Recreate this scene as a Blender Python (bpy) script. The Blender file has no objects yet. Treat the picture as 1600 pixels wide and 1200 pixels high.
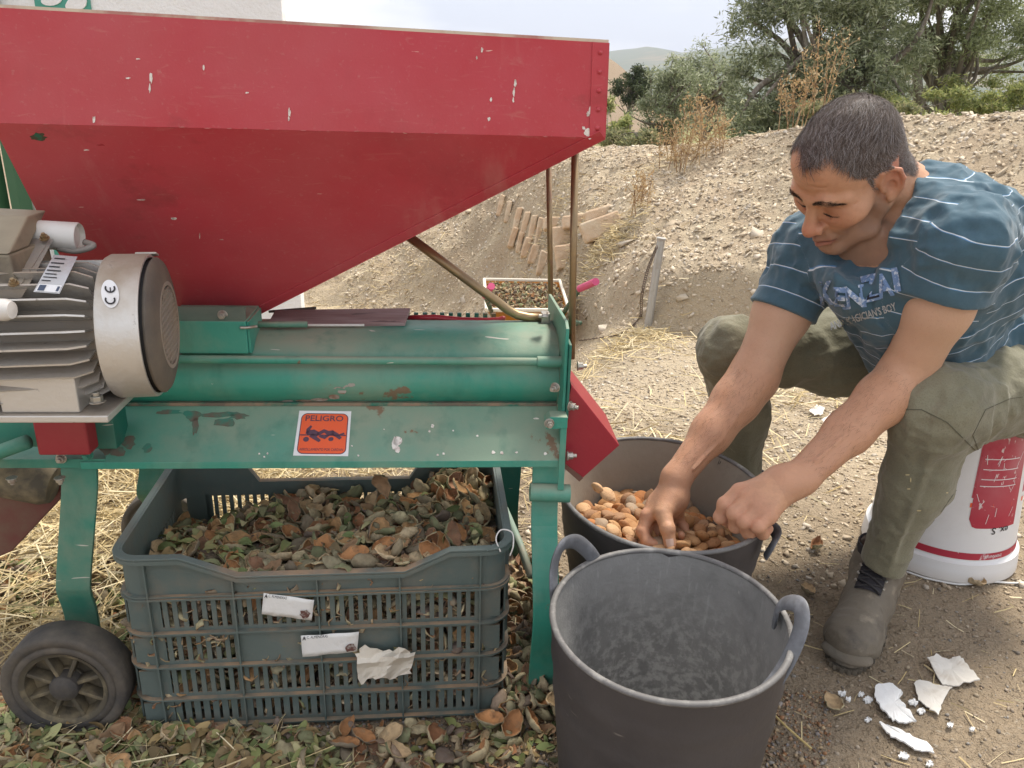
import bpy, bmesh, math, random
import numpy as np
from mathutils import Vector, Matrix, Euler
from mathutils.bvhtree import BVHTree
random.seed(7); rng = np.random.default_rng(7)
R_ = math.radians
SC = bpy.context.scene
COL = SC.collection
# ------------------------------------------------------------------ camera
PITCH, ROLL, FPX = R_(20.3), R_(1.5), 1290.0
cF = Vector((0, math.cos(PITCH), -math.sin(PITCH)))
cU0 = Vector((0, math.sin(PITCH), math.cos(PITCH)))
cR0 = Vector((1, 0, 0))
cR = cR0 * math.cos(ROLL) + cU0 * math.sin(ROLL)
cU = -cR0 * math.sin(ROLL) + cU0 * math.cos(ROLL)
CAM = Vector((0, 0, 1.0))
cam_d = bpy.data.cameras.new('camera')
cam = bpy.data.objects.new('camera', cam_d)
COL.objects.link(cam)
cam.matrix_world = Matrix(((cR.x, cU.x, -cF.x, CAM.x), (cR.y, cU.y, -cF.y, CAM.y), (cR.z, cU.z, -cF.z, CAM.z), (0, 0, 0, 1)))
cam_d.sensor_width = 36.0
cam_d.lens = 36.0 * FPX / 1600
cam_d.clip_end = 5000
cam_d.clip_start = 0.02
SC.camera = cam
# ------------------------------------------------------------------ sky, sun, exposure
SUN_EL, SUN_AZ = R_(60), R_(38)          # azimuth measured from +Y towards +X : behind the scene, a little to the right
world = bpy.data.worlds.new("World")
SC.world = world
world.use_nodes = True
wn, wl = world.node_tree.nodes, world.node_tree.links
wn.clear()
w_out = wn.new('ShaderNodeOutputWorld')
w_bg = wn.new('ShaderNodeBackground'); w_bg.inputs[1].default_value = 0.094
sky = wn.new('ShaderNodeTexSky'); sky.sky_type = 'NISHITA'; sky.sun_disc = False
sky.sun_elevation = SUN_EL; sky.sun_rotation = SUN_AZ
sky.dust_density = 3.0; sky.air_density = 1.0
w_tc = wn.new('ShaderNodeTexCoord'); w_mp = wn.new('ShaderNodeMapping')
w_mp.inputs['Scale'].default_value = (1.0, 1.0, 3.2); w_mp.inputs['Location'].default_value = (.9, 2.4, .50)
w_n = wn.new('ShaderNodeTexNoise'); w_n.inputs['Scale'].default_value = 2.1; w_n.inputs['Detail'].default_value = 5; w_n.inputs['Roughness'].default_value = 0.5
w_r = wn.new('ShaderNodeValToRGB')
w_r.color_ramp.elements[0].position = 0.40; w_r.color_ramp.elements[0].color = (3.7, 4.05, 5.0, 1)
w_r.color_ramp.elements[1].position = 0.64; w_r.color_ramp.elements[1].color = (9.3, 9.0, 8.6, 1)
w_mx = wn.new('ShaderNodeMixRGB'); w_mx.inputs[0].default_value = 0.86
wl.new(w_tc.outputs['Generated'], w_mp.inputs[0]); wl.new(w_mp.outputs[0], w_n.inputs['Vector'])
wl.new(w_n.outputs['Fac'], w_r.inputs[0]); wl.new(sky.outputs[0], w_mx.inputs[1]); wl.new(w_r.outputs[0], w_mx.inputs[2])
wl.new(w_mx.outputs[0], w_bg.inputs[0]); wl.new(w_bg.outputs[0], w_out.inputs[0])
sun_d = bpy.data.lights.new('sun', 'SUN'); sun_d.energy = 2.5; sun_d.angle = R_(12); sun_d.color = (1.0, 0.93, 0.82)
sun = bpy.data.objects.new('sun', sun_d); COL.objects.link(sun)
sdir = Vector((math.sin(SUN_AZ) * math.cos(SUN_EL), math.cos(SUN_AZ) * math.cos(SUN_EL), math.sin(SUN_EL)))
sun.rotation_euler = sdir.to_track_quat('Z', 'Y').to_euler()
SC.view_settings.view_transform = 'Standard'; SC.view_settings.look = 'None'
SC.view_settings.exposure = 1.12; SC.view_settings.gamma = 1.0; SC.view_settings.use_curve_mapping = False
SC.render.engine = 'CYCLES'
SC.cycles.use_denoising = True
SC.cycles.max_bounces = 6; SC.cycles.diffuse_bounces = 3; SC.cycles.glossy_bounces = 3; SC.cycles.transparent_max_bounces = 8
SC.cycles.caustics_reflective = False; SC.cycles.caustics_refractive = False

# ------------------------------------------------------------------ measuring helpers (photo pixel -> place in the world)
def ray(px, py): return cF + cR * ((px - 800) / FPX) - cU * ((py - 600) / FPX)
def PY(px, py, Y):
    d = ray(px, py); return CAM + d * (Y / d.y)
def PZ(px, py, Z):
    d = ray(px, py); return CAM + d * ((Z - 1.0) / d.z)
MA = R_(4.0); M0 = Vector((.0588, 1.172, 0)); XM = Vector((math.cos(MA), math.sin(MA), 0)); YM = Vector((-math.sin(MA), math.cos(MA), 0))
def W(u, v, z): return M0 + XM * u + YM * v + Vector((0, 0, z))
def MV(px, py, v):
    d = ray(px, py); t = (v - (CAM - M0).dot(YM)) / d.dot(YM); return CAM + d * t
def UV(px, py, v):
    P = MV(px, py, v) - M0; return P.dot(XM), P.z

# ------------------------------------------------------------------ object helpers
def props(o, label=None, cat=None, group=None, kind=None):
    if label: o['label'] = label
    if cat: o['category'] = cat
    if group: o['group'] = group
    if kind: o['kind'] = kind
    return o
def link(o, parent=None):
    COL.objects.link(o)
    if parent is not None:
        o.parent = parent
        p = parent; m = Matrix.Identity(4)
        o.matrix_parent_inverse = wmat(parent).inverted()
    return o
def wmat(o):
    m = o.matrix_basis.copy()
    while o.parent is not None:
        m = o.parent.matrix_basis @ o.matrix_parent_inverse @ m if False else (wmat(o.parent) @ o.matrix_parent_inverse @ o.matrix_basis)
        return m
    return m
def thing(name, loc, label, cat, group=None, kind=None):
    o = bpy.data.objects.new(name, None); o.location = loc; o.empty_display_size = .05
    COL.objects.link(o); return props(o, label, cat, group, kind)
def mesh_obj(name, verts, faces, mat=None, parent=None, smooth=False, mats=None, fmat=None):
    me = bpy.data.meshes.new(name)
    me.from_pydata([tuple(v) for v in verts], [], faces)
    if mats:
        for m in mats: me.materials.append(m)
        if fmat is not None: me.polygons.foreach_set('material_index', fmat)
    elif mat: me.materials.append(mat)
    if smooth: me.polygons.foreach_set('use_smooth', [True] * len(me.polygons))
    me.update()
    o = bpy.data.objects.new(name, me)
    return link(o, parent)
def np_mesh(name, V, F, mat=None, parent=None, smooth=False, colors=None):
    """V (n,3) float, F (m,k) int all same size"""
    me = bpy.data.meshes.new(name)
    n, (m, k) = len(V), F.shape
    me.vertices.add(n); me.vertices.foreach_set('co', np.ascontiguousarray(V, np.float32).ravel())
    me.loops.add(m * k); me.loops.foreach_set('vertex_index', np.ascontiguousarray(F, np.int32).ravel())
    me.polygons.add(m); me.polygons.foreach_set('loop_start', np.arange(m, dtype=np.int32) * k)
    me.polygons.foreach_set('loop_total', np.full(m, k, np.int32))
    me.update(calc_edges=True)
    if smooth: me.polygons.foreach_set('use_smooth', np.ones(m, bool))
    if colors is not None:
        ca = me.color_attributes.new('Col', 'FLOAT_COLOR', 'POINT')
        c4 = np.ones((n, 4), np.float32); c4[:, :3] = colors
        ca.data.foreach_set('color', c4.ravel())
    if mat: me.materials.append(mat)
    me.validate()
    o = bpy.data.objects.new(name, me)
    return link(o, parent)

class MB:
    def __init__(s): s.v = []; s.f = []; s.m = []; s.cur = 0
    def add(s, vs, fs):
        b = len(s.v); s.v += [Vector(v) for v in vs]; s.f += [tuple(b + i for i in f) for f in fs]; s.m += [s.cur] * len(fs); return s
    def box(s, c, size, ax=None):
        """ax: three axis vectors"""
        ax = ax or (Vector((1, 0, 0)), Vector((0, 1, 0)), Vector((0, 0, 1)))
        c = Vector(c); h = [q / 2 for q in size]; vs = []
        for i in (-1, 1):
            for j in (-1, 1):
                for k in (-1, 1): vs.append(c + ax[0] * (i * h[0]) + ax[1] * (j * h[1]) + ax[2] * (k * h[2]))
        return s.add(vs, [(0, 1, 3, 2), (4, 6, 7, 5), (0, 4, 5, 1), (2, 3, 7, 6), (0, 2, 6, 4), (1, 5, 7, 3)])
    def mbox(s, u0, u1, v0, v1, z0, z1):
        """box in the machine's frame"""
        return s.box(W((u0 + u1) / 2, (v0 + v1) / 2, (z0 + z1) / 2), (u1 - u0, v1 - v0, z1 - z0), (XM, YM, Vector((0, 0, 1))))
    def prism(s, pts, d):
        """extrude polygon pts by vector d"""
        pts = [Vector(p) for p in pts]; n = len(pts); d = Vector(d)
        return s.add(pts + [p + d for p in pts], [tuple(range(n))[::-1], tuple(range(n, 2 * n))] + [(i, (i + 1) % n, n + (i + 1) % n, n + i) for i in range(n)])
    def tube(s, path, r, n=10, cap=True, flat=None):
        path = [Vector(p) for p in path]; rr = r if hasattr(r, '__len__') else [r] * len(path)
        b = len(s.v); rings = []
        up = None
        for i, p in enumerate(path):
            t = (path[min(i + 1, len(path) - 1)] - path[max(i - 1, 0)]).normalized()
            if up is None:
                up = Vector((0, 0, 1)) if abs(t.z) < .9 else Vector((1, 0, 0))
                if flat is not None: up = Vector(flat[0])
            a = t.cross(up).normalized(); up = a.cross(t).normalized()
            fx, fy = (1, 1) if flat is None else flat[1]
            for k in range(n):
                an = 2 * math.pi * k / n
                s.v.append(p + (a * math.cos(an) * fx + up * math.sin(an) * fy) * rr[i])
        for i in range(len(path) - 1):
            for k in range(n):
                s.f.append((b + i * n + k, b + i * n + (k + 1) % n, b + (i + 1) * n + (k + 1) % n, b + (i + 1) * n + k)); s.m.append(s.cur)
        if cap:
            s.f.append(tuple(b + k for k in range(n))[::-1]); s.m.append(s.cur)
            e = b + (len(path) - 1) * n
            s.f.append(tuple(e + k for k in range(n))); s.m.append(s.cur)
        return s
    def cyl(s, p0, p1, r0, r1=None, n=24): return s.tube([p0, p1], [r0, r0 if r1 is None else r1], n)
    def lathe(s, c, axis, prof, n=32, x0=None):
        """prof: list of (r, h) along axis from c"""
        c = Vector(c); axis = Vector(axis).normalized()
        a = (Vector(x0) if x0 else (Vector((0, 0, 1)) if abs(axis.z) < .9 else Vector((1, 0, 0)))).cross(axis).normalized(); bb = axis.cross(a)
        b = len(s.v)
        for r, h in prof:
            for k in range(n):
                an = 2 * math.pi * k / n; s.v.append(c + axis * h + (a * math.cos(an) + bb * math.sin(an)) * r)
        for i in range(len(prof) - 1):
            for k in range(n):
                s.f.append((b + i * n + k, b + i * n + (k + 1) % n, b + (i + 1) * n + (k + 1) % n, b + (i + 1) * n + k)); s.m.append(s.cur)
        return s
    def hexbolt(s, p, axis, r=.006, h=.005, washer=True):
        p = Vector(p); axis = Vector(axis).normalized()
        if washer: s.cyl(p, p + axis * .0015, r * 1.35, n=14); p = p + axis * .0012
        s.tube([p, p + axis * h], r, 6); s.tube([p + axis * h, p + axis * (h * 1.7)], r * .55, 8); return s
    def build(s, name, mat=None, parent=None, smooth=False, bevel=0, seg=2, mats=None, auto=None):
        o = mesh_obj(name, s.v, s.f, mat, parent, smooth, mats, s.m if mats else None)
        bm = bmesh.new(); bm.from_mesh(o.data); bmesh.ops.recalc_face_normals(bm, faces=bm.faces); bm.to_mesh(o.data); bm.free()
        if bevel:
            m = o.modifiers.new('bevel', 'BEVEL'); m.width = bevel; m.segments = seg; m.limit_method = 'ANGLE'; m.angle_limit = R_(35)
            m.harden_normals = False
        if auto is not None or (bevel and smooth):
            sharp(o, auto or 40)
        return o
def sharp(o, deg):
    me = o.data; me.polygons.foreach_set('use_smooth', [True] * len(me.polygons))
    bm = bmesh.new(); bm.from_mesh(me)
    for e in bm.edges: e.smooth = not (len(e.link_faces) == 2 and e.calc_face_angle(0) > R_(deg))
    bm.to_mesh(me); bm.free()
def smooth_path(pts, n=8):
    """Catmull-Rom through pts"""
    P = [Vector(p) for p in pts]; P = [P[0] * 2 - P[1]] + P + [P[-1] * 2 - P[-2]]; out = []
    for i in range(1, len(P) - 2):
        for k in range(n):
            t = k / n; a, b, c, d = P[i - 1:i + 3]
            out.append(.5 * ((2 * b) + (-a + c) * t + (2 * a - 5 * b + 4 * c - d) * t * t + (-a + 3 * b - 3 * c + d) * t ** 3))
    out.append(P[-2]); return out

# ------------------------------------------------------------------ material helper
def mat(name, col, rough=.6, metal=0., layers=(), bump=(), spec=.5, attr=None, coord='Object', sheen=0., sss=None, attr_mul=1.0, hsv=None, grad=None):
    """layers: list of dict(col, scale, lo, hi, detail, rough, stretch, amt) masks laid over the base colour in turn.
    bump: list of (scale, strength, detail[, stretch])."""
    m = bpy.data.materials.new(name); m.use_nodes = True
    N, L = m.node_tree.nodes, m.node_tree.links
    b = N['Principled BSDF']
    b.inputs['Roughness'].default_value = rough; b.inputs['Metallic'].default_value = metal
    b.inputs['Specular IOR Level'].default_value = spec
    tc = N.new('ShaderNodeTexCoord'); co = tc.outputs[coord]
    if attr:
        at = N.new('ShaderNodeAttribute'); at.attribute_name = attr; cur = at.outputs['Color']
    else:
        rgb = N.new('ShaderNodeRGB'); rgb.outputs[0].default_value = (*col, 1); cur = rgb.outputs[0]
    rcur = None
    def noise(scale, detail, stretch=None, dist=0., kind='noise'):
        v = co
        if stretch:
            mp = N.new('ShaderNodeMapping'); mp.inputs['Scale'].default_value = stretch; L.new(co, mp.inputs[0]); v = mp.outputs[0]
        if kind == 'vor':
            n = N.new('ShaderNodeTexVoronoi'); n.inputs['Scale'].default_value = scale; L.new(v, n.inputs['Vector']); return n.outputs['Distance']
        if kind == 'cell':
            n = N.new('ShaderNodeTexVoronoi'); n.inputs['Scale'].default_value = scale; L.new(v, n.inputs['Vector']); 
            s = N.new('ShaderNodeSeparateColor'); L.new(n.outputs['Color'], s.inputs[0]); return s.outputs[0]
        n = N.new('ShaderNodeTexNoise'); n.inputs['Scale'].default_value = scale; n.inputs['Detail'].default_value = detail
        n.inputs['Roughness'].default_value = .62; n.inputs['Distortion'].default_value = dist
        L.new(v, n.inputs['Vector']); return n.outputs['Fac']
    for q in layers:
        f = noise(q.get('scale', 5), q.get('detail', 6), q.get('stretch'), q.get('dist', 0.), q.get('kind', 'noise'))
        mr = N.new('ShaderNodeMapRange'); mr.inputs[1].default_value = q.get('lo', .5); mr.inputs[2].default_value = q.get('hi', .6)
        mr.inputs[3].default_value = 0; mr.inputs[4].default_value = q.get('amt', 1.); L.new(f, mr.inputs[0]); fac = mr.outputs[0]
        if q.get('up') is not None:      # only on surfaces that face up (dust settles there)
            g = N.new('ShaderNodeNewGeometry'); sx = N.new('ShaderNodeSeparateXYZ'); L.new(g.outputs['Normal'], sx.inputs[0])
            m2 = N.new('ShaderNodeMapRange'); m2.inputs[1].default_value = q['up'][0]; m2.inputs[2].default_value = q['up'][1]; L.new(sx.outputs[2], m2.inputs[0])
            mm = N.new('ShaderNodeMath'); mm.operation = 'MULTIPLY'; L.new(fac, mm.inputs[0]); L.new(m2.outputs[0], mm.inputs[1]); fac = mm.outputs[0]
        if q.get('z') is not None:       # a band of heights (mud splash, wear at the foot)
            sx = N.new('ShaderNodeSeparateXYZ'); L.new(co, sx.inputs[0])
            m2 = N.new('ShaderNodeMapRange'); m2.inputs[1].default_value = q['z'][0]; m2.inputs[2].default_value = q['z'][1]; L.new(sx.outputs[2], m2.inputs[0])
            mm = N.new('ShaderNodeMath'); mm.operation = 'MULTIPLY'; L.new(fac, mm.inputs[0]); L.new(m2.outputs[0], mm.inputs[1]); fac = mm.outputs[0]
        mx = N.new('ShaderNodeMixRGB'); mx.blend_type = q.get('blend', 'MIX'); L.new(fac, mx.inputs[0]); L.new(cur, mx.inputs[1]); mx.inputs[2].default_value = (*q['col'], 1); cur = mx.outputs[0]
        if 'rough' in q:
            m3 = N.new('ShaderNodeMix'); L.new(fac, m3.inputs[0]); m3.inputs[3].default_value = q['rough']
            if rcur is None: m3.inputs[2].default_value = rough
            else: L.new(rcur, m3.inputs[2])
            rcur = m3.outputs[0]
            if metal:
                m4 = N.new('ShaderNodeMath'); m4.operation = 'MULTIPLY_ADD'; L.new(fac, m4.inputs[0]); m4.inputs[1].default_value = -metal * .9; m4.inputs[2].default_value = metal; L.new(m4.outputs[0], b.inputs['Metallic'])
    L.new(cur, b.inputs['Base Color'])
    if rcur is not None: L.new(rcur, b.inputs['Roughness'])
    prev = None
    for q in bump:
        f = noise(q[0], q[2], q[3] if len(q) > 3 else None, 0, q[4] if len(q) > 4 else 'noise')
        bp = N.new('ShaderNodeBump'); bp.inputs['Strength'].default_value = 1.0; bp.inputs['Distance'].default_value = q[1]
        L.new(f, bp.inputs['Height'])
        if prev is not None: L.new(prev, bp.inputs['Normal'])
        prev = bp.outputs[0]
    if prev is not None: L.new(prev, b.inputs['Normal'])
    if sss: 
        b.inputs['Subsurface Weight'].default_value = sss[0]; b.inputs['Subsurface Radius'].default_value = sss[1]; b.inputs['Subsurface Scale'].default_value = sss[2]
    if sheen: b.inputs['Sheen Weight'].default_value = sheen; b.inputs['Sheen Roughness'].default_value = .5
    return m
# value noise in numpy
_perm = rng.random((64, 64, 64)).astype(np.float32)
def vnoise(P, s=1.0):
    P = np.asarray(P, np.float64) * s; i = np.floor(P).astype(int); f = P - i; f = f * f * (3 - 2 * f); i &= 63; j = (i + 1) & 63
    def g(a, b, c): return _perm[a, b, c]
    x0, y0, z0, x1, y1, z1 = i[..., 0], i[..., 1], i[..., 2], j[..., 0], j[..., 1], j[..., 2]
    fx, fy, fz = f[..., 0], f[..., 1], f[..., 2]
    c00 = g(x0, y0, z0) * (1 - fx) + g(x1, y0, z0) * fx; c10 = g(x0, y1, z0) * (1 - fx) + g(x1, y1, z0) * fx
    c01 = g(x0, y0, z1) * (1 - fx) + g(x1, y0, z1) * fx; c11 = g(x0, y1, z1) * (1 - fx) + g(x1, y1, z1) * fx
    return (c00 * (1 - fy) + c10 * fy) * (1 - fz) + (c01 * (1 - fy) + c11 * fy) * fz
def fbm(P, s=1.0, o=4):
    r = 0; a = .5; t = 0
    for k in range(o): r = r + a * vnoise(np.asarray(P) + 7.3 * k, s * 2 ** k); t += a; a *= .5
    return r / t
def euler_mats(rx, ry, rz):
    cx, sx, cy, sy, cz, sz = np.cos(rx), np.sin(rx), np.cos(ry), np.sin(ry), np.cos(rz), np.sin(rz)
    M = np.empty((len(rx), 3, 3))
    M[:, 0, 0] = cy * cz; M[:, 0, 1] = sx * sy * cz - cx * sz; M[:, 0, 2] = cx * sy * cz + sx * sz
    M[:, 1, 0] = cy * sz; M[:, 1, 1] = sx * sy * sz + cx * cz; M[:, 1, 2] = cx * sy * sz - sx * cz
    M[:, 2, 0] = -sy; M[:, 2, 1] = sx * cy; M[:, 2, 2] = cx * cy
    return M
def scatter(name, base, P, M, S, colors, mat, parent=None, smooth=False):
    """one mesh of many copies of base (V,F); P (n,3), M (n,3,3), S (n,3), colors (n,3)"""
    V0, F0 = base; n = len(P); k = len(V0)
    V = np.einsum('nij,nkj->nki', M, V0[None] * S[:, None, :]) + P[:, None, :]
    F = F0[None] + (np.arange(n) * k)[:, None, None]
    return np_mesh(name, V.reshape(-1, 3), F.reshape(-1, F0.shape[1]), mat, parent, smooth, np.repeat(colors, k, 0) if colors is not None else None)
_ico = None
def chip_base(seed):
    r = np.random.default_rng(seed); V = np.array([(x, y, z) for x in (-1, 1) for y in (-1, 1) for z in (-1, 1)], float) * r.uniform(.45, 1.1, (8, 3)); return V, np.array([(0, 1, 3, 2), (4, 6, 7, 5), (0, 4, 5, 1), (2, 3, 7, 6), (0, 2, 6, 4), (1, 5, 7, 3)])
def stone_base(seed, sub=0):
    bm = bmesh.new(); bmesh.ops.create_icosphere(bm, subdivisions=1 + sub, radius=1)
    V = np.array([v.co[:] for v in bm.verts]); F = np.array([[v.index for v in f.verts] for f in bm.faces]); bm.free()
    r = np.random.default_rng(seed); V = V * (1 + r.uniform(-.28, .22, (len(V), 1)))
    return V, F
# ================================================================== ground, bank, hills
def sstep(x, a, b):
    t = np.clip((x - a) / (b - a), 0, 1); return t * t * (3 - 2 * t)
bX = np.array([-30, -3, -.9, -.1, .25, .5, .72, .96, 1.5, 2.2, 3, 5, 30.]); bY = np.array([8.5, 8.2, 7.2, 6.6, 5.6, 4.6, 4.3, 4.1, 3.6, 3.1, 2.8, 2.6, 2.6])
rX = np.array([-30, -3, -.6, .67, 1.30, 1.77, 2.30, 2.78, 4, 8, 30.]); rY = np.array([11, 10.5, 9.2, 7.0, 6.2, 5.7, 5.3, 4.8, 4.5, 4.5, 4.5]); rZ = np.array([.5, .5, .45, .47, .565, .70, .83, .873, .95, 1.0, 1.0])
def land(X, Y, fine=True):
    X = np.asarray(X, float); Y = np.asarray(Y, float); P = np.stack([X, Y, X * 0], -1)
    wob = (fbm(P, 1.3, 3) - .5) * .7
    b = np.interp(X, bX, bY) + wob * sstep(Y, 2.5, 4); ry = np.interp(X, rX, rY); rz = np.interp(X, rX, rZ)
    deep = 1 - sstep(X, .1, .62)
    g = -.11 * np.maximum(Y - 2.0, 0) * (1 - sstep(Y, 9, 14)) - 1.1 * sstep(Y, 9, 14) - .46 * deep * sstep(Y, 2.6, 4.6) * (1 - sstep(Y, 9, 13))
    g = g - .012 * sstep(Y, 20, 200)*Y
    s = np.clip((Y - b) / np.maximum(ry - b, .5), 0, 1)
    cut = .34 * sstep(s, .0, .13)                       # low eroded step at the foot
    prof = cut * sstep(X, .3, .9) + (1 - .34 * sstep(X, .3, .9)) * (s * (1.25 - .25 * s * s) * .9 + .1 * s * s)
    gb = -.11 * np.maximum(b - 2.0, 0) - .46 * deep * sstep(b, 2.6, 4.6)
    top = rz - gb
    over = np.maximum(Y - ry, 0)
    fall = sstep(over, .15, 4.5)
    bank = gb + top * prof
    z = np.where(Y > b, bank * (1 - fall) + np.minimum(g, -1.2) * fall, g)
    m = sstep((Y - b), -.1, .3) * (1 - sstep(Y, 12, 20))
    z = z + m * ((fbm(P, 2.6, 4) - .5) * .16 * (1 - .75 * sstep(s, .75, 1)) + (np.abs(fbm(P + 3, 7, 3) - .5)) * -.07 * (s < .9))
    if fine:
        near = 1 - sstep(Y, 8, 16)
        z = z + near * (fbm(P + 11, 9, 3) - .5) * .02 * (1 + 1.5 * m) * sstep(Y, 1.9, 2.6) + near * (fbm(P + 5, 30, 3) - .5) * .007 + (fbm(P + 19, 2.0, 2) - .5) * .02 * sstep(Y, 2, 3)
        z = z + m * (fbm(P + 5, 22, 3) - .5) * .03
    far = sstep(Y, 30, 120) * 1.0
    brown = 3.9 * sstep(Y, 34, 60) * (1 - sstep(Y, 66, 110)) * (1 - sstep(X / np.maximum(Y, 1), .085, .19))
    z = z + brown * 1.0 + far * (fbm(P, .02, 3) - .5) * 3
    return z
def GND(px, py):
    d = ray(px, py); t = np.linspace(.5, 14, 2500)
    X, Y, Z = CAM.x + d.x * t, CAM.y + d.y * t, CAM.z + d.z * t
    h = land(X, Y); i = int(np.argmax(Z < h)); return Vector((X[i], Y[i], h[i]))
def sh(a, b, n, c): t = np.linspace(-1, 1, n); return c * np.sinh(t * b) / np.sinh(b) * a
gx = np.sign(np.linspace(-1, 1, 460)) * np.abs(600 * np.sinh(np.linspace(-1, 1, 460) * 7.6) / math.sinh(7.6)) + .8
gt = np.linspace(0, 1, 520); gy = np.where(gt < .82, -.6 + gt / .82 * 9.5, 8.9 + 1400 * np.sinh((gt - .82) / .18 * 6.5) / math.sinh(6.5))
gy = np.concatenate([[-500, -100, -30, -8, -3, -1.5], gy])
XX, YY = np.meshgrid(gx, gy); ZZ = land(XX, YY)
nY, nX = XX.shape; idx = np.arange(nX * nY).reshape(nY, nX)
FF = np.stack([idx[:-1, :-1], idx[:-1, 1:], idx[1:, 1:], idx[1:, :-1]], -1).reshape(-1, 4)
VV = np.stack([XX, YY, ZZ], -1).reshape(-1, 3)
# earth colours by place: trodden grey-brown yard, pale stony bank, straw-strewn yard behind the machine, green-brown field beyond
Pn = VV.copy(); Pn[:, 2] = 0
n1 = fbm(Pn, 1.7, 4)[:, None]; n2 = fbm(Pn + 9, 8, 4)[:, None]
c_yard = np.array([.32, .25, .17]); c_pale = np.array([.50, .41, .285]); c_field = np.array([.20, .20, .07]); c_rust = np.array([.30, .19, .12])
wp = (sstep(VV[:, 1] + (n1[:, 0] - .5) * 1.2, 1.5, 2.9))[:, None]
colr = c_yard * (1 - wp) + c_pale * wp
sb = sstep(VV[:, 1] - np.interp(VV[:, 0], bX, bY), 0, .5)[:, None]
colr = colr * (1 - sb * .3 * sstep(n2, .42, .62)) + c_rust * (sb * .3 * sstep(n2, .42, .62))
colr = colr * (.80 + .4 * n1)
ff = sstep(VV[:, 1] - np.interp(VV[:, 0], rX, rY), .5, 2.5)[:, None]; colr = colr * (1 - ff) + c_field * ff * (.7 + .6 * n1)
fb = (sstep(VV[:, 1], 26, 40) * (1 - sstep(VV[:, 1], 70, 90)) * (1 - sstep(VV[:, 0] / np.maximum(VV[:, 1], 1), .15, .19)))[:, None]; colr = colr * (1 - fb) + np.array([.25, .185, .125]) * fb
m_ground = mat('earth', (0, 0, 0), .95, attr='Col', spec=.2,
               layers=[dict(col=(.13, .10, .075), scale=38, lo=.60, hi=.72, detail=5, amt=.55), dict(col=(.55, .49, .40), scale=70, lo=.62, hi=.70, detail=4, amt=.55), dict(col=(.33, .27, .2), scale=260, lo=.5, hi=.62, detail=2, amt=.5)],
               bump=[(18, .035, 6), (70, .010, 4), (220, .003, 3)])
ground = props(np_mesh('ground', VV, FF, m_ground, smooth=True, colors=colr), kind='structure')

# far hills, hazy with distance
def ridge_sheet(name, Y, pts, col, depth=700, base=-30):
    xs = np.linspace(-2600, 2600, 260); px = [p[0] for p in pts]; 
    wx = np.array([PY(p[0], p[1], Y).x for p in pts]); wz = np.array([PY(p[0], p[1], Y).z for p in pts])
    h = np.interp(xs, wx, wz); P = np.stack([xs, xs * 0 + Y, xs * 0], -1); h = h + (fbm(P, .004, 5) - .5) * Y * .022
    rows = []; J = 14
    for j in range(J):
        t = j / (J - 1); rows.append(np.stack([xs, np.full_like(xs, Y - depth * (1 - t)), base + (h - base) * (t ** .8) + (fbm(P + j * 3.1, .008, 4) - .5) * Y * .03 * math.sin(t * 3.14)], -1))
    V = np.concatenate(rows); n = len(xs); id_ = np.arange(n * J).reshape(J, n)
    F = np.stack([id_[:-1, :-1], id_[:-1, 1:], id_[1:, 1:], id_[1:, :-1]], -1).reshape(-1, 4)
    return props(np_mesh(name, V, F, col, smooth=True), kind='structure')
m_hill = mat('hill_scrub', (.13, .15, .11), 1, spec=0, layers=[dict(col=(.22, .19, .13), scale=.012, lo=.5, hi=.6)])
def haze_box():
    m = bpy.data.materials.new('haze'); m.use_nodes = True; N, L = m.node_tree.nodes, m.node_tree.links; N.clear()
    o = N.new('ShaderNodeOutputMaterial'); v = N.new('ShaderNodeVolumePrincipled'); v.inputs['Color'].default_value = (.86, .91, 1.0, 1); v.inputs['Density'].default_value = .00045; v.inputs['Anisotropy'].default_value = .2
    L.new(v.outputs[0], o.inputs['Volume']); mb = MB(); mb.box((0, 550, 60), (5600, 2500, 300)); ob = mb.build('haze', m); ob['kind'] = 'stuff'; return ob
haze_box()
ridge_sheet('far_hills', 1500, [(-1500, 60), (700, 80), (960, 78), (1010, 72), (1060, 80), (1100, 72), (1160, 60), (1400, 50), (2600, 70)], m_hill)
ridge_sheet('near_hills', 700, [(-1500, 120), (900, 128), (1000, 112), (1060, 98), (1130, 80), (1250, 70), (2600, 90)], m_hill, 350)
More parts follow.
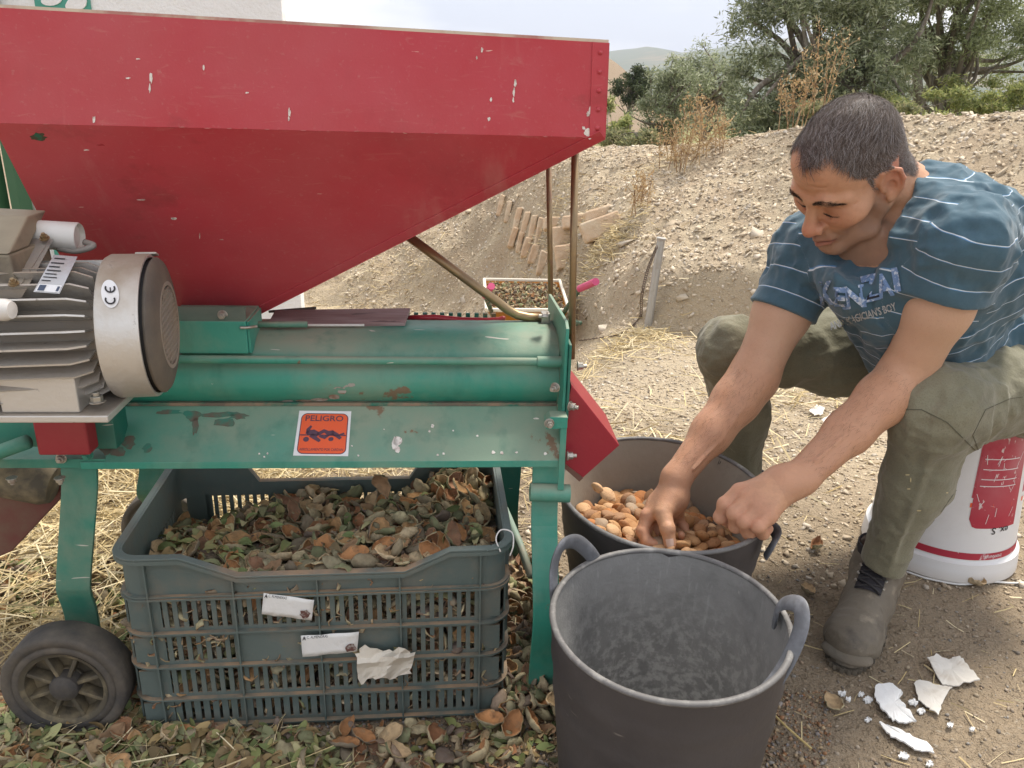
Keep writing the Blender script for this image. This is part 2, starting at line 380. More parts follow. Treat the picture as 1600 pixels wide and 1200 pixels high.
# ================================================================== loose stones
m_stone = mat('stone_chips', (0, 0, 0), .85, attr='Col', spec=.3, layers=[dict(col=(.45, .36, .27), scale=60, lo=.5, hi=.7, amt=.4)])
def rock_cols(n, pal, jit=.08):
    pal = np.array(pal); c = pal[rng.integers(0, len(pal), n)]; return np.clip(c * (1 + rng.normal(0, jit, (n, 1))), .02, .9)
pal_yard = [(.31, .25, .185), (.25, .20, .145), (.40, .33, .25), (.20, .175, .145), (.35, .26, .18), (.29, .27, .24), (.33, .27, .19)]
pal_bank = [(.52, .435, .315), (.50, .41, .29), (.56, .475, .355), (.46, .375, .27), (.52, .42, .295), (.50, .44, .36), (.61, .53, .42)]
def strew(name, n, xr, yr, size, pal, flat=(.35, .7), keep=None, sink=.25, near_pow=1.0, tilt=.35, chip=False):
    X = rng.uniform(*xr, n); Y = yr[0] + (yr[1] - yr[0]) * rng.random(n) ** near_pow
    if keep is not None: k = keep(X, Y); X, Y = X[k], Y[k]; n = len(X)
    s = size[0] * (size[1] / size[0]) ** (rng.random(n) ** 2.2)
    S = np.stack([s * rng.uniform(.8, 1.4, n), s * rng.uniform(.6, 1., n), s * rng.uniform(*flat, n)], -1) * .5
    e = .02; z = land(X, Y); dx = (land(X + e, Y) - z) / e; dy = (land(X, Y + e) - z) / e
    M = euler_mats(np.arctan(np.clip(dy, -1.5, 1.5)) + rng.normal(0, tilt, n), -np.arctan(np.clip(dx, -1.5, 1.5)) + rng.normal(0, tilt, n), 0 * X)
    rz = rng.uniform(0, 6.28, n); Mz = euler_mats(0 * X, 0 * X, rz); M = np.einsum('nij,njk->nik', M, Mz)
    P = np.stack([X, Y, z + S[:, 2] * (1 - 2 * sink)], -1)
    return props(scatter(name, chip_base(rng.integers(99)) if chip else stone_base(rng.integers(99)), P, M, S, rock_cols(n, pal), m_stone), kind='stuff')
inview = lambda X, Y: (np.abs(X) < .68 * Y + .35)
strew('gravel', 34000, (-.3, 3.0), (.7, 3.4), (.0025, .0105), pal_yard, keep=lambda X, Y: inview(X, Y) & (X > -.1), near_pow=1.3)
strew('gravel', 26000, (-.1, 3.0), (1.5, 4.6), (.004, .017), pal_bank, chip=True, keep=lambda X, Y: inview(X, Y) & (Y < np.interp(X, bX, bY) + .2))
ob = lambda X, Y: inview(X, Y) & (Y > np.interp(X, bX, bY) - .1) & (Y < np.interp(X, rX, rY) + .25)
for _k in range(4): strew('bank_stones', 30000, (-1.6, 4.2), (2.6, 9.5), (.006, .036), pal_bank, flat=(.15, .5), keep=ob, tilt=.5, chip=True)
strew('bank_stones', 6000, (-.6, 4.2), (2.6, 8.0), (.035, .085), pal_bank, flat=(.12, .3), keep=lambda X, Y: ob(X, Y) & (rng.random(len(X)) < .08), tilt=.35, sink=.3, chip=True)
# ================================================================== trees and scrub beyond the bank
def leaf_base(l, w):
    V = np.array([(0, 0, 0), (l * .45, w / 2, .1 * w), (l, 0, 0), (l * .45, -w / 2, .1 * w)]); return V, np.array([(0, 1, 2, 3)])
m_leaf = mat('olive_leaf', (0, 0, 0), .55, attr='Col', spec=.35)
_N, _L = m_leaf.node_tree.nodes, m_leaf.node_tree.links; _tr = _N.new('ShaderNodeBsdfTranslucent'); _mx = _N.new('ShaderNodeMixShader'); _mx.inputs[0].default_value = .5
_at = [q for q in _N if q.type == 'ATTRIBUTE'][0]; _L.new(_at.outputs['Color'], _tr.inputs[0]); _L.new(_N['Principled BSDF'].outputs[0], _mx.inputs[1]); _L.new(_tr.outputs[0], _mx.inputs[2])
_L.new(_mx.outputs[0], [q for q in _N if q.type == 'OUTPUT_MATERIAL'][0].inputs[0])
m_bark = mat('bark', (.16, .13, .10), .95, layers=[dict(col=(.28, .25, .21), scale=20, lo=.5, hi=.6, stretch=(1, 1, .2))], bump=[(40, .01, 4)])
def rand_unit(n):
    v = rng.normal(size=(n, 3)); return v / np.linalg.norm(v, axis=1, keepdims=True)
def crown_pts(blobs, n, shell=.55):
    w = np.array([b[3] * b[4] * b[5] for b in blobs]) ** .75; w /= w.sum()
    k = rng.choice(len(blobs), n, p=w); B = np.array(blobs)[k]; u = rand_unit(n); r = (shell + (1 - shell) * rng.random(n)) ** 1
    return B[:, :3] + u * B[:, 3:6] * r[:, None], u
def tree(name, base, blobs, n, label, trunk_r=.09, leaf=(.07, .018), pal=((.34, .37, .22), (.25, .28, .16), (.47, .49, .36), (.18, .21, .12)), trunk_top=None, sub=22, lean=(0, 0), dry=0, cat='tree', group=None, stems=1):
    root = thing(name, base, label, cat, group)
    # break every blob into ragged smaller clumps
    small = []
    for b in blobs:
        for _ in range(sub):
            u = rand_unit(1)[0]; q = rng.uniform(.45, 1.0)
            s = rng.uniform(.20, .40)
            small.append((b[0] + u[0] * b[3] * q, b[1] + u[1] * b[4] * q, b[2] + u[2] * b[5] * q, b[3] * s, b[4] * s, b[5] * s * .9))
    P, u = crown_pts(small, n, .15)
    Mx = euler_mats(rng.uniform(-3, 3, n), rng.normal(.25, .7, n), rng.uniform(0, 6.28, n))
    s = rng.uniform(.6, 1.3, n); S = np.stack([s, s, s], -1)
    pal = np.array(pal); c = pal[rng.integers(0, len(pal), n)] * rng.uniform(.75, 1.3, (n, 1))
    if dry: c[:int(n * dry)] = (.34, .22, .09)
    scatter('crown', leaf_base(*leaf), P, Mx, S, c, m_leaf, root)
    mb = MB(); b0 = Vector(base)
    for st in range(stems):
        o = Vector((rng.normal(0, .12), rng.normal(0, .1), 0)) * (stems > 1)
        top = Vector(trunk_top) if trunk_top is not None else Vector(blobs[0][:3])
        mid = b0.lerp(top, .5) + Vector((rng.normal(0, .08) + lean[0], rng.normal(0, .08), 0)) + o
        mb.tube(smooth_path([b0 + o * .4 - Vector((0, 0, .15)), mid, top + o * 2], 6), np.linspace(trunk_r, trunk_r * .45, 13), 10)
    mb.build('trunk', m_bark, root, smooth=True)
    mb = MB()
    for b in small[::max(1, len(small) // 34)]:
        e = Vector(b[:3]); st = b0.lerp(top, rng.uniform(.55, 1)); mi = st.lerp(e, .5) + Vector(rng.normal(0, .12, 3))
        mb.tube(smooth_path([st, mi, e], 4), np.linspace(trunk_r * .38, trunk_r * .08, 9), 6)
    mb.build('limbs', m_bark, root, smooth=True)
    return root
def blob(px, py, Y, rx, rz=None, ry=None):
    c = PY(px, py, Y); rz = rz or rx; return (c.x, c.y, c.z, rx, ry or rx * .9, rz)
def base_of(px, Y): 
    p = PY(px, 230, Y); return (p.x, Y, float(land(p.x, Y)))
G = 'olive trees beyond the stony bank'
tree('olive_tree', base_of(1045, 12), [blob(1045, 170, 12, .55, .62), blob(1022, 185, 11.8, .40, .45), blob(1075, 150, 12.2, .42, .5), blob(1042, 120, 12, .28, .3)], 15000, 'small rounded olive tree nearest the right end of the red hopper', .07, (.055, .014), group=G)
tree('olive_tree', base_of(1105, 15), [blob(1105, 120, 15, .62, .62), blob(1125, 150, 15, .6, .8), blob(1085, 140, 15, .5, .6)], 12000, 'olive tree in the gap between the small rounded one and the large grey-green one', .08, (.06, .015), group=G)
tree('olive_tree', base_of(1290, 9.5), [blob(1200, 110, 9.3, .6, .85), blob(1290, 60, 9.5, .9, .9), blob(1240, -30, 9.5, .75, .6), blob(1390, 40, 9.7, .8, .75), blob(1350, -60, 9.7, 1.1, .6), blob(1330, 130, 9.2, .6, .45), blob(1185, 190, 9.0, .38, .45), blob(1250, 170, 9.2, .42, .4)], 62000, 'largest olive tree, a wide grey-green crown directly behind the man\'s head', .14, (.065, .016), sub=26, group=G, trunk_top=tuple(PY(1290, 60, 9.5)))
tree('olive_tree', base_of(1508, 10.5), [blob(1480, 20, 10.5, .85, .5), blob(1570, 10, 10.5, .95, .62), blob(1540, -70, 10.5, 1.2, .6), blob(1600, 90, 10.7, .6, .35), blob(1450, 75, 10.6, .5, .3)], 42000, 'rightmost olive tree with its forked trunk showing below the crown', .10, (.065, .016), trunk_top=tuple(PY(1478, 70, 10.5)), group=G, pal=((.37, .41, .22), (.28, .32, .15), (.48, .51, .34), (.20, .23, .12)), stems=2)
GS = 'green scrub bushes behind the bank'
ylw = ((.36, .38, .13), (.28, .32, .12), (.44, .43, .20), (.20, .24, .09))
for px, py, Y, rx, rz, n, lb in [(1440, 165, 8.5, .5, .26, 6500, 'yellow-green scrub bush behind the man\'s neck'), (1535, 150, 9.5, .6, .32, 6500, 'yellow-green scrub bush at the foot of the forked olive trunk'),
                             (1600, 168, 8.8, .5, .22, 4500, 'yellow-green scrub bush at the right edge of the photo'), (965, 190, 9.5, .22, .3, 3000, 'bright green bush beside the hopper\'s top right corner'),
                             (1000, 222, 8.6, .38, .16, 3500, 'low dry green scrub in front of the small rounded olive'), (1452, 120, 14, .9, .5, 9000, 'dull olive-green scrub bush filling the gap between the two largest olive crowns'), (1350, 185, 7.6, .5, .2, 4500, 'dull green scrub hidden half behind the man\'s head')]:
    c = blob(px, py, Y, rx, rz)
    tree('scrub_bush', (c[0], Y, float(land(c[0], Y))), [c], n, lb, .02, (.05, .014), pal=ylw if 'yellow' in lb or 'bright' in lb else ((.26, .26, .13), (.18, .20, .10), (.34, .31, .17)), cat='bush', group=GS, sub=14)
c = blob(985, 140, 24, .6, .5); tree('scrub_bush', (c[0], 24, float(land(c[0], 24))), [c, blob(1003, 130, 24, .5, .45)], 6000, 'dark round bush by the brown field far behind the hopper', .05, (.09, .03), pal=((.06, .08, .04), (.09, .11, .05)), cat='bush')
# dry weeds on the ridge
m_dry = mat('dry_stalk', (.50, .36, .20), .9, layers=[dict(col=(.25, .15, .08), scale=14, lo=.45, hi=.55)])
m_straw = mat('straw', (0, 0, 0), .8, attr='Col', spec=.3)
for k, (px, py, h, n, lb) in enumerate([(1075, 262, .50, 9, 'tall rusty dry weed standing on the ridge left of the man\'s head'), (1050, 258, .40, 6, 'short rusty dry weed on the ridge nearest the gully'), (1112, 240, .40, 7, 'tall rusty dry weed on the ridge close under the olive branches'),
                                 (1000, 330, .26, 5, 'brown withered weed hanging on the eroded face of the bank'), (1262, 200, .70, 7, 'tall orange dry weed against the largest olive crown'), (1236, 205, .40, 5, 'lower orange dry weed beside the man\'s hair')]):
    p = GND(px, py) if py > 215 else Vector((PY(px, py, 5.9).x, 5.9, float(land(PY(px, py, 5.9).x, 5.9))))
    root = thing('dry_weed', p, lb, 'weed', 'dry weeds on the bank'); mb = MB(); tips = []
    for i in range(n):
        a, q = rng.uniform(0, 6.28), rng.uniform(.05, .33); hh = h * rng.uniform(.45, 1); b = p + Vector((rng.normal(0, .05), rng.normal(0, .05), -.03))
        e = b + Vector((math.cos(a) * q * hh, math.sin(a) * q * hh, hh)); path = smooth_path([b, b.lerp(e, .55) + Vector(rng.normal(0, .015, 3)), e], 5)
        mb.tube(path, np.linspace(.0035, .0015, len(path)), 4)
        for t in range(3, len(path)):
            for _ in range(2):
                d = path[t] + Vector((rng.normal(0, .045), rng.normal(0, .045), rng.uniform(0, .07))); mb.tube([path[t], d], [.0016, .001], 3); tips.append(d)
        tips += path[len(path) // 2:]
    mb.build('stalk', m_dry, root)
    T = np.array([t[:] for t in tips]); T = np.repeat(T, 3, 0) + rng.normal(0, .010, (len(T) * 3, 3)); nn = len(T)
    scatter('seed_heads', leaf_base(.022, .010), T, euler_mats(*rng.uniform(-3, 3, (3, nn))), rng.uniform(.5, 1.2, (nn, 1)) * np.ones((1, 3)), np.array([(.46, .31, .15), (.38, .25, .13), (.55, .43, .26)])[rng.integers(0, 3, nn)], m_leaf, root)['kind'] = 'stuff'
# dry grass, straw on the bank and behind the machine
def straws(name, X, Y, length, pal, wid=.0022, lift=.012, tilt=.22, z0=None, kind='stuff', zf=None):
    n = len(X); L_ = rng.uniform(*length, n); a = rng.uniform(0, 6.28, n); t = rng.normal(0, tilt, n)
    z = (land(X, Y) if zf is None else zf(X, Y)) + rng.random(n) * lift + .002
    # bent blade : 2 quads
    V0 = np.array([(-.5, -.5, 0), (-.5, .5, 0), (0, .5, .03), (0, -.5, .03), (.5, .5, 0), (.5, -.5, 0)]); F0 = np.array([(0, 3, 2, 1), (3, 5, 4, 2)])
    S = np.stack([L_, np.full(n, wid) * rng.uniform(.6, 1.6, n), L_ * rng.uniform(-1.5, 2.5, n)], -1)
    M = euler_mats(rng.normal(0, .8, n), t, a); pal = np.array(pal)
    c = pal[rng.integers(0, len(pal), n)] * rng.uniform(.75, 1.2, (n, 1))
    return props(scatter(name, (V0, F0), np.stack([X, Y, z], -1), M, S, c, m_straw), kind=kind)
pal_straw = [(.64, .52, .29), (.55, .43, .22), (.72, .62, .40), (.46, .36, .20)]
def patch(px, py, n, sx, sy):
    p = GND(px, py); return p.x + rng.normal(0, sx, n), p.y + rng.normal(0, sy, n)
Xs, Ys = [], []
for px, py, n, sx, sy in [(930, 400, 500, .12, .12), (960, 380, 300, .1, .1), (880, 430, 400, .12, .15), (1000, 530, 330, .14, .10), (960, 560, 260, .15, .12), (560, 440, 240, .3, .2), (640, 430, 200, .3, .2), (1230, 620, 220, .2, .15), (1000, 690, 300, .3, .2), (860, 350, 260, .15, .15), (1060, 245, 200, .2, .1)]:
    x, y = patch(px, py, n, sx, sy); Xs.append(x); Ys.append(y)
straws('dry_straw', np.concatenate(Xs), np.concatenate(Ys), (.04, .16), pal_straw, .003, .03)
n = 24000; X = rng.uniform(-1.8, .12, n) - .25 * rng.random(n); Y = 1.25 + 2.2 * rng.random(n) ** 1.2; straws('straw_litter', X, Y, (.02, .10), pal_straw, .0017, .03, .25)
n = 2200; X = rng.uniform(-1.15, -.55, n); Y = rng.uniform(1.2, 2.0, n); straws('straw_litter', X, Y, (.06, .20), pal_straw, .0022, .07, .32)
n = 900; X = rng.uniform(-.2, 1.6, n); Y = rng.uniform(.7, 2.4, n); straws('straw_bits', X, Y, (.01, .06), pal_straw, .0016, .004, .08)
# ================================================================== white shed wall with green lettering and a green door, behind the machine
m_white = mat('whitewash', (.88, .88, .86), .9, layers=[dict(col=(.74, .73, .70), scale=3, lo=.5, hi=.75, amt=.4)], bump=[(30, .004, 5), (120, .0015, 3)])
m_dgreen = mat('door_green', (.045, .13, .06), .5, layers=[dict(col=(.10, .12, .07), scale=6, lo=.5, hi=.65, stretch=(1, 1, .2))], bump=[(60, .0008, 3)])
m_sgreen = mat('sign_green', (.07, .33, .25), .55, layers=[dict(col=(.2, .4, .33), scale=9, lo=.5, hi=.7, amt=.5)])
xr = PY(470, 475, 2.9).x; xl = PY(40, 280, 2.9).x
mb = MB(); mb.box(((xr + xl) / 2 - .02, 2.93, .55), (xr - xl + .04, .05, 2.5))
wall = mb.build('shed_wall', m_white, None, bevel=.004)
props(wall, 'white rendered shed wall standing behind the red hopper', 'wall')
# green painted emblem on it: a band with two pale leaf-shaped cut-outs
e0, e1 = PY(57, 20, 2.9), PY(143, 20, 2.9); mb = MB(); xa, xb = e0.x, e1.x; z0, z1 = PY(100, 60, 2.9).z, PY(100, -40, 2.9).z
mb.box(((xa + xb) / 2, 2.901, (z0 + z1) / 2), (xb - xa, .006, z1 - z0)); sg = mb.build('painted_emblem', m_sgreen, wall)
for cx, cy, ph in [(80, 0, .5), (118, 8, -.3)]:
    c = PY(cx, cy, 2.895); pts = []
    for k in range(16):
        t = k / 16 * 2 * math.pi; x, z = .030 * math.cos(t), .034 * math.sin(t) * (1 if math.sin(t) > 0 else .5); x += .5 * z
        pts.append(c + Vector((x * 1.1, 0, z)))
    MB().prism(pts, (0, .003, 0)).build('cut_out', m_white, sg)
e0, e1 = PY(74, 330, 2.9), PY(84, 330, 2.9)
MB().box(((e0.x + e1.x) / 2, 2.902, (PY(78, 300, 2.9).z + PY(78, 400, 2.9).z) / 2), (e1.x - e0.x, .006, .25)).build('painted_stripe', m_sgreen, wall)
door = thing('shed_door', (PY(0, 300, 2.88).x, 2.88, -.2), 'dark green corrugated metal door at the far left behind the motor', 'door')
xd = PY(42, 300, 2.86).x
for k in range(8):
    x1 = xd - k * .078; mb = MB()
    mb.prism([(x1, 2.88, -.4), (x1 - .02, 2.84, -.4), (x1 - .05, 2.84, -.4), (x1 - .074, 2.88, -.4)], (0, 0, 1.9)); mb.build('panel', m_dgreen, door, bevel=.002)

# ================================================================== the almond huller
rust = (.22, .12, .07); dustc = (.42, .33, .24)
def paint(name, col, fade, rough=.42, dust=.55, chips=True):
    L = [dict(col=fade, scale=1.6, lo=.40, hi=.75, detail=8, amt=.55, rough=.5), dict(col=dustc, scale=7, lo=.42, hi=.85, detail=10, amt=dust, rough=.8),
         dict(col=dustc, scale=3, lo=.30, hi=.60, detail=10, amt=.55 * min(1, dust * 2.2), rough=.9, up=(.25, .9))]
    L.append(dict(col=tuple(c * .62 for c in col), scale=22, lo=.52, hi=.66, detail=8, amt=.35, stretch=(1, 1, .3)))
    if chips: L += [dict(col=rust, scale=9, lo=.655, hi=.675, detail=12, amt=.85, rough=.9), dict(col=(.7, .66, .58), scale=42, lo=.745, hi=.76, detail=4, rough=.7)]
    L.append(dict(col=(.75, .68, .60), scale=26, lo=.735, hi=.75, detail=2, stretch=(.35, 1, 3.2), dist=1.2, amt=.7))
    return mat(name, col, rough, layers=L, bump=[(220, .00025, 3), (6, .004, 3)])
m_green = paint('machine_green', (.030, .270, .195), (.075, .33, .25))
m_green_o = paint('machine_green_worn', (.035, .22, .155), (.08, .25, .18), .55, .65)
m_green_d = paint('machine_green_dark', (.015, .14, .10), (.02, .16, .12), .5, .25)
m_red = mat('hopper_red', (.48, .024, .038), .42, layers=[dict(col=(.50, .06, .085), scale=1.3, lo=.35, hi=.75, detail=7, amt=.7), dict(col=(.50, .19, .19), scale=2.3, lo=.38, hi=.80, detail=10, amt=.42, rough=.6),
        dict(col=(.52, .30, .27), scale=160, lo=.60, hi=.78, detail=4, amt=.28, rough=.7), dict(col=(.13, .03, .02), scale=4.2, lo=.62, hi=.74, detail=10, amt=.55, rough=.7, stretch=(1, 1, 1.6)),
        dict(col=(.55, .26, .22), scale=34, lo=.60, hi=.80, detail=9, stretch=(.5, .5, 2.5), dist=1.5, amt=.35, rough=.7), dict(col=(.62, .40, .34), scale=3.2, lo=.58, hi=.78, detail=11, stretch=(2.2, 1, .35), amt=.42, rough=.75), dict(col=(.20, .016, .022), scale=2.6, lo=.52, hi=.72, detail=9, stretch=(1.3, 1, .7), amt=.45), dict(col=(.80, .62, .52), scale=34, lo=.772, hi=.782, detail=2, stretch=(.3, 1, 2.6), dist=2.5, amt=.75)], bump=[(300, .0002, 2), (3.2, .016, 2), (11, .003, 2)])
m_redd = mat('chute_red', (.30, .018, .03), .38, layers=[dict(col=(.40, .10, .08), scale=8, lo=.45, hi=.8, detail=8, amt=.4, rough=.6), dict(col=(.75, .6, .35), scale=40, lo=.735, hi=.75, detail=2)], bump=[(200, .0003, 3)])
m_redk = mat('chute_red_grimy', (.15, .018, .022), .6, layers=[dict(col=(.16, .11, .07), scale=7, lo=.4, hi=.62, detail=9, amt=.8)])
m_alu = mat('cast_aluminium', (.66, .64, .60), .42, .65, layers=[dict(col=(.42, .33, .23), scale=9, lo=.45, hi=.72, detail=10, amt=.7, rough=.85), dict(col=(.36, .27, .18), scale=5, lo=.25, hi=.55, detail=8, amt=.75, rough=.95, up=(.3, .9)), dict(col=(.2, .17, .14), scale=60, lo=.66, hi=.72, amt=.7, rough=.8)], bump=[(150, .0006, 4)])
m_alud = mat('dusty_grey_metal', (.30, .27, .235), .7, .2, layers=[dict(col=(.33, .26, .18), scale=8, lo=.4, hi=.7, detail=9, amt=.8, rough=.9)], bump=[(160, .0006, 4)])
m_dark = mat('black_gap', (.015, .014, .014), .7)
m_brass = mat('bronzed_rod', (.36, .26, .14), .38, .75, layers=[dict(col=(.22, .17, .12), scale=25, lo=.45, hi=.7, detail=6, amt=.7, rough=.6), dict(col=(.25, .12, .10), scale=14, lo=.6, hi=.7, amt=.6, rough=.8)])
m_zinc = mat('zinc_bolt', (.45, .43, .38), .4, .8, layers=[dict(col=(.25, .17, .11), scale=60, lo=.5, hi=.65, rough=.9, amt=.8)])
m_rubber = mat('tyre_rubber', (.050, .046, .043), .8, layers=[dict(col=(.20, .165, .12), scale=12, lo=.38, hi=.7, detail=9, amt=.7)], bump=[(90, .0012, 4)])
m_rim = mat('wheel_rim', (.10, .085, .06), .7, .2, layers=[dict(col=(.30, .24, .14), scale=20, lo=.45, hi=.65, amt=.8, rough=.9)], bump=[(90, .001, 3)])
m_splash = mat('paint_splash', (.78, .74, .68), .7, layers=[dict(col=(.4, .3, .25), scale=120, lo=.5, hi=.6, amt=.7)])
m_wood = mat('weathered_board', (.22, .13, .12), .7, layers=[dict(col=(.42, .33, .32), scale=14, lo=.4, hi=.7, detail=9, stretch=(.3, 2, 1), amt=.8), dict(col=(.10, .06, .05), scale=30, lo=.6, hi=.68, detail=6, stretch=(.4, 2, 1))], bump=[(60, .001, 5, (.3, 2, 1))])
m_redhose = mat('red_tube', (.40, .03, .04), .35, layers=[dict(col=(.35, .15, .12), scale=30, lo=.5, hi=.7, amt=.6)])
m_plastic_w = mat('capacitor_white', (.70, .68, .64), .4, layers=[dict(col=(.5, .42, .32), scale=12, lo=.45, hi=.7, amt=.6, rough=.8)])
m_plate = mat('nameplate', (.52, .52, .52), .45, .4, layers=[dict(col=(.36, .30, .24), scale=30, lo=.5, hi=.7, amt=.5, rough=.8)])
m_black = mat('print_black', (.03, .028, .03), .7)
m_whitep = mat('print_white', (.80, .80, .80), .5, layers=[dict(col=(.6, .55, .5), scale=60, lo=.55, hi=.7, amt=.5)])
m_orange = mat('label_orange', (.82, .12, .035), .5, layers=[dict(col=(.6, .15, .08), scale=50, lo=.6, hi=.7, amt=.4)])
m_print = mat('label_print', (.10, .05, .08), .6)

H = thing('almond_huller', M0, 'large almond hulling machine with red hopper, green frame and grey electric motor', 'machine')
T3 = .0025
def sheet(name, pts, m, parent, n_out, th=.003, bevel=0):
    """flat sheet metal with thickness away from n_out"""
    return MB().prism(pts, Vector(n_out).normalized() * -th).build(name, m, parent, bevel=bevel)
# --- hopper
vf, vb = -.08, .56
pFR = MV(945, 215, vf); pFL = MV(-10, 192, vf); pTR = MV(951, 67, vf); pTL = MV(-16, 11, vf); pBR = MV(400, 492, .15); pBL = MV(143, 492, .15)
hop = MB().prism([pFL, pFR, pTR, pTL], YM * .0025).build('upper_front_panel', m_red, H)
MB().prism([pBL, pBR, pFR, pFL], YM * .0025).build('lower_front_panel', m_red, H)
back = YM * (vb - vf); backb = YM * .12
q = .0012
MB().prism([pFR + XM * q, pTR + XM * q, pTR + back + XM * q, pFR + back + XM * q], -XM * .0025).build('side_panel', m_red, H)
MB().prism([pFL - XM * q, pTL - XM * q, pTL + back - XM * q, pFL + back - XM * q], XM * .0025).build('side_panel', m_red, H)
nrm = (pFR - pBR).cross(YM).normalized()
MB().prism([pBR, pFR, pFR + back, pBR + backb], -nrm * .0025).build('sloping_side_panel', m_red, H)
nrm = (pFL - pBL).cross(YM).normalized()
MB().prism([pBL, pFL, pFL + back, pBL + backb], nrm * .0025).build('sloping_side_panel', m_red, H)
MB().prism([pFL + back, pFR + back, pTR + back, pTL + back], -YM * .0025).build('upper_back_panel', m_red, H)
MB().prism([pBL + backb, pBR + backb, pFR + back, pFL + back], -YM * .0025).build('lower_back_panel', m_red, H)
# folded lips: along the top, the right upright edge and the sloping edge
lipn = ((pFL - pBL).cross(pBR - pBL)).normalized(); lipn = lipn if lipn.dot(CAM - pBL) > 0 else -lipn
m_lip = mat('rim_cream', (.62, .52, .40), .6, layers=[dict(col=(.40, .12, .11), scale=9, lo=.45, hi=.6, detail=6, amt=.8)])
MB().prism([pTL, pTR, pTR + Vector((0, 0, .0035)), pTL + Vector((0, 0, .0035))], YM * .022).build('rim_lip', m_lip, H)
e = (pFR - pTR).normalized(); i_ = -XM * .020
MB().prism([pTR - YM * .0014, pFR - YM * .0014, pFR + i_ - YM * .0014, pTR + i_ - YM * .0014], YM * .0013).build('edge_flange', m_red, H)
d = (pFR - pBR).normalized(); perp = lipn.cross(d).normalized(); perp = perp if perp.z > 0 else -perp
MB().prism([pBR + lipn * .0014 + perp * .002, pFR + lipn * .0014, pFR + perp * .014 + lipn * .0014, pBR + perp * .014 + lipn * .0014], -lipn * .0013).build('edge_flange', m_red, H, bevel=.0005)
for t in (.1, .3, .5, .7, .9):
    p = pTR.lerp(pFR, t) - XM * .010 - YM * .0014; MB().lathe(p, -YM, [(.0032, 0), (.0028, .0012), (.0, .002)], 10).build('rivet', m_red, H, smooth=True)
# splashes of pale paint and bare scars on the panels
def splash(px, py, w, h, lower=False, k=13, m=None):
    pts = []
    for j in range(k):
        t = 2 * math.pi * j / k; rr = rng.uniform(.55, 1.1); x, y = px + w * math.cos(t) * rr, py + h * math.sin(t) * rr
        if lower:
            dd = ray(x, y); tt = (pBL - CAM).dot(lipn) / dd.dot(lipn); P = CAM + dd * tt + lipn * .0006
        else: P = MV(x, y, vf - .0008)
        pts.append(P)
    return pts
mb = MB()
for a in [(236, 122, 3, 9), (234, 138, 2, 8), (452, 176, 2.4, 8), (451, 186, 1.5, 4), (147, 187, 2.5, 7), (805, 131, 2.4, 7), (803, 144, 2, 7), (802, 156, 1.6, 5), (767, 155, 2, 4), (764, 186, 2.6, 4), (753, 78, 2, 5), (925, 172, 5, 9), (929, 186, 4, 6), (919, 178, 3, 5), (917, 206, 5, 7), (922, 214, 4, 5), (941, 205, 1.8, 4), (934, 160, 2.5, 4), (912, 200, 3, 3), (318, 105, 1.6, 5), (386, 145, 3, 1.4), (200, 122, 5, 1.5), (215, 92, 4, 1.2), (745, 90, 1.4, 3)]:
    mb.prism(splash(*a), YM * .0007)
mb.build('paint_splash', m_splash, H)['kind'] = 'stuff'
mb = MB()
for a in [(560, 231, 22, 5), (588, 233, 14, 4), (604, 231, 12, 5), (634, 232, 9, 3), (645, 217, 6, 7), (686, 226, 4, 4), (640, 224, 4, 4), (175, 222, 16, 3), (270, 226, 24, 2.5), (60, 214, 14, 7), (160, 226, 10, 2)]:
    mb.prism(splash(*a, lower=True, k=17), -lipn * .0004)
mb.build('bare_scar', mat('old_green_under', (.06, .055, .03), .7, layers=[dict(col=(.02, .12, .07), scale=50, lo=.5, hi=.56), dict(col=(.36, .022, .034), scale=70, lo=.56, hi=.6)]), H)['kind'] = 'stuff'
mb = MB()
for a in [(382, 378, 14, 1), (350, 374, 10, .8), (395, 380, 8, .8), (312, 368, 1, 5), (430, 366, 6, .8), (300, 300, 8, 1), (222, 312, 9, 1), (272, 341, 5, 2.2), (500, 300, 1.5, 4), (620, 280, 1.5, 5), (470, 325, 4, 1), (135, 234, 5, 1.2), (560, 270, 4, 1)]:
    mb.prism(splash(*a, lower=True, k=9), -lipn * .0004)
mb.build('scratch', m_splash, H)['kind'] = 'stuff'

mb = MB()
for k in range(15):
    x = rng.uniform(5, 940); y = 192 + 23 * x / 945; mb.prism(splash(x, y + rng.uniform(-1, 1), rng.uniform(1, 5) ** 1.3, rng.uniform(.3, .9), k=9), YM * .0006)
mb.build('edge_wear', mat('edge_wear', (.50, .16, .15), .7), H)['kind'] = 'stuff'
# --- frame, apron, drum
ap = MB().prism([W(-.666, -.02, .450), W(.022, -.02, .450), W(.018, .058, .512), W(-.662, .058, .512)], Vector((0, 0, -.004))); ap.mbox(-.70, .022, -.0205, -.0165, .4385, .4505)
apron = ap.build('apron_plate', m_green, H, bevel=.0012)
MB().mbox(-.664, .018, .054, .066, .510, .5155).build('weld_seam', mat('rusty_seam', (.15, .12, .09), .8, layers=[dict(col=(.03, .16, .11), scale=25, lo=.45, hi=.55, stretch=(.3, 1, 1)), dict(col=(.27, .19, .13), scale=12, lo=.5, hi=.6)]), H, bevel=.001)
def extr(prof, u0, u1, th=.003):
    """open profile (v,z) extruded along u, with thickness"""
    mb = MB(); n = len(prof); nn = []
    for i in range(n):
        a, b = prof[max(i - 1, 0)], prof[min(i + 1, n - 1)]; t = Vector((b[0] - a[0], b[1] - a[1])).normalized(); nn.append((t.y, -t.x))
    inn = [(p[0] + k[0] * th, p[1] + k[1] * th) for p, k in zip(prof, nn)]
    loop = list(prof) + inn[::-1]; mb.prism([W(u0, v, z) for v, z in loop], XM * (u1 - u0)); return mb
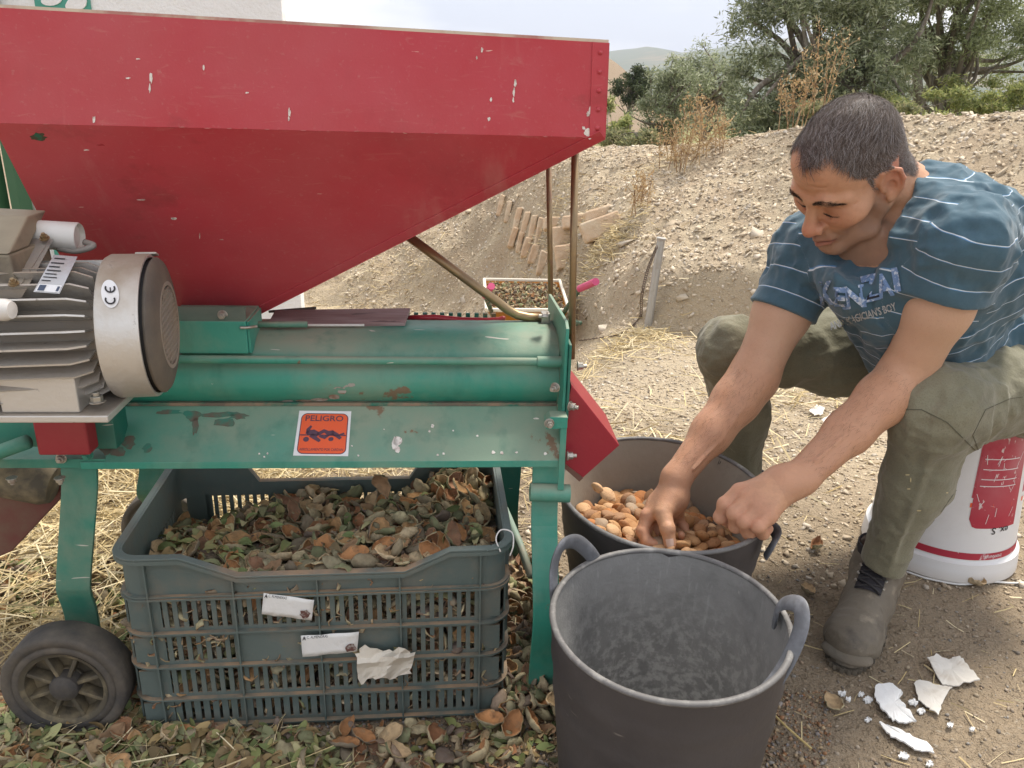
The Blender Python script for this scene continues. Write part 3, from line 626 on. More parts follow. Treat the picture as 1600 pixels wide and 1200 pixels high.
def curve2(pts, n=5): return [(p.x, p.y) for p in smooth_path([(a, b, 0) for a, b in pts], n)]
extr(curve2([(.062, .5155), (.047, .535), (.043, .552), (.048, .572), (.060, .588)]), -.668, .018).build('drum_cover', m_green, H, smooth=True, auto=30)
extr(curve2([(.056, .5885), (.062, .598), (.080, .610), (.110, .6185), (.150, .6175), (.20, .610), (.27, .575)]), -.56, .018).build('drum_cover', m_green, H, smooth=True, auto=30)
MB().mbox(-.60, .018, .066, .09, .575, .5885).build('cover_lap', m_green_d, H)
mb = MB(); mb.tube([W(-.60, .040, .592), W(.012, .040, .590)], .0062, 14); mb.cyl(W(-.018, .040, .590), W(.019, .040, .590), .0088, n=16); mb.build('tie_rod', m_green, H, smooth=True, auto=40)
# housing box beside the hopper throat
u0, _ = UV(255, 520, .045); u1, z0 = UV(388, 553, .045); _, z1 = UV(388, 502, .045); _, z2 = UV(388, 484, .06)
MB().mbox(u0, u1, .045, .14, z0, z1).build('housing_box', m_green, H, bevel=.0015)
mb = MB().prism([W(u0, .045, z1 + .0005), W(u1, .045, z1 + .0005), W(u1 - .006, .075, z2), W(u0, .075, z2)], YM * .004); mb.build('housing_flange', m_green_d, H, bevel=.001)
mb = MB().mbox(u1 + .0005, u1 + .004, .05, .13, z0, z1 - .002); mb.build('housing_end', m_green, H)
MB().hexbolt(MV(348, 492, .056), -YM, .0058, .007).build('bolt', m_zinc, H, bevel=.0005)
MB().tube(smooth_path([MV(375, 512, .04), MV(386, 512, .045), MV(402, 510, .05)], 4), .0022, 6).build('latch_pin', m_zinc, H, smooth=True)
# end plates at the right
pl = [(.0, .452), (.0, .655), (.02, .662), (.25, .645), (.26, .452)]
MB().prism([W(.019, v, z) for v, z in pl], XM * .005).build('end_plate', m_green, H, bevel=.001)
MB().mbox(.0245, .0285, -.006, .09, .512, .632).build('bearing_plate', m_green_d, H, bevel=.001)
MB().prism([W(.0195, -.012, z) for z in ()] or [W(.015, -.0235, .400), W(.0245, -.0235, .400), W(.0245, -.0235, .512), W(.015, -.0235, .512)], YM * .003).build('corner_strip', m_green, H, bevel=.0008)
u, z = UV(866, 661, -.024); tab = MB(); tab.prism([W(u - .012, .0, z - .010), W(u + .02, .0, z - .008), W(u + .02, .0, z + .010), W(u - .006, .0, z + .011), W(u - .013, .0, z + .004)], -YM * .026); tab.build('hinge_tab', m_green, H, bevel=.001)
for px, py, v, ax in [(858, 661, -.027, -YM), (868, 605, -.002, XM * -.6 - YM), (890, 634, -.004, XM * .7 - YM * .5), (886, 712, -.02, XM), (902, 572, .03, XM), (856, 494, .10, -XM)]:
    MB().hexbolt(MV(px, py, v), ax, .0058, .008).build('bolt', m_zinc, H, bevel=.0005)
# discharge chute to the tub
c1, c2, c3, c4, c0 = MV(893, 601, .0), MV(968, 696, .0), MV(905, 752, .0), MV(878, 728, .0), MV(884, 640, .0)
ch = MB().prism([c1, c2, c3, c4, c0], YM * .125).build('discharge_chute', m_redd, H, bevel=.0012)
e1 = (c3 - c4).normalized(); 
mb = MB().prism([c3 - YM * .0012, c4 - YM * .0012, c4 + (c0 - c4).normalized() * .008 - YM * .0012, c3 + (c2 - c3).normalized() * .009 - YM * .0012], YM * .001); mb.build('chute_flange', m_redk, H)
# tie rods, diagonal tube
mb = MB(); mb.tube([MV(857, 230, .30), MV(861, 505, .30)], .0050, 12); mb.build('hopper_stay', m_brass, H, smooth=True)
mb = MB(); mb.tube([MV(899, 215, .04), MV(893, 560, .04)], .0054, 12); mb.build('hopper_stay', m_brass, H, smooth=True)
mb = MB(); pth = [MV(628, 362, .20), MV(700, 415, .19)] + [MV(x, y, .18) for x, y in [(750, 452), (778, 472), (793, 484), (808, 492), (826, 496), (848, 497)]]
mb.tube(pth, .0078, 14); mb.build('control_rod', m_brass, H, smooth=True)
MB().box(MV(852, 496, .17), (.014, .018, .018), (XM, YM, Vector((0, 0, 1)))).build('rod_clamp', m_zinc, H, bevel=.001)
# comb rail behind the drum, red tube, board
u0, z0 = UV(630, 500, .28); u1, _ = UV(778, 500, .28); _, z1 = UV(700, 489, .28); n = 11
mb = MB().mbox(u0, u1, .279, .283, z0 - .02, z0 + .001); mb.build('comb_rail', m_green_d, H)
for k in range(n):
    u = u0 + (u1 - u0) * (k + .25) / n; MB().mbox(u, u + (u1 - u0) / n * .5, .278, .284, z0 + .0005, z1).build('tooth', m_green_d, H)
mb = MB(); mb.tube([MV(x, y, .20) for x, y in [(632, 497), (680, 496), (720, 500), (760, 501), (780, 500), (787, 497), (789, 495)]], [.0052] * 5 + [.0045, .002], 12); mb.build('red_tube', m_redhose, H, smooth=True)
u0, z0 = UV(412, 507, .12); u1, _ = UV(632, 507, .12); _, zt = UV(640, 482, .20)
MB().prism([MV(418, 506, .13), MV(633, 504, .13), MV(641, 481, .20), MV(430, 484, .20)], Vector((0, 0, -.006))).build('weathered_board', m_wood, H, bevel=.001)
mb = MB(); mb.tube([MV(385, 507, .105), MV(480, 507, .105)], .005, 10); mb.build('green_tube', m_green_o, H, smooth=True)
mb = MB(); mb.tube([MV(480, 508, .115), MV(569, 508, .115)], .002, 8); mb.build('white_wire', m_plastic_w, H)
mb = MB(); mb.tube([MV(420, 487, .20), MV(494, 481, .205)], .0024, 8); mb.build('dark_bar', m_rubber, H)

# --- legs
def strap(pts, w, mtl, name='leg'):
    """bent flat bar; pts = (u centre, v, z)"""
    mb = MB(); th = .007
    P = smooth_path([(a, b, c) for a, b, c in pts], 5); vs = []
    for i, p in enumerate(P):
        t = (P[min(i + 1, len(P) - 1)] - P[max(i - 1, 0)]).normalized(); nn = Vector((0, t.z, -t.y)).normalized() * th / 2
        for a, b in ((-w / 2, -1), (w / 2, -1), (w / 2, 1), (-w / 2, 1)): vs.append(W(p.x + a, p.y + nn.y * b, p.z + nn.z * b))
    fs = [(0, 1, 2, 3)]; n = len(P)
    for i in range(n - 1):
        for k in range(4): fs.append((i * 4 + k, i * 4 + (k + 1) % 4, i * 4 + 4 + (k + 1) % 4, i * 4 + 4 + k))
    fs.append(tuple((n - 1) * 4 + k for k in (3, 2, 1, 0))); mb.add(vs, fs); o = mb.build(name, mtl, H, bevel=.0012); return o
strap([(-.713, .004, .44), (-.716, .0, .40), (-.731, -.004, .32), (-.748, -.006, .235), (-.752, -.002, .21), (-.757, .015, .165), (-.765, .03, .09)], .053, m_green_o)
strap([(-.002, .004, .437), (-.002, .0, .40), (-.002, -.010, .33), (.000, -.050, .24), (.001, -.062, .195), (.001, -.058, .15), (.001, -.035, .07), (.002, -.02, .0)], .042, m_green)
def backleg(pxs, v):
    (xa, ya), (xb, yb), w = pxs; a, za = UV(xa, ya, v); b, zb = UV(xb, yb, v); return [(a, v, za + .05), (a, v, za), ((a + b) / 2 - .006, v - .01, (za + zb) / 2), (b, v + .01, zb), (b, v + .02, .0)], w
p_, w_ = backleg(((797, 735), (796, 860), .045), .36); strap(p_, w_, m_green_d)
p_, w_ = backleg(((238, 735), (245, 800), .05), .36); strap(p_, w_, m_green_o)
MB().tube([MV(828, 769, -.012), MV(890, 771, -.012)], .0145, 20).build('socket_tube', m_green, H, smooth=True, auto=40)
MB().tube([MV(788, 795, .25), MV(812, 850, .18), MV(830, 900, .10)], .0075, 12).build('brace_tube', mat('pale_green_tube', (.22, .30, .24), .6, layers=[dict(col=dustc, scale=12, lo=.45, hi=.7)]), H, smooth=True)
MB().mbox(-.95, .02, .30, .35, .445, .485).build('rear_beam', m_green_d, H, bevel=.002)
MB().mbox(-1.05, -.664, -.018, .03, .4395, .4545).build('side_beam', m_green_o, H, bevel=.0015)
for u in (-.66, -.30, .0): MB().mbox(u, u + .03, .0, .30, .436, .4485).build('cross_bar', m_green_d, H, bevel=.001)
# --- wheels
def wheel(u, v, z, r=.090, w=.052, ws=1.0):
    ax = -YM; c = W(u, v, z); T = MB().lathe(c, ax, [(r * .66, -w / 2 + .004), (r * .95, -w / 2), (r * .995, -w / 2 + .004), (r, 0), (r * .995, w / 2 - .004), (r * .965, w / 2), (r * .84, w / 2 - .001), (r * .82, w / 2 - .004), (r * .80, w / 2 - .001), (r * .70, w / 2 - .002), (r * .66, w / 2 - .006)], 56)
    wh = T.build('wheel', m_rubber, H, smooth=True)
    rr = MB().lathe(c, ax, [(r * .66, -w / 2 + .002), (r * .66, w / 2 - .006), (r * .70, w / 2 - .001), (r * .62, w / 2 - .004), (r * .60, w / 2 - .016), (r * .58, 0), (r * .25, -.004), (r * .25, .002), (r * .16, .006)], 56); rr.build('rim', m_rim, wh, smooth=True, auto=45)
    for k in range(8):
        a = k * math.pi / 4 + .35; dr = XM * math.cos(a) + Vector((0, 0, 1)) * math.sin(a); sd = dr.cross(ax)
        MB().box(c + dr * r * .42 + ax * .010, (r * .40, .006, .020), (dr, sd, ax)).build('spoke', m_rim, wh, bevel=.001)
    MB().lathe(c + ax * .004, ax, [(r * .24, 0), (r * .23, .020), (r * .17, .026), (r * .10, .028), (0, .028)], 24).build('hub', m_rubber, wh, smooth=True, auto=40)
    MB().lathe(c - ax * .03, ax, [(.010, -.04), (.010, .02)], 12).build('axle', m_rim, wh)
u, z = UV(94, 1040, -.085); wheel(u, -.065, .094, r=.095)
u, z = UV(262, 855, .40); wheel(u, .42, .088)
# --- discharge pipe, red boxes and brackets at the far left
MB().prism([MV(-60, 752, .08), MV(98, 752, .08), MV(98, 776, .08), (MV(18, 862, .08)), MV(-60, 895, .08)], YM * .16).build('waste_chute', m_redk, H, bevel=.002)
MB().lathe(MV(20, 742, .06), (XM * .95 - Vector((0, 0, .28))), [(.02, -.02), (.036, -.02), (.038, .0), (.036, .05), (.030, .064), (.0, .066)], 32).build('auger_housing', m_rim, H, smooth=True, auto=50)
u0, z0 = UV(60, 712, -.05); u1, z1 = UV(131, 652, -.05)
MB().mbox(u0, u1, -.05, .02, z0, z1).build('red_guard', m_redd, H, bevel=.003)
u2, z2 = UV(-40, 716, -.02); MB().mbox(u2, u0 - .003, -.02, -.014, z0, z1 + .003).build('bracket_plate', m_green_o, H, bevel=.001)
MB().tube([MV(-40, 722, -.04), MV(10, 702, -.05), MV(44, 690, -.05)], .0105, 14).build('bracket_tube', m_green_o, H, smooth=True)
for px, py in ((18, 746), (93, 746), (96, 716)): MB().hexbolt(MV(px, py, -.024), Vector((0, 0, -1)) if py > 730 else -YM, .006, .006).build('bolt', m_zinc, H, bevel=.0005)
MB().hexbolt(MV(137, 710, -.024), -YM, .0065, .006).build('bolt', m_green_o, H, bevel=.0005)
u0, z0 = UV(137, 706, -.03); u1, z1 = UV(170, 650, -.03); MB().mbox(u0, u1, -.02, .03, z0, z1).build('motor_mount', m_green_d, H, bevel=.001)

# --- electric motor (axis along the machine)
vc, r = -.11, .0925
uc, zc = UV(185, 512, -.145)
bl, _ = UV(135, 515, vc - r * .9); br, _ = UV(197, 515, vc - r * .97); zc = .687
A0 = Matrix.Rotation(R_(0), 3, 'Z') @ XM; MX = (XM).normalized()
MX = (Matrix.Rotation(R_(7.5), 3, 'Z') @ XM).normalized()
def C(u): return W(bl, vc, zc) + MX * (u - bl)
m_capd = mat('fan_end', (.105, .09, .075), .75, .1, layers=[dict(col=(.24, .19, .13), scale=9, lo=.4, hi=.75, detail=9, amt=.8, rough=.9)], bump=[(180, .0006, 4)])
motor = MB().lathe(C(bl), MX, [(r * .80, -.002), (r * .97, -.001), (r, .004), (r, br - bl - .002), (r * .985, br - bl), (r * .95, br - bl), (r * .94, .01)], 72).build('motor', m_alu, H, smooth=True, auto=35)
capd = .008
MB().lathe(C(br), MX, [(r * .91, -.004), (r * .91, .004)], 64).build('shadow_gap', m_dark, motor)
MB().lathe(C(br + capd - .003), MX, [(r * .88, -.004), (r * .945, 0), (r * .95, .002), (r * .91, .006), (r * .78, .010), (r * .63, .012), (r * .60, .013), (r * .595, .012), (r * .55, .012)], 72).build('end_cover', m_capd, motor, smooth=True, auto=50)
# grille: a perforated disc as a web of rings and bars of holes
mb = MB(); R0_ = r * .57; cc = C(br + capd + .0095); a1, a2 = Vector((0, 0, 1)).cross(MX).normalized(), Vector((0, 0, 1)); s = .0086
MB().lathe(cc - MX * .006, MX, [(R0_, 0), (0, 0)], 32).build('grille_back', m_dark, motor)
for i in range(-9, 10):
    for j in range(-9, 10):
        x = i * s + (j % 2) * s / 2; y = j * s * .866; rd = math.hypot(x, y)
        if rd > R0_ - s * .3: continue
        c_ = cc + a1 * x + a2 * y; ring = []
        for k in range(6):
            a = k * math.pi / 3 + math.pi / 6; ring.append((math.cos(a), math.sin(a)))
        vs = [c_ + (a1 * p[0] + a2 * p[1]) * s * .578 + MX * .0 for p in ring] + [c_ + (a1 * p[0] + a2 * p[1]) * s * .42 for p in ring] + [c_ + (a1 * p[0] + a2 * p[1]) * s * .42 - MX * .002 for p in ring]
        mb.add(vs, [(k, (k + 1) % 6, 6 + (k + 1) % 6, 6 + k) for k in range(6)] + [(6 + k, 6 + (k + 1) % 6, 12 + (k + 1) % 6, 12 + k) for k in range(6)])
mb.build('grille', m_alud, motor)
MB().lathe(cc - MX * .001, MX, [(R0_ + .004, -.002), (R0_ + .004, .0015), (R0_ - .001, .0015), (R0_ - .001, -.002)], 64).build('grille_ring', m_alud, motor, smooth=True, auto=40)
for ang in (112, -98):
    a = R_(ang); dr = -YM * math.cos(a) + Vector((0, 0, 1)) * math.sin(a) if False else (-YM * math.cos(R_(ang - 0)) * 1 + Vector((0, 0, 1)) * math.sin(a))
    MB().box(C(br - .012) + dr * (r + .001), (.026, .016, .003), (MX, dr.cross(MX), dr)).build('cover_clip', m_alu, motor, bevel=.001)
# core with cooling fins
rc = r * .66; ul = bl - .20
MB().lathe(C(ul), MX, [(rc, 0), (rc, .20 + .005)], 48).build('core', m_alud, motor, smooth=True)
for k in range(26):
    a = R_(-100 + k * 12.5)
    dr = -YM * math.cos(a) + Vector((0, 0, 1)) * math.sin(a)
    if math.sin(a) > .62 and False: continue
    side = dr.cross(MX); ro = r * (1.0 if abs(math.sin(a)) < .92 else .92)
    p0, p1 = C(ul), C(bl - .003)
    MB().prism([p0 + dr * rc * .97 - side * .0012, p1 + MX * 0 + dr * rc * .97 - side * .0012, p1 + dr * (ro * .90) - side * .0012, p1 - MX * .018 + dr * ro - side * .0012, p0 + dr * ro - side * .0012], side * .0024).build('cooling_fin', m_alu, motor)
# foot and its bolts
u0, z0 = UV(8, 640, vc - .075); u1, _ = UV(175, 640, vc - .075); _, zt = UV(100, 612, vc - .075); _, zb = UV(100, 650, vc - .09)
zf = z0 - .002
MB().mbox(u0 - .05, u1, vc - .09, vc + .09, zf - .010, zf).build('foot', m_alu, motor, bevel=.002)
u3, _ = UV(124, 630, vc - .08); MB().mbox(u0, u3, vc - .083, vc + .083, zf + .0005, zc - rc * .62).build('foot_block', m_alu, motor, bevel=.002)
MB().hexbolt(MV(152, 628, vc - .075), Vector((0, 0, 1)), .0075, .007).build('bolt', m_zinc, motor, bevel=.0005)
MB().hexbolt(MV(150, 605, vc - .03), Vector((0, 0, 1)), .0065, .006).build('bolt', m_zinc, motor, bevel=.0005)
MB().hexbolt(MV(3, 628, vc - .075), Vector((0, 0, 1)), .0075, .007).build('bolt', m_zinc, motor, bevel=.0005)
# terminal box on top left, its base flange and lid
def BX(name, px0, py0, px1, py1, v0, v1, m, slant=0, bev=.003):
    a, za = UV(px0, py1, v0); b, _ = UV(px1, py1, v0); _, zb_ = UV(px0, py0, v0)
    return MB().prism([W(a, v0, za), W(b, v0, za), W(b - slant * .3, v0 + slant, zb_), W(a, v0 + slant, zb_)], YM * (v1 - v0)).build(name, m, motor, bevel=bev)
BX('terminal_flange', -40, 444, 34, 462, vc - .065, vc + .05, m_alud, 0)
m_box = mat('terminal_box', (.30, .25, .17), .6, .35, layers=[dict(col=(.10, .085, .07), scale=10, lo=.45, hi=.65, detail=9, amt=.8, rough=.8), dict(col=(.5, .42, .28), scale=5, lo=.4, hi=.7, up=(.4, .9), amt=.8, rough=.7)])
tb = MB(); pA = [MV(-60, 448, vc - .06), MV(26, 448, vc - .06), MV(14, 398, vc - .05), MV(-60, 398, vc - .05)]
tb.prism(pA, YM * .10); tb.build('terminal_box', m_box, motor, bevel=.003)
pB = [MV(-60, 398, vc - .05) + Vector((0, 0, .0006)), MV(14, 398, vc - .05) + Vector((0, 0, .0006)), MV(44, 338, vc + .03), MV(-60, 333, vc + .03)]
MB().prism(pB, (YM * .05)).build('terminal_lid', m_box, motor, bevel=.002)
pC = [MV(34, 466, vc - .068), MV(42, 452, vc - .068), MV(84, 374, vc + .03), MV(78, 372, vc + .03), MV(30, 448, vc - .066)]
MB().prism(pC, -XM * .09 + Vector((0, 0, -.002))).build('box_gasket', m_alud, motor, bevel=.001)
MB().hexbolt(MV(22, 444, vc - .07), -YM * .4 + Vector((0, 0, 1)), .0045, .004).build('bolt', m_brass, motor)
MB().hexbolt(MV(70, 373, vc + .02), -YM * .4 + Vector((0, 0, 1)), .0045, .004).build('bolt', m_brass, motor)
MB().lathe(MV(2, 484, vc - .10), -XM + YM * .1, [(.0, -.014), (.010, -.013), (.013, -.006), (.013, .03)], 16).build('cable_gland', m_plastic_w, motor, smooth=True, auto=50)
# capacitor
mb = MB(); a, b = MV(52, 366, vc + .05), MV(122, 370, vc + .05); mb.lathe(a, (b - a), [(.0, 0), (.0185, 0), (.0185, (b - a).length), (.0172, (b - a).length + .002), (.016, (b - a).length - .004), (.0, (b - a).length - .004)], 32)
mb.build('capacitor', m_plastic_w, motor, smooth=True, auto=40)
MB().tube(smooth_path([MV(132, 378, vc + .05), MV(146, 384, vc + .045), MV(120, 392, vc + .04), MV(90, 388, vc + .04)], 6), .0042, 8).build('cable', m_alud, motor, smooth=True)
# rating plate bent over the fins, and the round approval sticker on the fan cover
def onCyl(px, py, rad):
    d = ray(px, py); o = CAM - C(bl); ax = MX; d2 = d - ax * d.dot(ax); o2 = o - ax * o.dot(ax)
    A_, B_, C_ = d2.dot(d2), 2 * d2.dot(o2), o2.dot(o2) - rad * rad; D = B_ * B_ - 4 * A_ * C_
    t = (-B_ - math.sqrt(max(D, 0))) / (2 * A_); return CAM + d * t
def quad_grid(c00, c10, c11, c01, nu, nv, rad):
    vs, fs = [], []
    for j in range(nv + 1):
        for i in range(nu + 1):
            s, t = i / nu, j / nv; x = (1 - t) * ((1 - s) * c00[0] + s * c10[0]) + t * ((1 - s) * c01[0] + s * c11[0]); y = (1 - t) * ((1 - s) * c00[1] + s * c10[1]) + t * ((1 - s) * c01[1] + s * c11[1])
            vs.append(onCyl(x, y, rad))
    for j in range(nv):
        for i in range(nu): a = j * (nu + 1) + i; fs.append((a, a + 1, a + nu + 2, a + nu + 1))
    return vs, fs
pc = [(52, 456), (93, 459), (121, 401), (84, 398)]
def pq(s, t): return ((1 - t) * ((1 - s) * pc[0][0] + s * pc[1][0]) + t * ((1 - s) * pc[3][0] + s * pc[2][0]), (1 - t) * ((1 - s) * pc[0][1] + s * pc[1][1]) + t * ((1 - s) * pc[3][1] + s * pc[2][1]))
npl = MB().add(*quad_grid(*pc, 6, 8, r * 1.02)).build('rating_plate', m_plate, motor, smooth=True)
mb = MB()
for a in [(.04, .02, .40, .20), (.10, .90, .55, .93), (.06, .78, .60, .81), (.06, .68, .5, .71), (.06, .58, .62, .61), (.06, .49, .52, .515), (.06, .40, .6, .425), (.06, .31, .42, .335)]:
    s0, t0, s1, t1 = a
    if s0 == .04: continue
    mb.add(*quad_grid(pq(s0, t0), pq(s1, t0), pq(s1, t1), pq(s0, t1), 3, 1, r * 1.026))
mb.build('plate_print', m_black, motor)
mb = MB().add(*quad_grid(pq(.05, .03), pq(.95, .03), pq(.95, .22), pq(.05, .22), 3, 2, r * 1.025)); mb.build('plate_emblem', m_whitep, motor)
mb = MB().add(*quad_grid(pq(.10, .05), pq(.36, .05), pq(.36, .20), pq(.10, .20), 2, 2, r * 1.029)); mb.add(*quad_grid(pq(.80, .06), pq(.9, .06), pq(.9, .19), pq(.8, .19), 2, 2, r * 1.029)); mb.build('plate_emblem_dark', mat('emblem_blue', (.05, .07, .12), .5), motor)
# ------------------------------------------------------------------ lettering laid on surfaces
def text_mesh(s, size=1.0, bold=0.0, spacing=1.0, align='CENTER'):
    cu = bpy.data.curves.new('t', 'FONT'); cu.body = s; cu.size = size; cu.align_x = align; cu.offset = bold; cu.resolution_u = 3; cu.space_character = spacing
    o = bpy.data.objects.new('t', cu); COL.objects.link(o)
    dg = bpy.context.evaluated_depsgraph_get(); me = bpy.data.meshes.new_from_object(o.evaluated_get(dg))
    V = [v.co.copy() for v in me.vertices]; F = [tuple(p.vertices) for p in me.polygons]
    bpy.data.objects.remove(o); bpy.data.meshes.remove(me); return V, F
def fit_text(s, w, h, bold=0.0, spacing=1.0):
    """text mesh centred on 0,0 and scaled to w x h"""
    V, F = text_mesh(s, 1, bold, spacing); x0, x1 = min(v.x for v in V), max(v.x for v in V); y0, y1 = min(v.y for v in V), max(v.y for v in V)
    return [Vector(((v.x - (x0 + x1) / 2) / (x1 - x0) * w, (v.y - (y0 + y1) / 2) / (y1 - y0) * h, 0)) for v in V], F
# CE sticker on the fan cover
def cyl_map(cx, cy, ax, ay, rad): return lambda x, y: onCyl(cx + ax[0] * x + ay[0] * y, cy + ax[1] * x + ay[1] * y, rad)
mp = cyl_map(172, 459, (9.5, -8), (9, 21), r * 1.012) if False else (lambda x, y, rad=r * 1.012: onCyl(172 + 14 * x - 2 * y, 459 - 22 * y, rad))
vs = [mp(0, 0)] + [mp(math.cos(k / 28 * 6.2832), math.sin(k / 28 * 6.2832)) for k in range(28)]
MB().add(vs, [(0, 1 + k, 1 + (k + 1) % 28) for k in range(28)]).build('approval_sticker', m_whitep, motor)
def arc_strip(cx, cy, rx, ry, a0, a1, w, n=14, rad=r * 1.02):
    vs, fs = [], []
    for k in range(n + 1):
        a = R_(a0 + (a1 - a0) * k / n)
        for q in (1, 1 - w): vs.append(mp(cx + rx * q * math.cos(a), cy + ry * q * math.sin(a), rad))
    for k in range(n): fs.append((2 * k, 2 * k + 2, 2 * k + 3, 2 * k + 1))
    return vs, fs
mb = MB()   # C below, E above: the mark is turned a quarter round the cover
mb.add(*arc_strip(-.05, -.42, .62, .34, 150, 390, .34)); mb.add(*arc_strip(.05, .40, .62, .34, 150, 390, .34))
mb.add([mp(.0, .10, r * 1.02), mp(.14, .10, r * 1.02), mp(.14, .46, r * 1.02), mp(.0, .46, r * 1.02)], [(0, 1, 2, 3)]); mb.build('approval_mark', m_black, motor)

# warning label on the apron
N_ap = Vector((0, 0, 0)); a_ = W(-.3, -.02, .450); b_ = W(-.3, .058, .512); up_ap = (b_ - a_).normalized(); N_ap = XM.cross(up_ap).normalized(); N_ap = N_ap if N_ap.dot(CAM - a_) > 0 else -N_ap
def AP(px, py, h=.0006):
    d = ray(px, py); t = (a_ - CAM).dot(N_ap) / d.dot(N_ap); return CAM + d * t + N_ap * h
L00, L10, L11, L01 = (458, 712), (544, 713), (549, 643), (468, 642)
def LB(s, t, h): 
    x = (1 - t) * ((1 - s) * L00[0] + s * L10[0]) + t * ((1 - s) * L01[0] + s * L11[0]); y = (1 - t) * ((1 - s) * L00[1] + s * L10[1]) + t * ((1 - s) * L01[1] + s * L11[1]); return AP(x, y, h)
def rrect(x0, y0, x1, y1, rr, n=6):
    out = []
    for cx, cy, a in ((x1 - rr, y1 - rr, 0), (x0 + rr, y1 - rr, 90), (x0 + rr, y0 + rr, 180), (x1 - rr, y0 + rr, 270)):
        for k in range(n + 1): t = R_(a + 90 * k / n); out.append((cx + rr * math.cos(t), cy + rr * math.sin(t)))
    return out
lab = MB().prism([LB(*p, .0008) for p in ((0, 0), (1, 0), (1, 1), (0, 1))], -N_ap * .0006).build('warning_label', m_whitep, H)
MB().add([LB(x, y, .0010) for x, y in rrect(.055, .035, .955, .945, .12)], [tuple(range(28))]).build('label_border', m_print, lab)
MB().add([LB(x, y, .0012) for x, y in rrect(.072, .052, .938, .928, .105)], [tuple(range(28))]).build('label_field', m_orange, lab)
def put(name, s, cx, cy, w, h, m, bold=0.0, sp=1.0):
    V, F = fit_text(s, w, h, bold, sp); MB().add([LB(cx + v.x, cy + v.y, .0015) for v in V], F).build(name, m, lab)
put('lettering', 'PELIGRO', .50, .83, .72, .125, m_print, .012)
put('lettering', 'ARROLLAMIENTO POR CARDAN', .50, .135, .80, .06, m_print, .0)
fig = MB()   # figure wound round a shaft
def ell(cx, cy, rx, ry, rot=0, n=14):
    vs = []
    for k in range(n):
        t = 2 * math.pi * k / n; x, y = rx * math.cos(t), ry * math.sin(t); a = R_(rot); vs.append(LB(cx + x * math.cos(a) - y * math.sin(a), cy + x * math.sin(a) + y * math.cos(a), .0015))
    fig.add(vs, [tuple(range(n))])
def limb(pts, w):
    vs, fs = [], []
    for i, p in enumerate(pts):
        a = pts[max(i - 1, 0)]; b = pts[min(i + 1, len(pts) - 1)]; d = Vector((b[0] - a[0], b[1] - a[1])).normalized(); ww = w[i] if hasattr(w, '__len__') else w
        vs += [LB(p[0] - d.y * ww, p[1] + d.x * ww, .0017), LB(p[0] + d.y * ww, p[1] - d.x * ww, .0017)]
    for i in range(len(pts) - 1): fs.append((2 * i, 2 * i + 1, 2 * i + 3, 2 * i + 2))
    fig.add(vs, fs)
limb([(.07, .455), (.93, .455)], .012)
ell(.20, .36, .055, .055); limb([(.27, .66), (.22, .58), (.22, .48)], [.02, .035, .04]); limb([(.20, .50), (.32, .52), (.42, .47)], [.05, .06, .05]); limb([(.28, .46), (.38, .38), (.46, .32)], [.05, .04, .03])
limb([(.40, .47), (.52, .55), (.60, .50), (.70, .52)], [.035, .04, .05, .05]); limb([(.66, .52), (.76, .46), (.84, .38)], [.05, .045, .03]); ell(.66, .37, .05, .045, 20); limb([(.44, .44), (.54, .40), (.62, .48)], [.03, .035, .03]); limb([(.80, .46), (.90, .50)], [.015, .02])
fig.build('figure', m_print, lab)
mb = MB()
for px, py, w, h in [(621, 690, 9, 9), (621, 703, 4, 7), (617, 694, 6, 12), (676, 666, 3, 3), (671, 674, 2, 2), (684, 711, 2, 2), (693, 709, 2, 2), (708, 673, 1.6, 1.6), (771, 707, 3.5, 3), (784, 708, 3, 2.5), (852, 709, 3, 2.5), (807, 707, 2.5, 1.5), (746, 681, 2, 2), (405, 709, 1.6, 1.6), (418, 709, 1.8, 1.8), (413, 714, 1.5, 1.5), (838, 654, 5, 1.5), (550, 697, 1.5, 1.5), (560, 712, 2, 1.5), (600, 671, 1.2, 1)]:
    pts = [AP(px + w * math.cos(t) * q, py + h * math.sin(t) * q, .0008) for t, q in [(k / 11 * 6.283, rng.uniform(.6, 1.1)) for k in range(11)]]; mb.prism(pts, -N_ap * .0006)
mb.build('paint_splash', m_splash, H)['kind'] = 'stuff'
m_chipc = mat('bare_primer', (.36, .33, .29), .8, layers=[dict(col=(.25, .17, .12), scale=50, lo=.5, hi=.6)])
mb = MB()   # chipped scars: on the lower cover and rust runs on the apron
def drumP(px, py):
    d = ray(px, py); best = None
    for v in np.linspace(.03, .08, 26):
        P = MV(px, py, v); z = P.z; vv = np.interp(z, [.515, .535, .552, .572, .588], [.062, .047, .043, .048, .060])
        if best is None or abs(vv - v) < best[0]: best = (abs(vv - v), P)
    return best[1] - YM * .0012
for px, py, w, h in [(450, 626, 10, 1.8), (475, 626, 14, 2), (500, 624, 14, 2.5), (522, 620, 10, 4), (535, 611, 7, 5), (543, 605, 8, 4), (550, 601, 6, 3), (528, 606, 7, 2.5)]:
    pts = [drumP(px + w * math.cos(t) * q, py + h * math.sin(t) * q) for t, q in [(k / 11 * 6.283, rng.uniform(.75, 1.1)) for k in range(11)]]; mb.add(pts, [tuple(range(11))])
mb.build('bare_scar', m_chipc, H)['kind'] = 'stuff'
mb = MB()
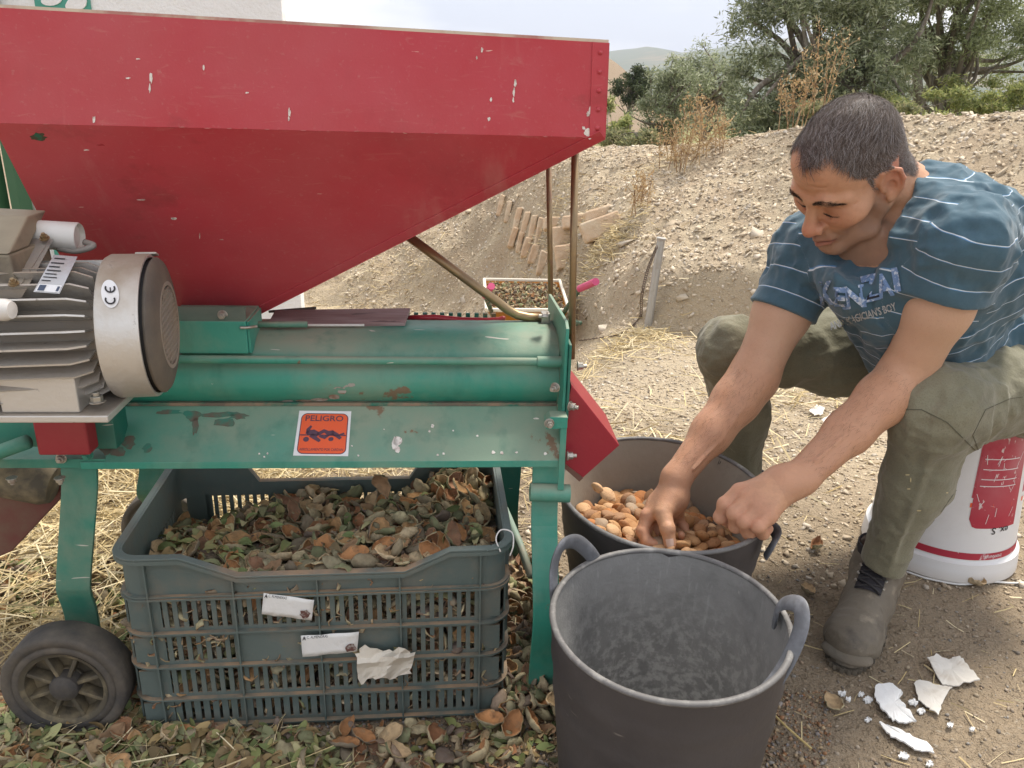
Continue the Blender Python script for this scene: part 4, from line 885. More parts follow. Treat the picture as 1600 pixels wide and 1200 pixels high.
for px, py, w, h in [(265, 644, 24, 4), (300, 649, 16, 10), (305, 666, 6, 16), (345, 648, 34, 5), (350, 660, 22, 8), (372, 650, 18, 6), (200, 690, 14, 12), (185, 705, 14, 10), (230, 700, 9, 8), (165, 700, 12, 12)]:
    pts = [AP(px + w * math.cos(t) * q, py + h * math.sin(t) * q, .0004) for t, q in [(k / 15 * 6.283, rng.uniform(.6, 1.1)) for k in range(15)]]
    if py < 690: mb.prism(pts, -N_ap * .0003)
    else: mb.prism([p for p in pts], -N_ap * .0003)
mb.build('rust_patch', mat('rust_patch', (.14, .115, .085), .9, layers=[dict(col=(.045, .21, .15), scale=30, lo=.44, hi=.60, detail=10)]), H)['kind'] = 'stuff'
# ================================================================== husks and almonds
def cup(L_, w, d, open_=1.0, curl=.2, th=.0022, seed=0, nu=9, nv=7):
    """half of an opened hull: a leathery boat-shaped shell, outside and inside skins"""
    r0 = np.random.default_rng(seed); r1 = r0.uniform(-.35, .35, 4); out = []; inn = []
    for j in range(nv):
        for i in range(nu):
            s = -1 + 2 * i / (nu - 1); t = -1 + 2 * j / (nv - 1); tw = r1[0] * s; pinch = 1 + r1[1] * s
            ww = w * (1 - abs(s) ** 2.0) ** .6 * pinch + .0004; a = t * 1.75 * open_ + tw
            x = s * L_; y = ww * math.sin(a) * (1 + .10 * r0.normal()); z = -d * math.cos(a) * (1 - s * s * .75) + d + curl * L_ * s * s * .6 + r0.normal() * .0010 * abs(t) + r1[2] * .02 * s * t * .5
            out.append((x, y, z)); inn.append((x * .95, y * .90, z + th * (1.0 - .5 * abs(t))))
    V = np.array(out + inn) / 1.0; n = nu * nv; F = []
    for j in range(nv - 1):
        for i in range(nu - 1):
            a = j * nu + i; F.append((a, a + nu, a + nu + 1, a + 1)); F.append((n + a, n + a + 1, n + a + nu + 1, n + a + nu))
    per = [i for i in range(nu)] + [j * nu + nu - 1 for j in range(1, nv)] + [(nv - 1) * nu + i for i in range(nu - 2, -1, -1)] + [j * nu for j in range(nv - 2, 0, -1)]
    for k in range(len(per)): a, b = per[k], per[(k + 1) % len(per)]; F.append((a, b, n + b, n + a))
    return V, np.array(F), n
m_husk = mat('husk', (0, 0, 0), .9, attr='Col', spec=.15, layers=[dict(col=(.16, .11, .07), scale=130, lo=.5, hi=.72, detail=4, amt=.55), dict(col=(.30, .28, .19), scale=60, lo=.58, hi=.7, detail=3, amt=.4)], bump=[(240, .0012, 3)])
husk_out = [(.34, .285, .175), (.30, .265, .16), (.38, .30, .19), (.20, .18, .115), (.165, .135, .095), (.24, .20, .13), (.15, .155, .085), (.22, .165, .12), (.19, .20, .10), (.13, .10, .08)]
husk_in = [(.36, .18, .08), (.27, .135, .07), (.42, .25, .12), (.46, .33, .19), (.30, .19, .11), (.23, .13, .08)]
HV = []
for k in range(14):
    V, F, n = cup(rng.uniform(.0165, .0215), rng.uniform(.0095, .0125), rng.uniform(.006, .0105), rng.uniform(.72, 1.22), rng.uniform(-.35, .55), seed=k)
    HV.append((V, F, n))
def husk_colors(n, ntot, k=None):
    c = np.empty((ntot, 3)); o = np.array(husk_out[rng.integers(len(husk_out))]) * rng.uniform(1.0, 1.6); i = np.array(husk_in[rng.integers(len(husk_in))]) * rng.uniform(.9, 1.35)
    c[:n] = o; c[n:] = i; return c * rng.uniform(.85, 1.15, (ntot, 1))
husk_mesh = []
for k in range(28):
    V, F, n = HV[k % 14]; o = np_mesh('husk', V, F, m_husk, smooth=True, colors=husk_colors(n, len(V))); husk_mesh.append(o.data); COL.objects.unlink(o); bpy.data.objects.remove(o)
def place(name, me, P, rot, sc=1.0):
    o = bpy.data.objects.new(name, me); o.location = P; o.rotation_euler = rot; o.scale = (sc, sc, sc); COL.objects.link(o); return o
def husk_scatter(name, P, n_up=.5):
    """joined mass of husks, three variants"""
    n = len(P); Vs, Fs, Cs = [], [], []; off = 0
    Mx = euler_mats(rng.normal(0, .9, n) + np.where(rng.random(n) < n_up, 0, math.pi), rng.normal(0, .7, n), rng.uniform(0, 6.28, n))
    for i in range(n):
        V, F, m = HV[i % 14]; Vs.append(V @ Mx[i].T * rng.uniform(.75, 1.15) + P[i]); Fs.append(F + off); off += len(V); Cs.append(husk_colors(m, len(V)))
    return props(np_mesh(name, np.concatenate(Vs), np.concatenate(Fs), m_husk, smooth=True, colors=np.concatenate(Cs)), kind='stuff')
# ================================================================== harvest crate
m_crate = mat('crate_plastic', (.088, .120, .110), .5, layers=[dict(col=(.155, .180, .162), scale=5, lo=.35, hi=.75, detail=9, amt=.6, rough=.7), dict(col=(.38, .25, .15), scale=14, lo=.34, hi=.58, detail=11, amt=.9, rough=.95, up=(.4, .9), z=(.315, .30)), dict(col=(.22, .17, .12), scale=16, lo=.50, hi=.8, detail=8, amt=.6, rough=.9)], bump=[(80, .0006, 4)])
CA = R_(5.9); CXA = Vector((math.cos(CA), math.sin(CA), 0)); CYA = Vector((-math.sin(CA), math.cos(CA), 0)); CO = Vector((-.580, 1.046, 0)); CW, CD, CH = .583, .328, .326
def K(a, b, z): return CO + CXA * a + CYA * b + Vector((0, 0, z))
def CRp(px, py, b=-.014):
    d = ray(px, py); t = (b - (CAM - CO).dot(CYA)) / d.dot(CYA); return CAM + d * t
crate = thing('harvest_crate', K(CW / 2, CD / 2, 0), 'grey-green slatted plastic harvest crate heaped with almond husks under the machine', 'crate')
per = []; rr_ = .032
def _add(a, b, na, nb, s): per.append((a, b, na, nb, s))
for side in range(4):
    if side == 0: # front, left to right
        for a in [rr_, .095, .115, .14, .175, .30, .425, .445, .47, .495, CW - rr_]: _add(a, 0, 0, -1, 'f')
        cx, cy, a0 = CW - rr_, rr_, -90
    elif side == 1:
        for b in (.11, .22): _add(CW, b, 1, 0, 'r')
        cx, cy, a0 = CW - rr_, CD - rr_, 0
    elif side == 2:
        for a in [CW - .10, .455, .44, .425, .30, .145, .13, .115]: _add(a, CD, 0, 1, 'b')
        cx, cy, a0 = rr_, CD - rr_, 90
    else:
        for b in (.22, .11): _add(0, b, -1, 0, 'l')
        cx, cy, a0 = rr_, rr_, 180
    for k in range(0, 7):
        a = R_(a0 + 90 * k / 6); _add(cx + rr_ * math.cos(a), cy + rr_ * math.sin(a), math.cos(a), math.sin(a), 'c')
def rimz(a, b, s):
    if s == 'f': return CH - .034 * np.interp(a, [.095, .175, .425, .495], [0, 1, 1, 0])
    if s == 'b': return CH - .046 * np.interp(a, [.115, .145, .425, .455], [0, 1, 1, 0])
    return CH
def ring(o0, o1, zf0, zf1, name, parent=crate, sel=None, bev=0):
    vs, fs = [], []; n = len(per)
    for a, b, na, nb, s in per:
        for o, zf in ((o0, zf0), (o1, zf0), (o1, zf1), (o0, zf1)): vs.append(K(a + na * o, b + nb * o, zf(a, b, s)))
    for i in range(n):
        j = (i + 1) % n
        for k in range(4): fs.append((i * 4 + k, j * 4 + k, j * 4 + (k + 1) % 4, i * 4 + (k + 1) % 4))
    return MB().add(vs, fs).build(name, m_crate, parent, bevel=bev, smooth=True, auto=38)
cz = lambda z: (lambda a, b, s: z)
ribs_z = [.012, .066, .128, .190, .252, .292]
ring(0, .0105, lambda a, b, s: rimz(a, b, s) - .004, rimz, 'rim', bev=.001)
ring(.0080, .0105, lambda a, b, s: rimz(a, b, s) - .011, lambda a, b, s: rimz(a, b, s) - .0042, 'rim_lip')
ring(-.003, 0, lambda a, b, s: min(.254, .3), lambda a, b, s: rimz(a, b, s) - .0005, 'wall')
for z in ribs_z[:-1]: ring(.0003, .0085, cz(z - .0015), cz(z + .0015), 'rib')
rb_z = ribs_z[-1]; ring(.0003, .0065, cz(rb_z - .0375), cz(rb_z - .0345), 'rib')
for i in range(4): ring(-.003, 0, cz(ribs_z[i] - .010 if i else 0), cz(ribs_z[i] + .0075), 'wall')
divs = [.042, .167, .292, .417, .541]
for a in divs:
    zt = rimz(a, 0, 'f') - .005; MB().prism([K(a - .0012, -.0080, .0), K(a + .0012, -.0080, .0), K(a + .0012, -.0002, 0), K(a - .0012, -.0002, 0)], Vector((0, 0, zt))).build('upright', m_crate, crate)
    MB().prism([K(a - .0012, CD + .0080, .0), K(a + .0012, CD + .0080, .0), K(a + .0012, CD, 0), K(a - .0012, CD, 0)], Vector((0, 0, .262))).build('upright', m_crate, crate)
for b in (.055, .165, .275):
    for a0, a1 in ((-.0080, -.0002), (CW + .0002, CW + .0080)): MB().prism([K(a0, b - .0012, 0), K(a1, b - .0012, 0), K(a1, b + .0012, 0), K(a0, b + .0012, 0)], Vector((0, 0, .31))).build('upright', m_crate, crate)
# wall pieces between the slots
def panel(mb, a0, a1, z0, z1, side='f'):
    if side == 'f': mb.prism([K(a0, -.0001, z0), K(a1, -.0001, z0), K(a1, .0030, z0), K(a0, .0030, z0)], Vector((0, 0, z1 - z0)))
    elif side == 'b': mb.prism([K(a0, CD - .003, z0), K(a1, CD - .003, z0), K(a1, CD, z0), K(a0, CD, z0)], Vector((0, 0, z1 - z0)))
    else:
        x = 0 if side == 'l' else CW - .003; mb.prism([K(x, a0, z0), K(x + .003, a0, z0), K(x + .003, a1, z0), K(x, a1, z0)], Vector((0, 0, z1 - z0)))
rows = [(ribs_z[i] + .0075, (ribs_z[i + 1] - .010) if i < 3 else .2545) for i in range(4)]
rest = MB(); slat_me = {}
for ri, (z0, z1) in enumerate(rows):
    for e0, e1 in ((rr_ * .3, .056), (.533, CW - rr_ * .3)): 
        panel(rest, e0, e1, z0, z1); panel(rest, e0, e1, z0, z1, 'b')
    for bi in range(4):
        A, B = divs[bi] + .006, divs[bi + 1] - .004
        if ri == 2 and bi in (1, 2):
            mb = MB(); panel(mb, divs[bi] - .004, divs[bi + 1] + .006, z0, z1); mb.build('label_panel', m_crate, crate); panel(rest, A - .008, B + .008, z0, z1, 'b'); continue
        n = 8; p = (B - A) / n; sw = p * (.50 if ri else .66)
        for k in range(n + 1):
            c = A + p * k; w = sw if 0 < k < n else sw
            key = (ri, round(w, 4))
            if key not in slat_me:
                m_ = MB(); m_.box((0, 0, 0), (w, .0032, z1 - z0 + .0008)); o = m_.build('slat', m_crate, None, bevel=.0006, seg=1); slat_me[key] = o.data; COL.objects.unlink(o); bpy.data.objects.remove(o)
            o = bpy.data.objects.new('slat', slat_me[key]); o.matrix_basis = Matrix.Translation(K(c, .0014, (z0 + z1) / 2)) @ Matrix.Rotation(CA, 4, 'Z'); link(o, crate)
            panel(rest, c - w / 2, c + w / 2, z0, z1, 'b')
    for side in ('l', 'r'):
        panel(rest, rr_ * .4, .055, z0, z1, side); panel(rest, CD - .055, CD - rr_ * .4, z0, z1, side)
        for k in range(17): c = .062 + k * .0128; panel(rest, c - .0033, c + .0033, z0, z1, side)
o = rest.build('slats', m_crate, crate); o['kind'] = 'stuff'
MB().prism([K(.003, .003, .004), K(CW - .003, .003, .004), K(CW - .003, CD - .003, .004), K(.003, CD - .003, .004)], Vector((0, 0, .003))).build('floor', m_crate, crate)
# paper stickers on the front, stuck over ribs and slats
m_paper = mat('sticker_paper', (.74, .73, .70), .7, layers=[dict(col=(.55, .48, .38), scale=22, lo=.52, hi=.75, detail=8, amt=.6)], bump=[(40, .002, 4)])
def sticker(pts, name, b=-.0092, crumple=.002, parent=crate, nu=8, nv=5, m=m_paper):
    vs, fs = [], []
    for j in range(nv + 1):
        for i in range(nu + 1):
            s, t = i / nu, j / nv
            x = (1 - t) * ((1 - s) * pts[0][0] + s * pts[1][0]) + t * ((1 - s) * pts[3][0] + s * pts[2][0]); y = (1 - t) * ((1 - s) * pts[0][1] + s * pts[1][1]) + t * ((1 - s) * pts[3][1] + s * pts[2][1])
            P = CRp(x, y, b - .0005); vs.append(P - CYA * (rng.uniform(0, crumple) + .004 * crumple))
    for j in range(nv):
        for i in range(nu): a = j * (nu + 1) + i; fs.append((a, a + 1, a + nu + 2, a + nu + 1))
    o = MB().add(vs, fs).build(name, m, parent, smooth=True); so = o.modifiers.new('s', 'SOLIDIFY'); so.thickness = .0006; so.offset = 0
    return o
S1 = [(409, 959), (487, 969), (491, 937), (412, 926)]; S2 = [(473, 1026), (558, 1017), (561, 987), (470, 993)]
s1 = sticker(S1, 'sticker'); s2 = sticker(S2, 'sticker')
def on_st(S, s, t): return ((1 - t) * ((1 - s) * S[0][0] + s * S[1][0]) + t * ((1 - s) * S[3][0] + s * S[2][0]), (1 - t) * ((1 - s) * S[0][1] + s * S[1][1]) + t * ((1 - s) * S[3][1] + s * S[2][1]))
for S, par, tx in ((S1, s1, .25), (S2, s2, .25)):
    V, F = fit_text('A. C. ALMENDRAS', .42, .13); MB().add([CRp(*on_st(S, tx + v.x, .88 + v.y), -.0125) for v in V], F).build('lettering', m_black, par)
    V, F = fit_text('A', .06, .16, .02); MB().add([CRp(*on_st(S, .05 + v.x, .84 + v.y), -.0125) for v in V], F).build('lettering', m_black, par)
    pts = [CRp(*on_st(S, .86 + .13 * math.cos(t) * q, .22 + .22 * math.sin(t) * q), -.0127) for t, q in [(k / 13 * 6.283, rng.uniform(.6, 1.15)) for k in range(13)]]
    MB().add(pts, [tuple(range(13))]).build('printed_picture', mat('print_picture', (.12, .05, .04), .6, layers=[dict(col=(.32, .28, .25), scale=160, lo=.48, hi=.56)]), par)
# crumpled torn paper
Pt = [(566, 1067), (618, 1054), (620, 1030), (552, 1035)]
m_paper2 = mat('kraft_paper', (.66, .61, .52), .85, layers=[dict(col=(.5, .42, .32), scale=20, lo=.5, hi=.8, amt=.5)])
def torn(pts, nu, nv):
    vs, fs = [], []
    for j in range(nv + 1):
        for i in range(nu + 1):
            s, t = i / nu, j / nv; x = (1 - t) * ((1 - s) * pts[0][0] + s * pts[1][0]) + t * ((1 - s) * pts[3][0] + s * pts[2][0]); y = (1 - t) * ((1 - s) * pts[0][1] + s * pts[1][1]) + t * ((1 - s) * pts[3][1] + s * pts[2][1])
            ed = i in (0, nu) or j in (0, nv); x += rng.normal(0, 1.8 if ed else .6); y += rng.normal(0, 2.2 if ed else .6)
            rdg = .016 * math.exp(-((s - .62 - .3 * (t - .5)) / .10) ** 2) + .010 * math.exp(-((t - .55 - .2 * s) / .12) ** 2) + rng.uniform(0, .004)
            vs.append(CRp(x, y, -.0100 - rdg))
    for j in range(nv):
        for i in range(nu):
            a = j * (nu + 1) + i
            if (i, j) in ((nu - 1, nv - 1), (0, nv - 1)): continue
            fs += [(a, a + 1, a + nu + 2), (a, a + nu + 2, a + nu + 1)]
    o = MB().add(vs, fs).build('torn_paper', m_paper2, crate); so = o.modifiers.new('s', 'SOLIDIFY'); so.thickness = .0006; return o
torn([(560, 1068), (640, 1052), (651, 1016), (553, 1013)], 11, 7)
tie = MB().tube(smooth_path([CRp(*q_) for q_ in [(782, 862, -.01), (775, 842, .01), (783, 828, .02), (800, 832, .01), (802, 852, -.012), (797, 868, -.016)]], 6), .0011, 6); tie.build('cable_tie', m_plastic_w, crate)
# heap of husks
def heap(a, b): return .266 - .030 * (b / CD) ** 2 * (1 - .8 * sstep(a, .40, .52)) + .020 * math.sin(a * 16 + 1) * math.sin(b * 13) + .022 * (a / CW - .5) * 1.3 + .018 * (1 - b / CD) * math.exp(-((a - .3) / .18) ** 2) + .03 * math.exp(-((a - .5) ** 2 + (b - .30) ** 2) / .008) - .02 * math.exp(-((a - .05) / .07) ** 2)
n = 1500; Pc = []
for i in range(n):
    a, b = rng.uniform(.014, CW - .014), rng.uniform(.012, CD - .014); Pc.append(K(a, b, heap(a, b) - rng.uniform(.004, .03))[:])
for i in range(1400):
    a, b, z = rng.uniform(.016, CW - .016), rng.uniform(.012, .045), rng.uniform(.02, .26); Pc.append(K(a, b, z)[:])
for i in range(250):
    a, b, z = rng.uniform(.005, .03), rng.uniform(.016, CD - .02), rng.uniform(.02, .24); Pc.append(K(a if i % 2 else CW - .02, b, z)[:])
husk_scatter('husk_heap', np.array(Pc))
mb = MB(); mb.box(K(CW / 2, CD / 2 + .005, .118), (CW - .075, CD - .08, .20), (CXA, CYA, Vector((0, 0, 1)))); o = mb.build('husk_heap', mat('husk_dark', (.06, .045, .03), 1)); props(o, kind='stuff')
GH = 'empty almond husks on the heap in the crate'; LH = 'small leathery brown-green almond husk lying on the heap in the plastic crate'
spots = []; tries = 0
while len(spots) < 262 and tries < 20000:
    tries += 1; a, b = rng.uniform(.018, CW - .018), rng.uniform(.014, CD - .02)
    if all((a - p[0]) ** 2 + (b - p[1]) ** 2 > .0195 ** 2 for p in spots): spots.append((a, b))
for i, (a, b) in enumerate(spots):
    o = place('husk', husk_mesh[rng.integers(28)], K(a, b, heap(a, b) + rng.uniform(-.002, .008)), (rng.normal(0, .6) + (math.pi if rng.random() < .45 else 0), rng.normal(0, .6), rng.uniform(0, 6.28)), rng.uniform(1.0, 1.35)); props(o, LH, 'husk', GH)
# one falling husk
fh = place('husk', husk_mesh[3], CRp(596, 752, .16), (1.9, 1.1, .4), 1.15); props(fh, 'pale open almond husk falling through the air above the crate', 'husk')

# leaves mixed into the heap, mostly at its left end
# ================================================================== litter of leaves and husks on the ground
m_leafl = mat('fallen_leaf', (0, 0, 0), .75, attr='Col', spec=.25, layers=[dict(col=(.25, .16, .08), scale=60, lo=.55, hi=.7, amt=.5)])
Lb = []
for k in range(1):
    V = []; F = []
    for i in range(6):
        s = i / 5; w = .24 * math.sin(math.pi * min(1, s * .92 + .06)) ** .8
        for t in (-1, 0, 1): V.append((s - .5, t * w, .10 * t * t * w * 4 - .35 * (s - .5) ** 2))
    for i in range(5):
        for t in range(2): a = i * 3 + t; F.append((a, a + 3, a + 4, a + 1))
    Lb = (np.array(V), np.array(F))
def leaves(name, X, Y, size, pal, lift, tilt=.45):
    n = len(X); s = rng.uniform(*size, n); z = land(X, Y) + rng.random(n) * lift + .003
    c = np.array(pal)[rng.integers(0, len(pal), n)] * rng.uniform(.7, 1.25, (n, 1)); w = rng.uniform(.7, 1.3, n)
    return props(scatter(name, Lb, np.stack([X, Y, z], -1), euler_mats(rng.normal(0, tilt, n), rng.normal(0, tilt * .8, n), rng.uniform(0, 6.28, n)), np.stack([s, s * w, s * rng.uniform(-1, 2, n)], -1), c, m_leafl, smooth=True), kind='stuff')
pal_l = [(.34, .34, .16), (.42, .38, .20), (.20, .25, .10), (.22, .24, .09), (.13, .16, .06), (.30, .28, .12), (.27, .19, .09), (.20, .15, .08), (.33, .24, .11), (.24, .25, .13)]
def region(n, pts):
    """random ground points inside a photo polygon"""
    P = [PZ(x, y, 0) for x, y in pts]; xs, ys = [p.x for p in P], [p.y for p in P]; out = []
    while len(out) < n:
        x, y = rng.uniform(min(xs), max(xs)), rng.uniform(min(ys), max(ys)); c = False; j = len(P) - 1
        for i in range(len(P)):
            if (ys[i] > y) != (ys[j] > y) and x < (xs[j] - xs[i]) * (y - ys[i]) / (ys[j] - ys[i]) + xs[i]: c = not c
            j = i
        if c: out.append((x, y))
    out = np.array(out); return out[:, 0], out[:, 1]
nn = 150; aa, bb = rng.uniform(.02, CW - .02, nn) * np.where(rng.random(nn) < .65, .35, 1), rng.uniform(.02, CD - .02, nn); PP = np.array([K(a, b, heap(a, b) + .014)[:] for a, b in zip(aa, bb)]); ss = rng.uniform(.018, .038, nn)
props(scatter('heap_leaves', Lb, PP, euler_mats(rng.normal(0, .5, nn), rng.normal(0, .4, nn), rng.uniform(0, 6.28, nn)), np.stack([ss, ss, ss * 1.5], -1), np.array(pal_l)[rng.integers(0, len(pal_l), nn)] * rng.uniform(.8, 1.2, (nn, 1)), m_leafl, smooth=True), kind='stuff')
RA = [(-120, 1105), (230, 1120), (240, 1150), (480, 1150), (560, 1260), (-120, 1260)]
RB = [(-60, 900), (200, 880), (215, 1120), (180, 960), (0, 985)]
RC = [(780, 890), (865, 900), (865, 1260), (440, 1260), (460, 1150), (775, 1130)]
RD = [(10, 960), (90, 900), (190, 900), (200, 1000)]
X, Y = region(1500, RA); leaves('leaf_litter', X, Y, (.018, .042), pal_l, .022)
X, Y = region(900, RB); leaves('leaf_litter', X, Y, (.018, .045), pal_l, .03)
X, Y = region(420, RC); leaves('leaf_litter', X, Y, (.012, .034), pal_l[3:], .008)
X, Y = region(430, [(-60, 1180), (60, 990), (240, 1130), (560, 1150), (560, 1260), (-60, 1260)]); husk_scatter('husk_litter', np.stack([X, Y, land(X, Y) + .004 + rng.random(len(X)) * .008], -1) if True else None)
X, Y = region(520, RC[:1] + [(866, 900), (866, 1130), (780, 1130)]); husk_scatter('husk_litter', np.stack([X, Y, land(X, Y) + .004 + rng.random(len(X)) * .04], -1))
X, Y = region(260, RB); husk_scatter('husk_litter', np.stack([X, Y, land(X, Y) + .006 + rng.random(len(X)) * .03], -1))
X, Y = region(500, RA); X, Y = X[:260], Y[:260]; straws('straw_bits', X, Y, (.02, .10), pal_straw + [(.35, .36, .16)], .0014, .03, .2)
_x, _y = region(110, [(560, 1140), (860, 1120), (866, 1260), (560, 1260)]); husk_scatter('husk_litter', np.stack([_x, _y, land(_x, _y) + .006], -1))
X, Y = region(6500, [(200, 1140), (860, 1080), (1300, 1080), (1300, 1260), (100, 1260)]); 
nn = len(X); S = np.exp(rng.normal(-6.05, .45, nn))[:, None] * rng.uniform(.5, 1.3, (nn, 3)); props(scatter('crumbs', stone_base(5), np.stack([X, Y, land(X, Y) + .001], -1), euler_mats(*rng.uniform(-3, 3, (3, nn))), S * .9, rock_cols(nn, [(.30, .15, .07), (.22, .13, .08), (.38, .24, .14), (.25, .23, .22), (.40, .30, .18)]), m_stone), kind='stuff')
GL = 'almond husks lying on the ground by the crate'
X, Y = region(36, [(0, 1150), (240, 1130), (250, 1155), (780, 1140), (800, 1030), (850, 1040), (858, 1200), (0, 1220)])
for x, y in zip(X, Y): props(place('husk', husk_mesh[rng.integers(28)], (x, y, float(land(x, y)) + .020), (rng.normal(0, .5) + (math.pi if rng.random() < .4 else 0), rng.normal(0, .4), rng.uniform(0, 6.28)), rng.uniform(1.0, 1.35)), 'almond husk lying on the ground among leaves in front of the crate', 'husk', GL)

# ================================================================== rubber tubs
m_rub = mat('tub_rubber_out', (.040, .036, .038), .55, layers=[dict(col=(.085, .075, .072), scale=5, lo=.35, hi=.75, detail=9, amt=.7, rough=.75), dict(col=(.26, .23, .20), scale=30, lo=.70, hi=.74, detail=3, stretch=(.5, .5, 3), amt=.5, rough=.8)], bump=[(60, .0006, 3)])
m_rubin1 = mat('tub_dusty_inside', (.30, .27, .22), .8, layers=[dict(col=(.16, .14, .12), scale=16, lo=.55, hi=.72, detail=10, amt=.6), dict(col=(.40, .36, .30), scale=4, lo=.4, hi=.7, detail=6, amt=.8), dict(col=(.03, .03, .03), scale=9, lo=.66, hi=.70, detail=12, amt=.8, stretch=(1, 1, .5)), dict(col=(.02, .02, .02), scale=22, lo=.70, hi=.715, detail=3, stretch=(1, 1, .25), dist=1)], bump=[(50, .001, 5)])
m_rubin2 = mat('tub_scuffed_inside', (.20, .198, .19), .55, layers=[dict(col=(.28, .275, .265), scale=12, lo=.35, hi=.7, detail=12, amt=.9), dict(col=(.46, .45, .43), scale=70, lo=.46, hi=.60, detail=12, amt=.9, z=(.26, .06)), dict(col=(.40, .39, .37), scale=14, lo=.5, hi=.7, detail=12, amt=.5, z=(.20, .05), stretch=(1, 1, .5)), dict(col=(.42, .42, .40), scale=60, lo=.58, hi=.70, detail=8, amt=.35, stretch=(1.6, 1.6, .3)), dict(col=(.08, .08, .08), scale=8, lo=.56, hi=.74, detail=8, amt=.6), dict(col=(.42, .41, .38), scale=40, lo=.74, hi=.75, detail=2, stretch=(3, 3, .3), dist=2.5, amt=.5)], bump=[(45, .0016, 6), (160, .0006, 3)])
def tub(name, label, c, ax, ay, rot, h, rb, m_in, zt=lambda t: 0, grooves=(), n=72):
    root = thing(name, (c[0], c[1], 0), label, 'tub', 'black rubber tubs')
    cr, sr = math.cos(rot), math.sin(rot)
    def pt(t, q, z, off):   # q: 0 bottom..1 rim
        e = .72 + .28 * q if False else (rb + (1 - rb) * q ** .85); x, y = (ax * e + off) * math.cos(t), (ay * e + off) * math.sin(t)
        return Vector((c[0] + x * cr - y * sr, c[1] + x * sr + y * cr, z + zt(t) * q ** 2))
    out, inn = [], []; qs = np.linspace(0, 1, 26)
    def skin(off, z0, flip, gr):
        vs, fs = [], []
        for j, q in enumerate(qs):
            o = off + (.0018 if any(abs(q - g) < .017 for g in gr) else 0)
            for k in range(n): vs.append(pt(2 * math.pi * k / n, q, z0 + (h - z0) * q, o))
        for j in range(len(qs) - 1):
            for k in range(n): f = (j * n + k, j * n + (k + 1) % n, (j + 1) * n + (k + 1) % n, (j + 1) * n + k); fs.append(f[::-1] if flip else f)
        return vs, fs
    vs, fs = skin(0, 0, False, grooves); fs.append(tuple(range(n))[::-1]); mesh_obj('outer_wall', vs, fs, m_rub, root, True); 
    vs, fs = skin(-.005, .005, True, ()); fs.append(tuple(range(n))); mesh_obj('inner_wall', vs, fs, m_in, root, True)
    path = [pt(2 * math.pi * k / n, 1, h, -.0025) for k in range(n)]; b = MB(); m = 8
    for i, p in enumerate(path):
        t = (path[(i + 1) % n] - path[i - 1]).normalized(); s_ = t.cross(Vector((0, 0, 1))).normalized()
        for k in range(m): a = 2 * math.pi * k / m; b.v.append(p + s_ * math.cos(a) * .0048 + Vector((0, 0, 1)) * math.sin(a) * .0038)
    for i in range(n):
        for k in range(m): b.f.append((i * m + k, i * m + (k + 1) % m, ((i + 1) % n) * m + (k + 1) % m, ((i + 1) % n) * m + k)); b.m.append(0)
    m_rimr = mat('tub_rim', (.13, .125, .12), .6, layers=[dict(col=(.32, .31, .29), scale=40, lo=.5, hi=.7, detail=6, amt=.7)])
    b.build('rim', m_rimr, root, smooth=True); return root, pt
m_handle = mat('tub_handle', (.12, .125, .135), .5, layers=[dict(col=(.28, .29, .32), scale=25, lo=.48, hi=.75, detail=8, amt=.7, rough=.7)], bump=[(90, .0006, 3)])
zt1 = lambda t: .012 * math.cos(2 * t) * 0
tb1, pt1 = tub('rubber_tub', 'dusty black rubber tub holding shelled-out almonds under the red chute', (.282, 1.362), .190, .226, R_(2), .300, .74, m_rubin1, grooves=(.55, .62, .69, .76))
tb2, pt2 = tub('rubber_tub', 'empty black rubber tub with two raised handles, nearest the camera', (.229, .972), .166, .176, R_(-14), .300, .84, m_rubin2, grooves=(.60, .70, .80))
def handle(pts, parent, w=.011, th=.5):
    P = smooth_path(pts, 7); b = MB(); b.tube(P, w, 12, flat=((0, 0, 1), (1.25, .40))); o = b.build('handle', m_handle, parent, smooth=True, auto=60); return o
def HP(px, py, Y): return PY(px, py, Y)
handle([HP(872, 985, 1.03), HP(866, 930, 1.035), HP(866, 885, 1.045), HP(878, 853, 1.06), HP(898, 846, 1.085), HP(916, 858, 1.10), HP(930, 876, 1.115), HP(940, 900, 1.13)], tb2, .0095)
handle([HP(1172, 1100, .868), HP(1208, 1068, .882), HP(1236, 1022, .90), HP(1252, 978, .915), HP(1250, 948, .935), HP(1232, 941, .96), HP(1216, 950, .98), HP(1210, 975, .985)], tb2, .0095)
handle([HP(1196, 870, 1.20), HP(1208, 850, 1.20), HP(1214, 836, 1.22), HP(1208, 826, 1.25), HP(1196, 820, 1.28)], tb1, .009)

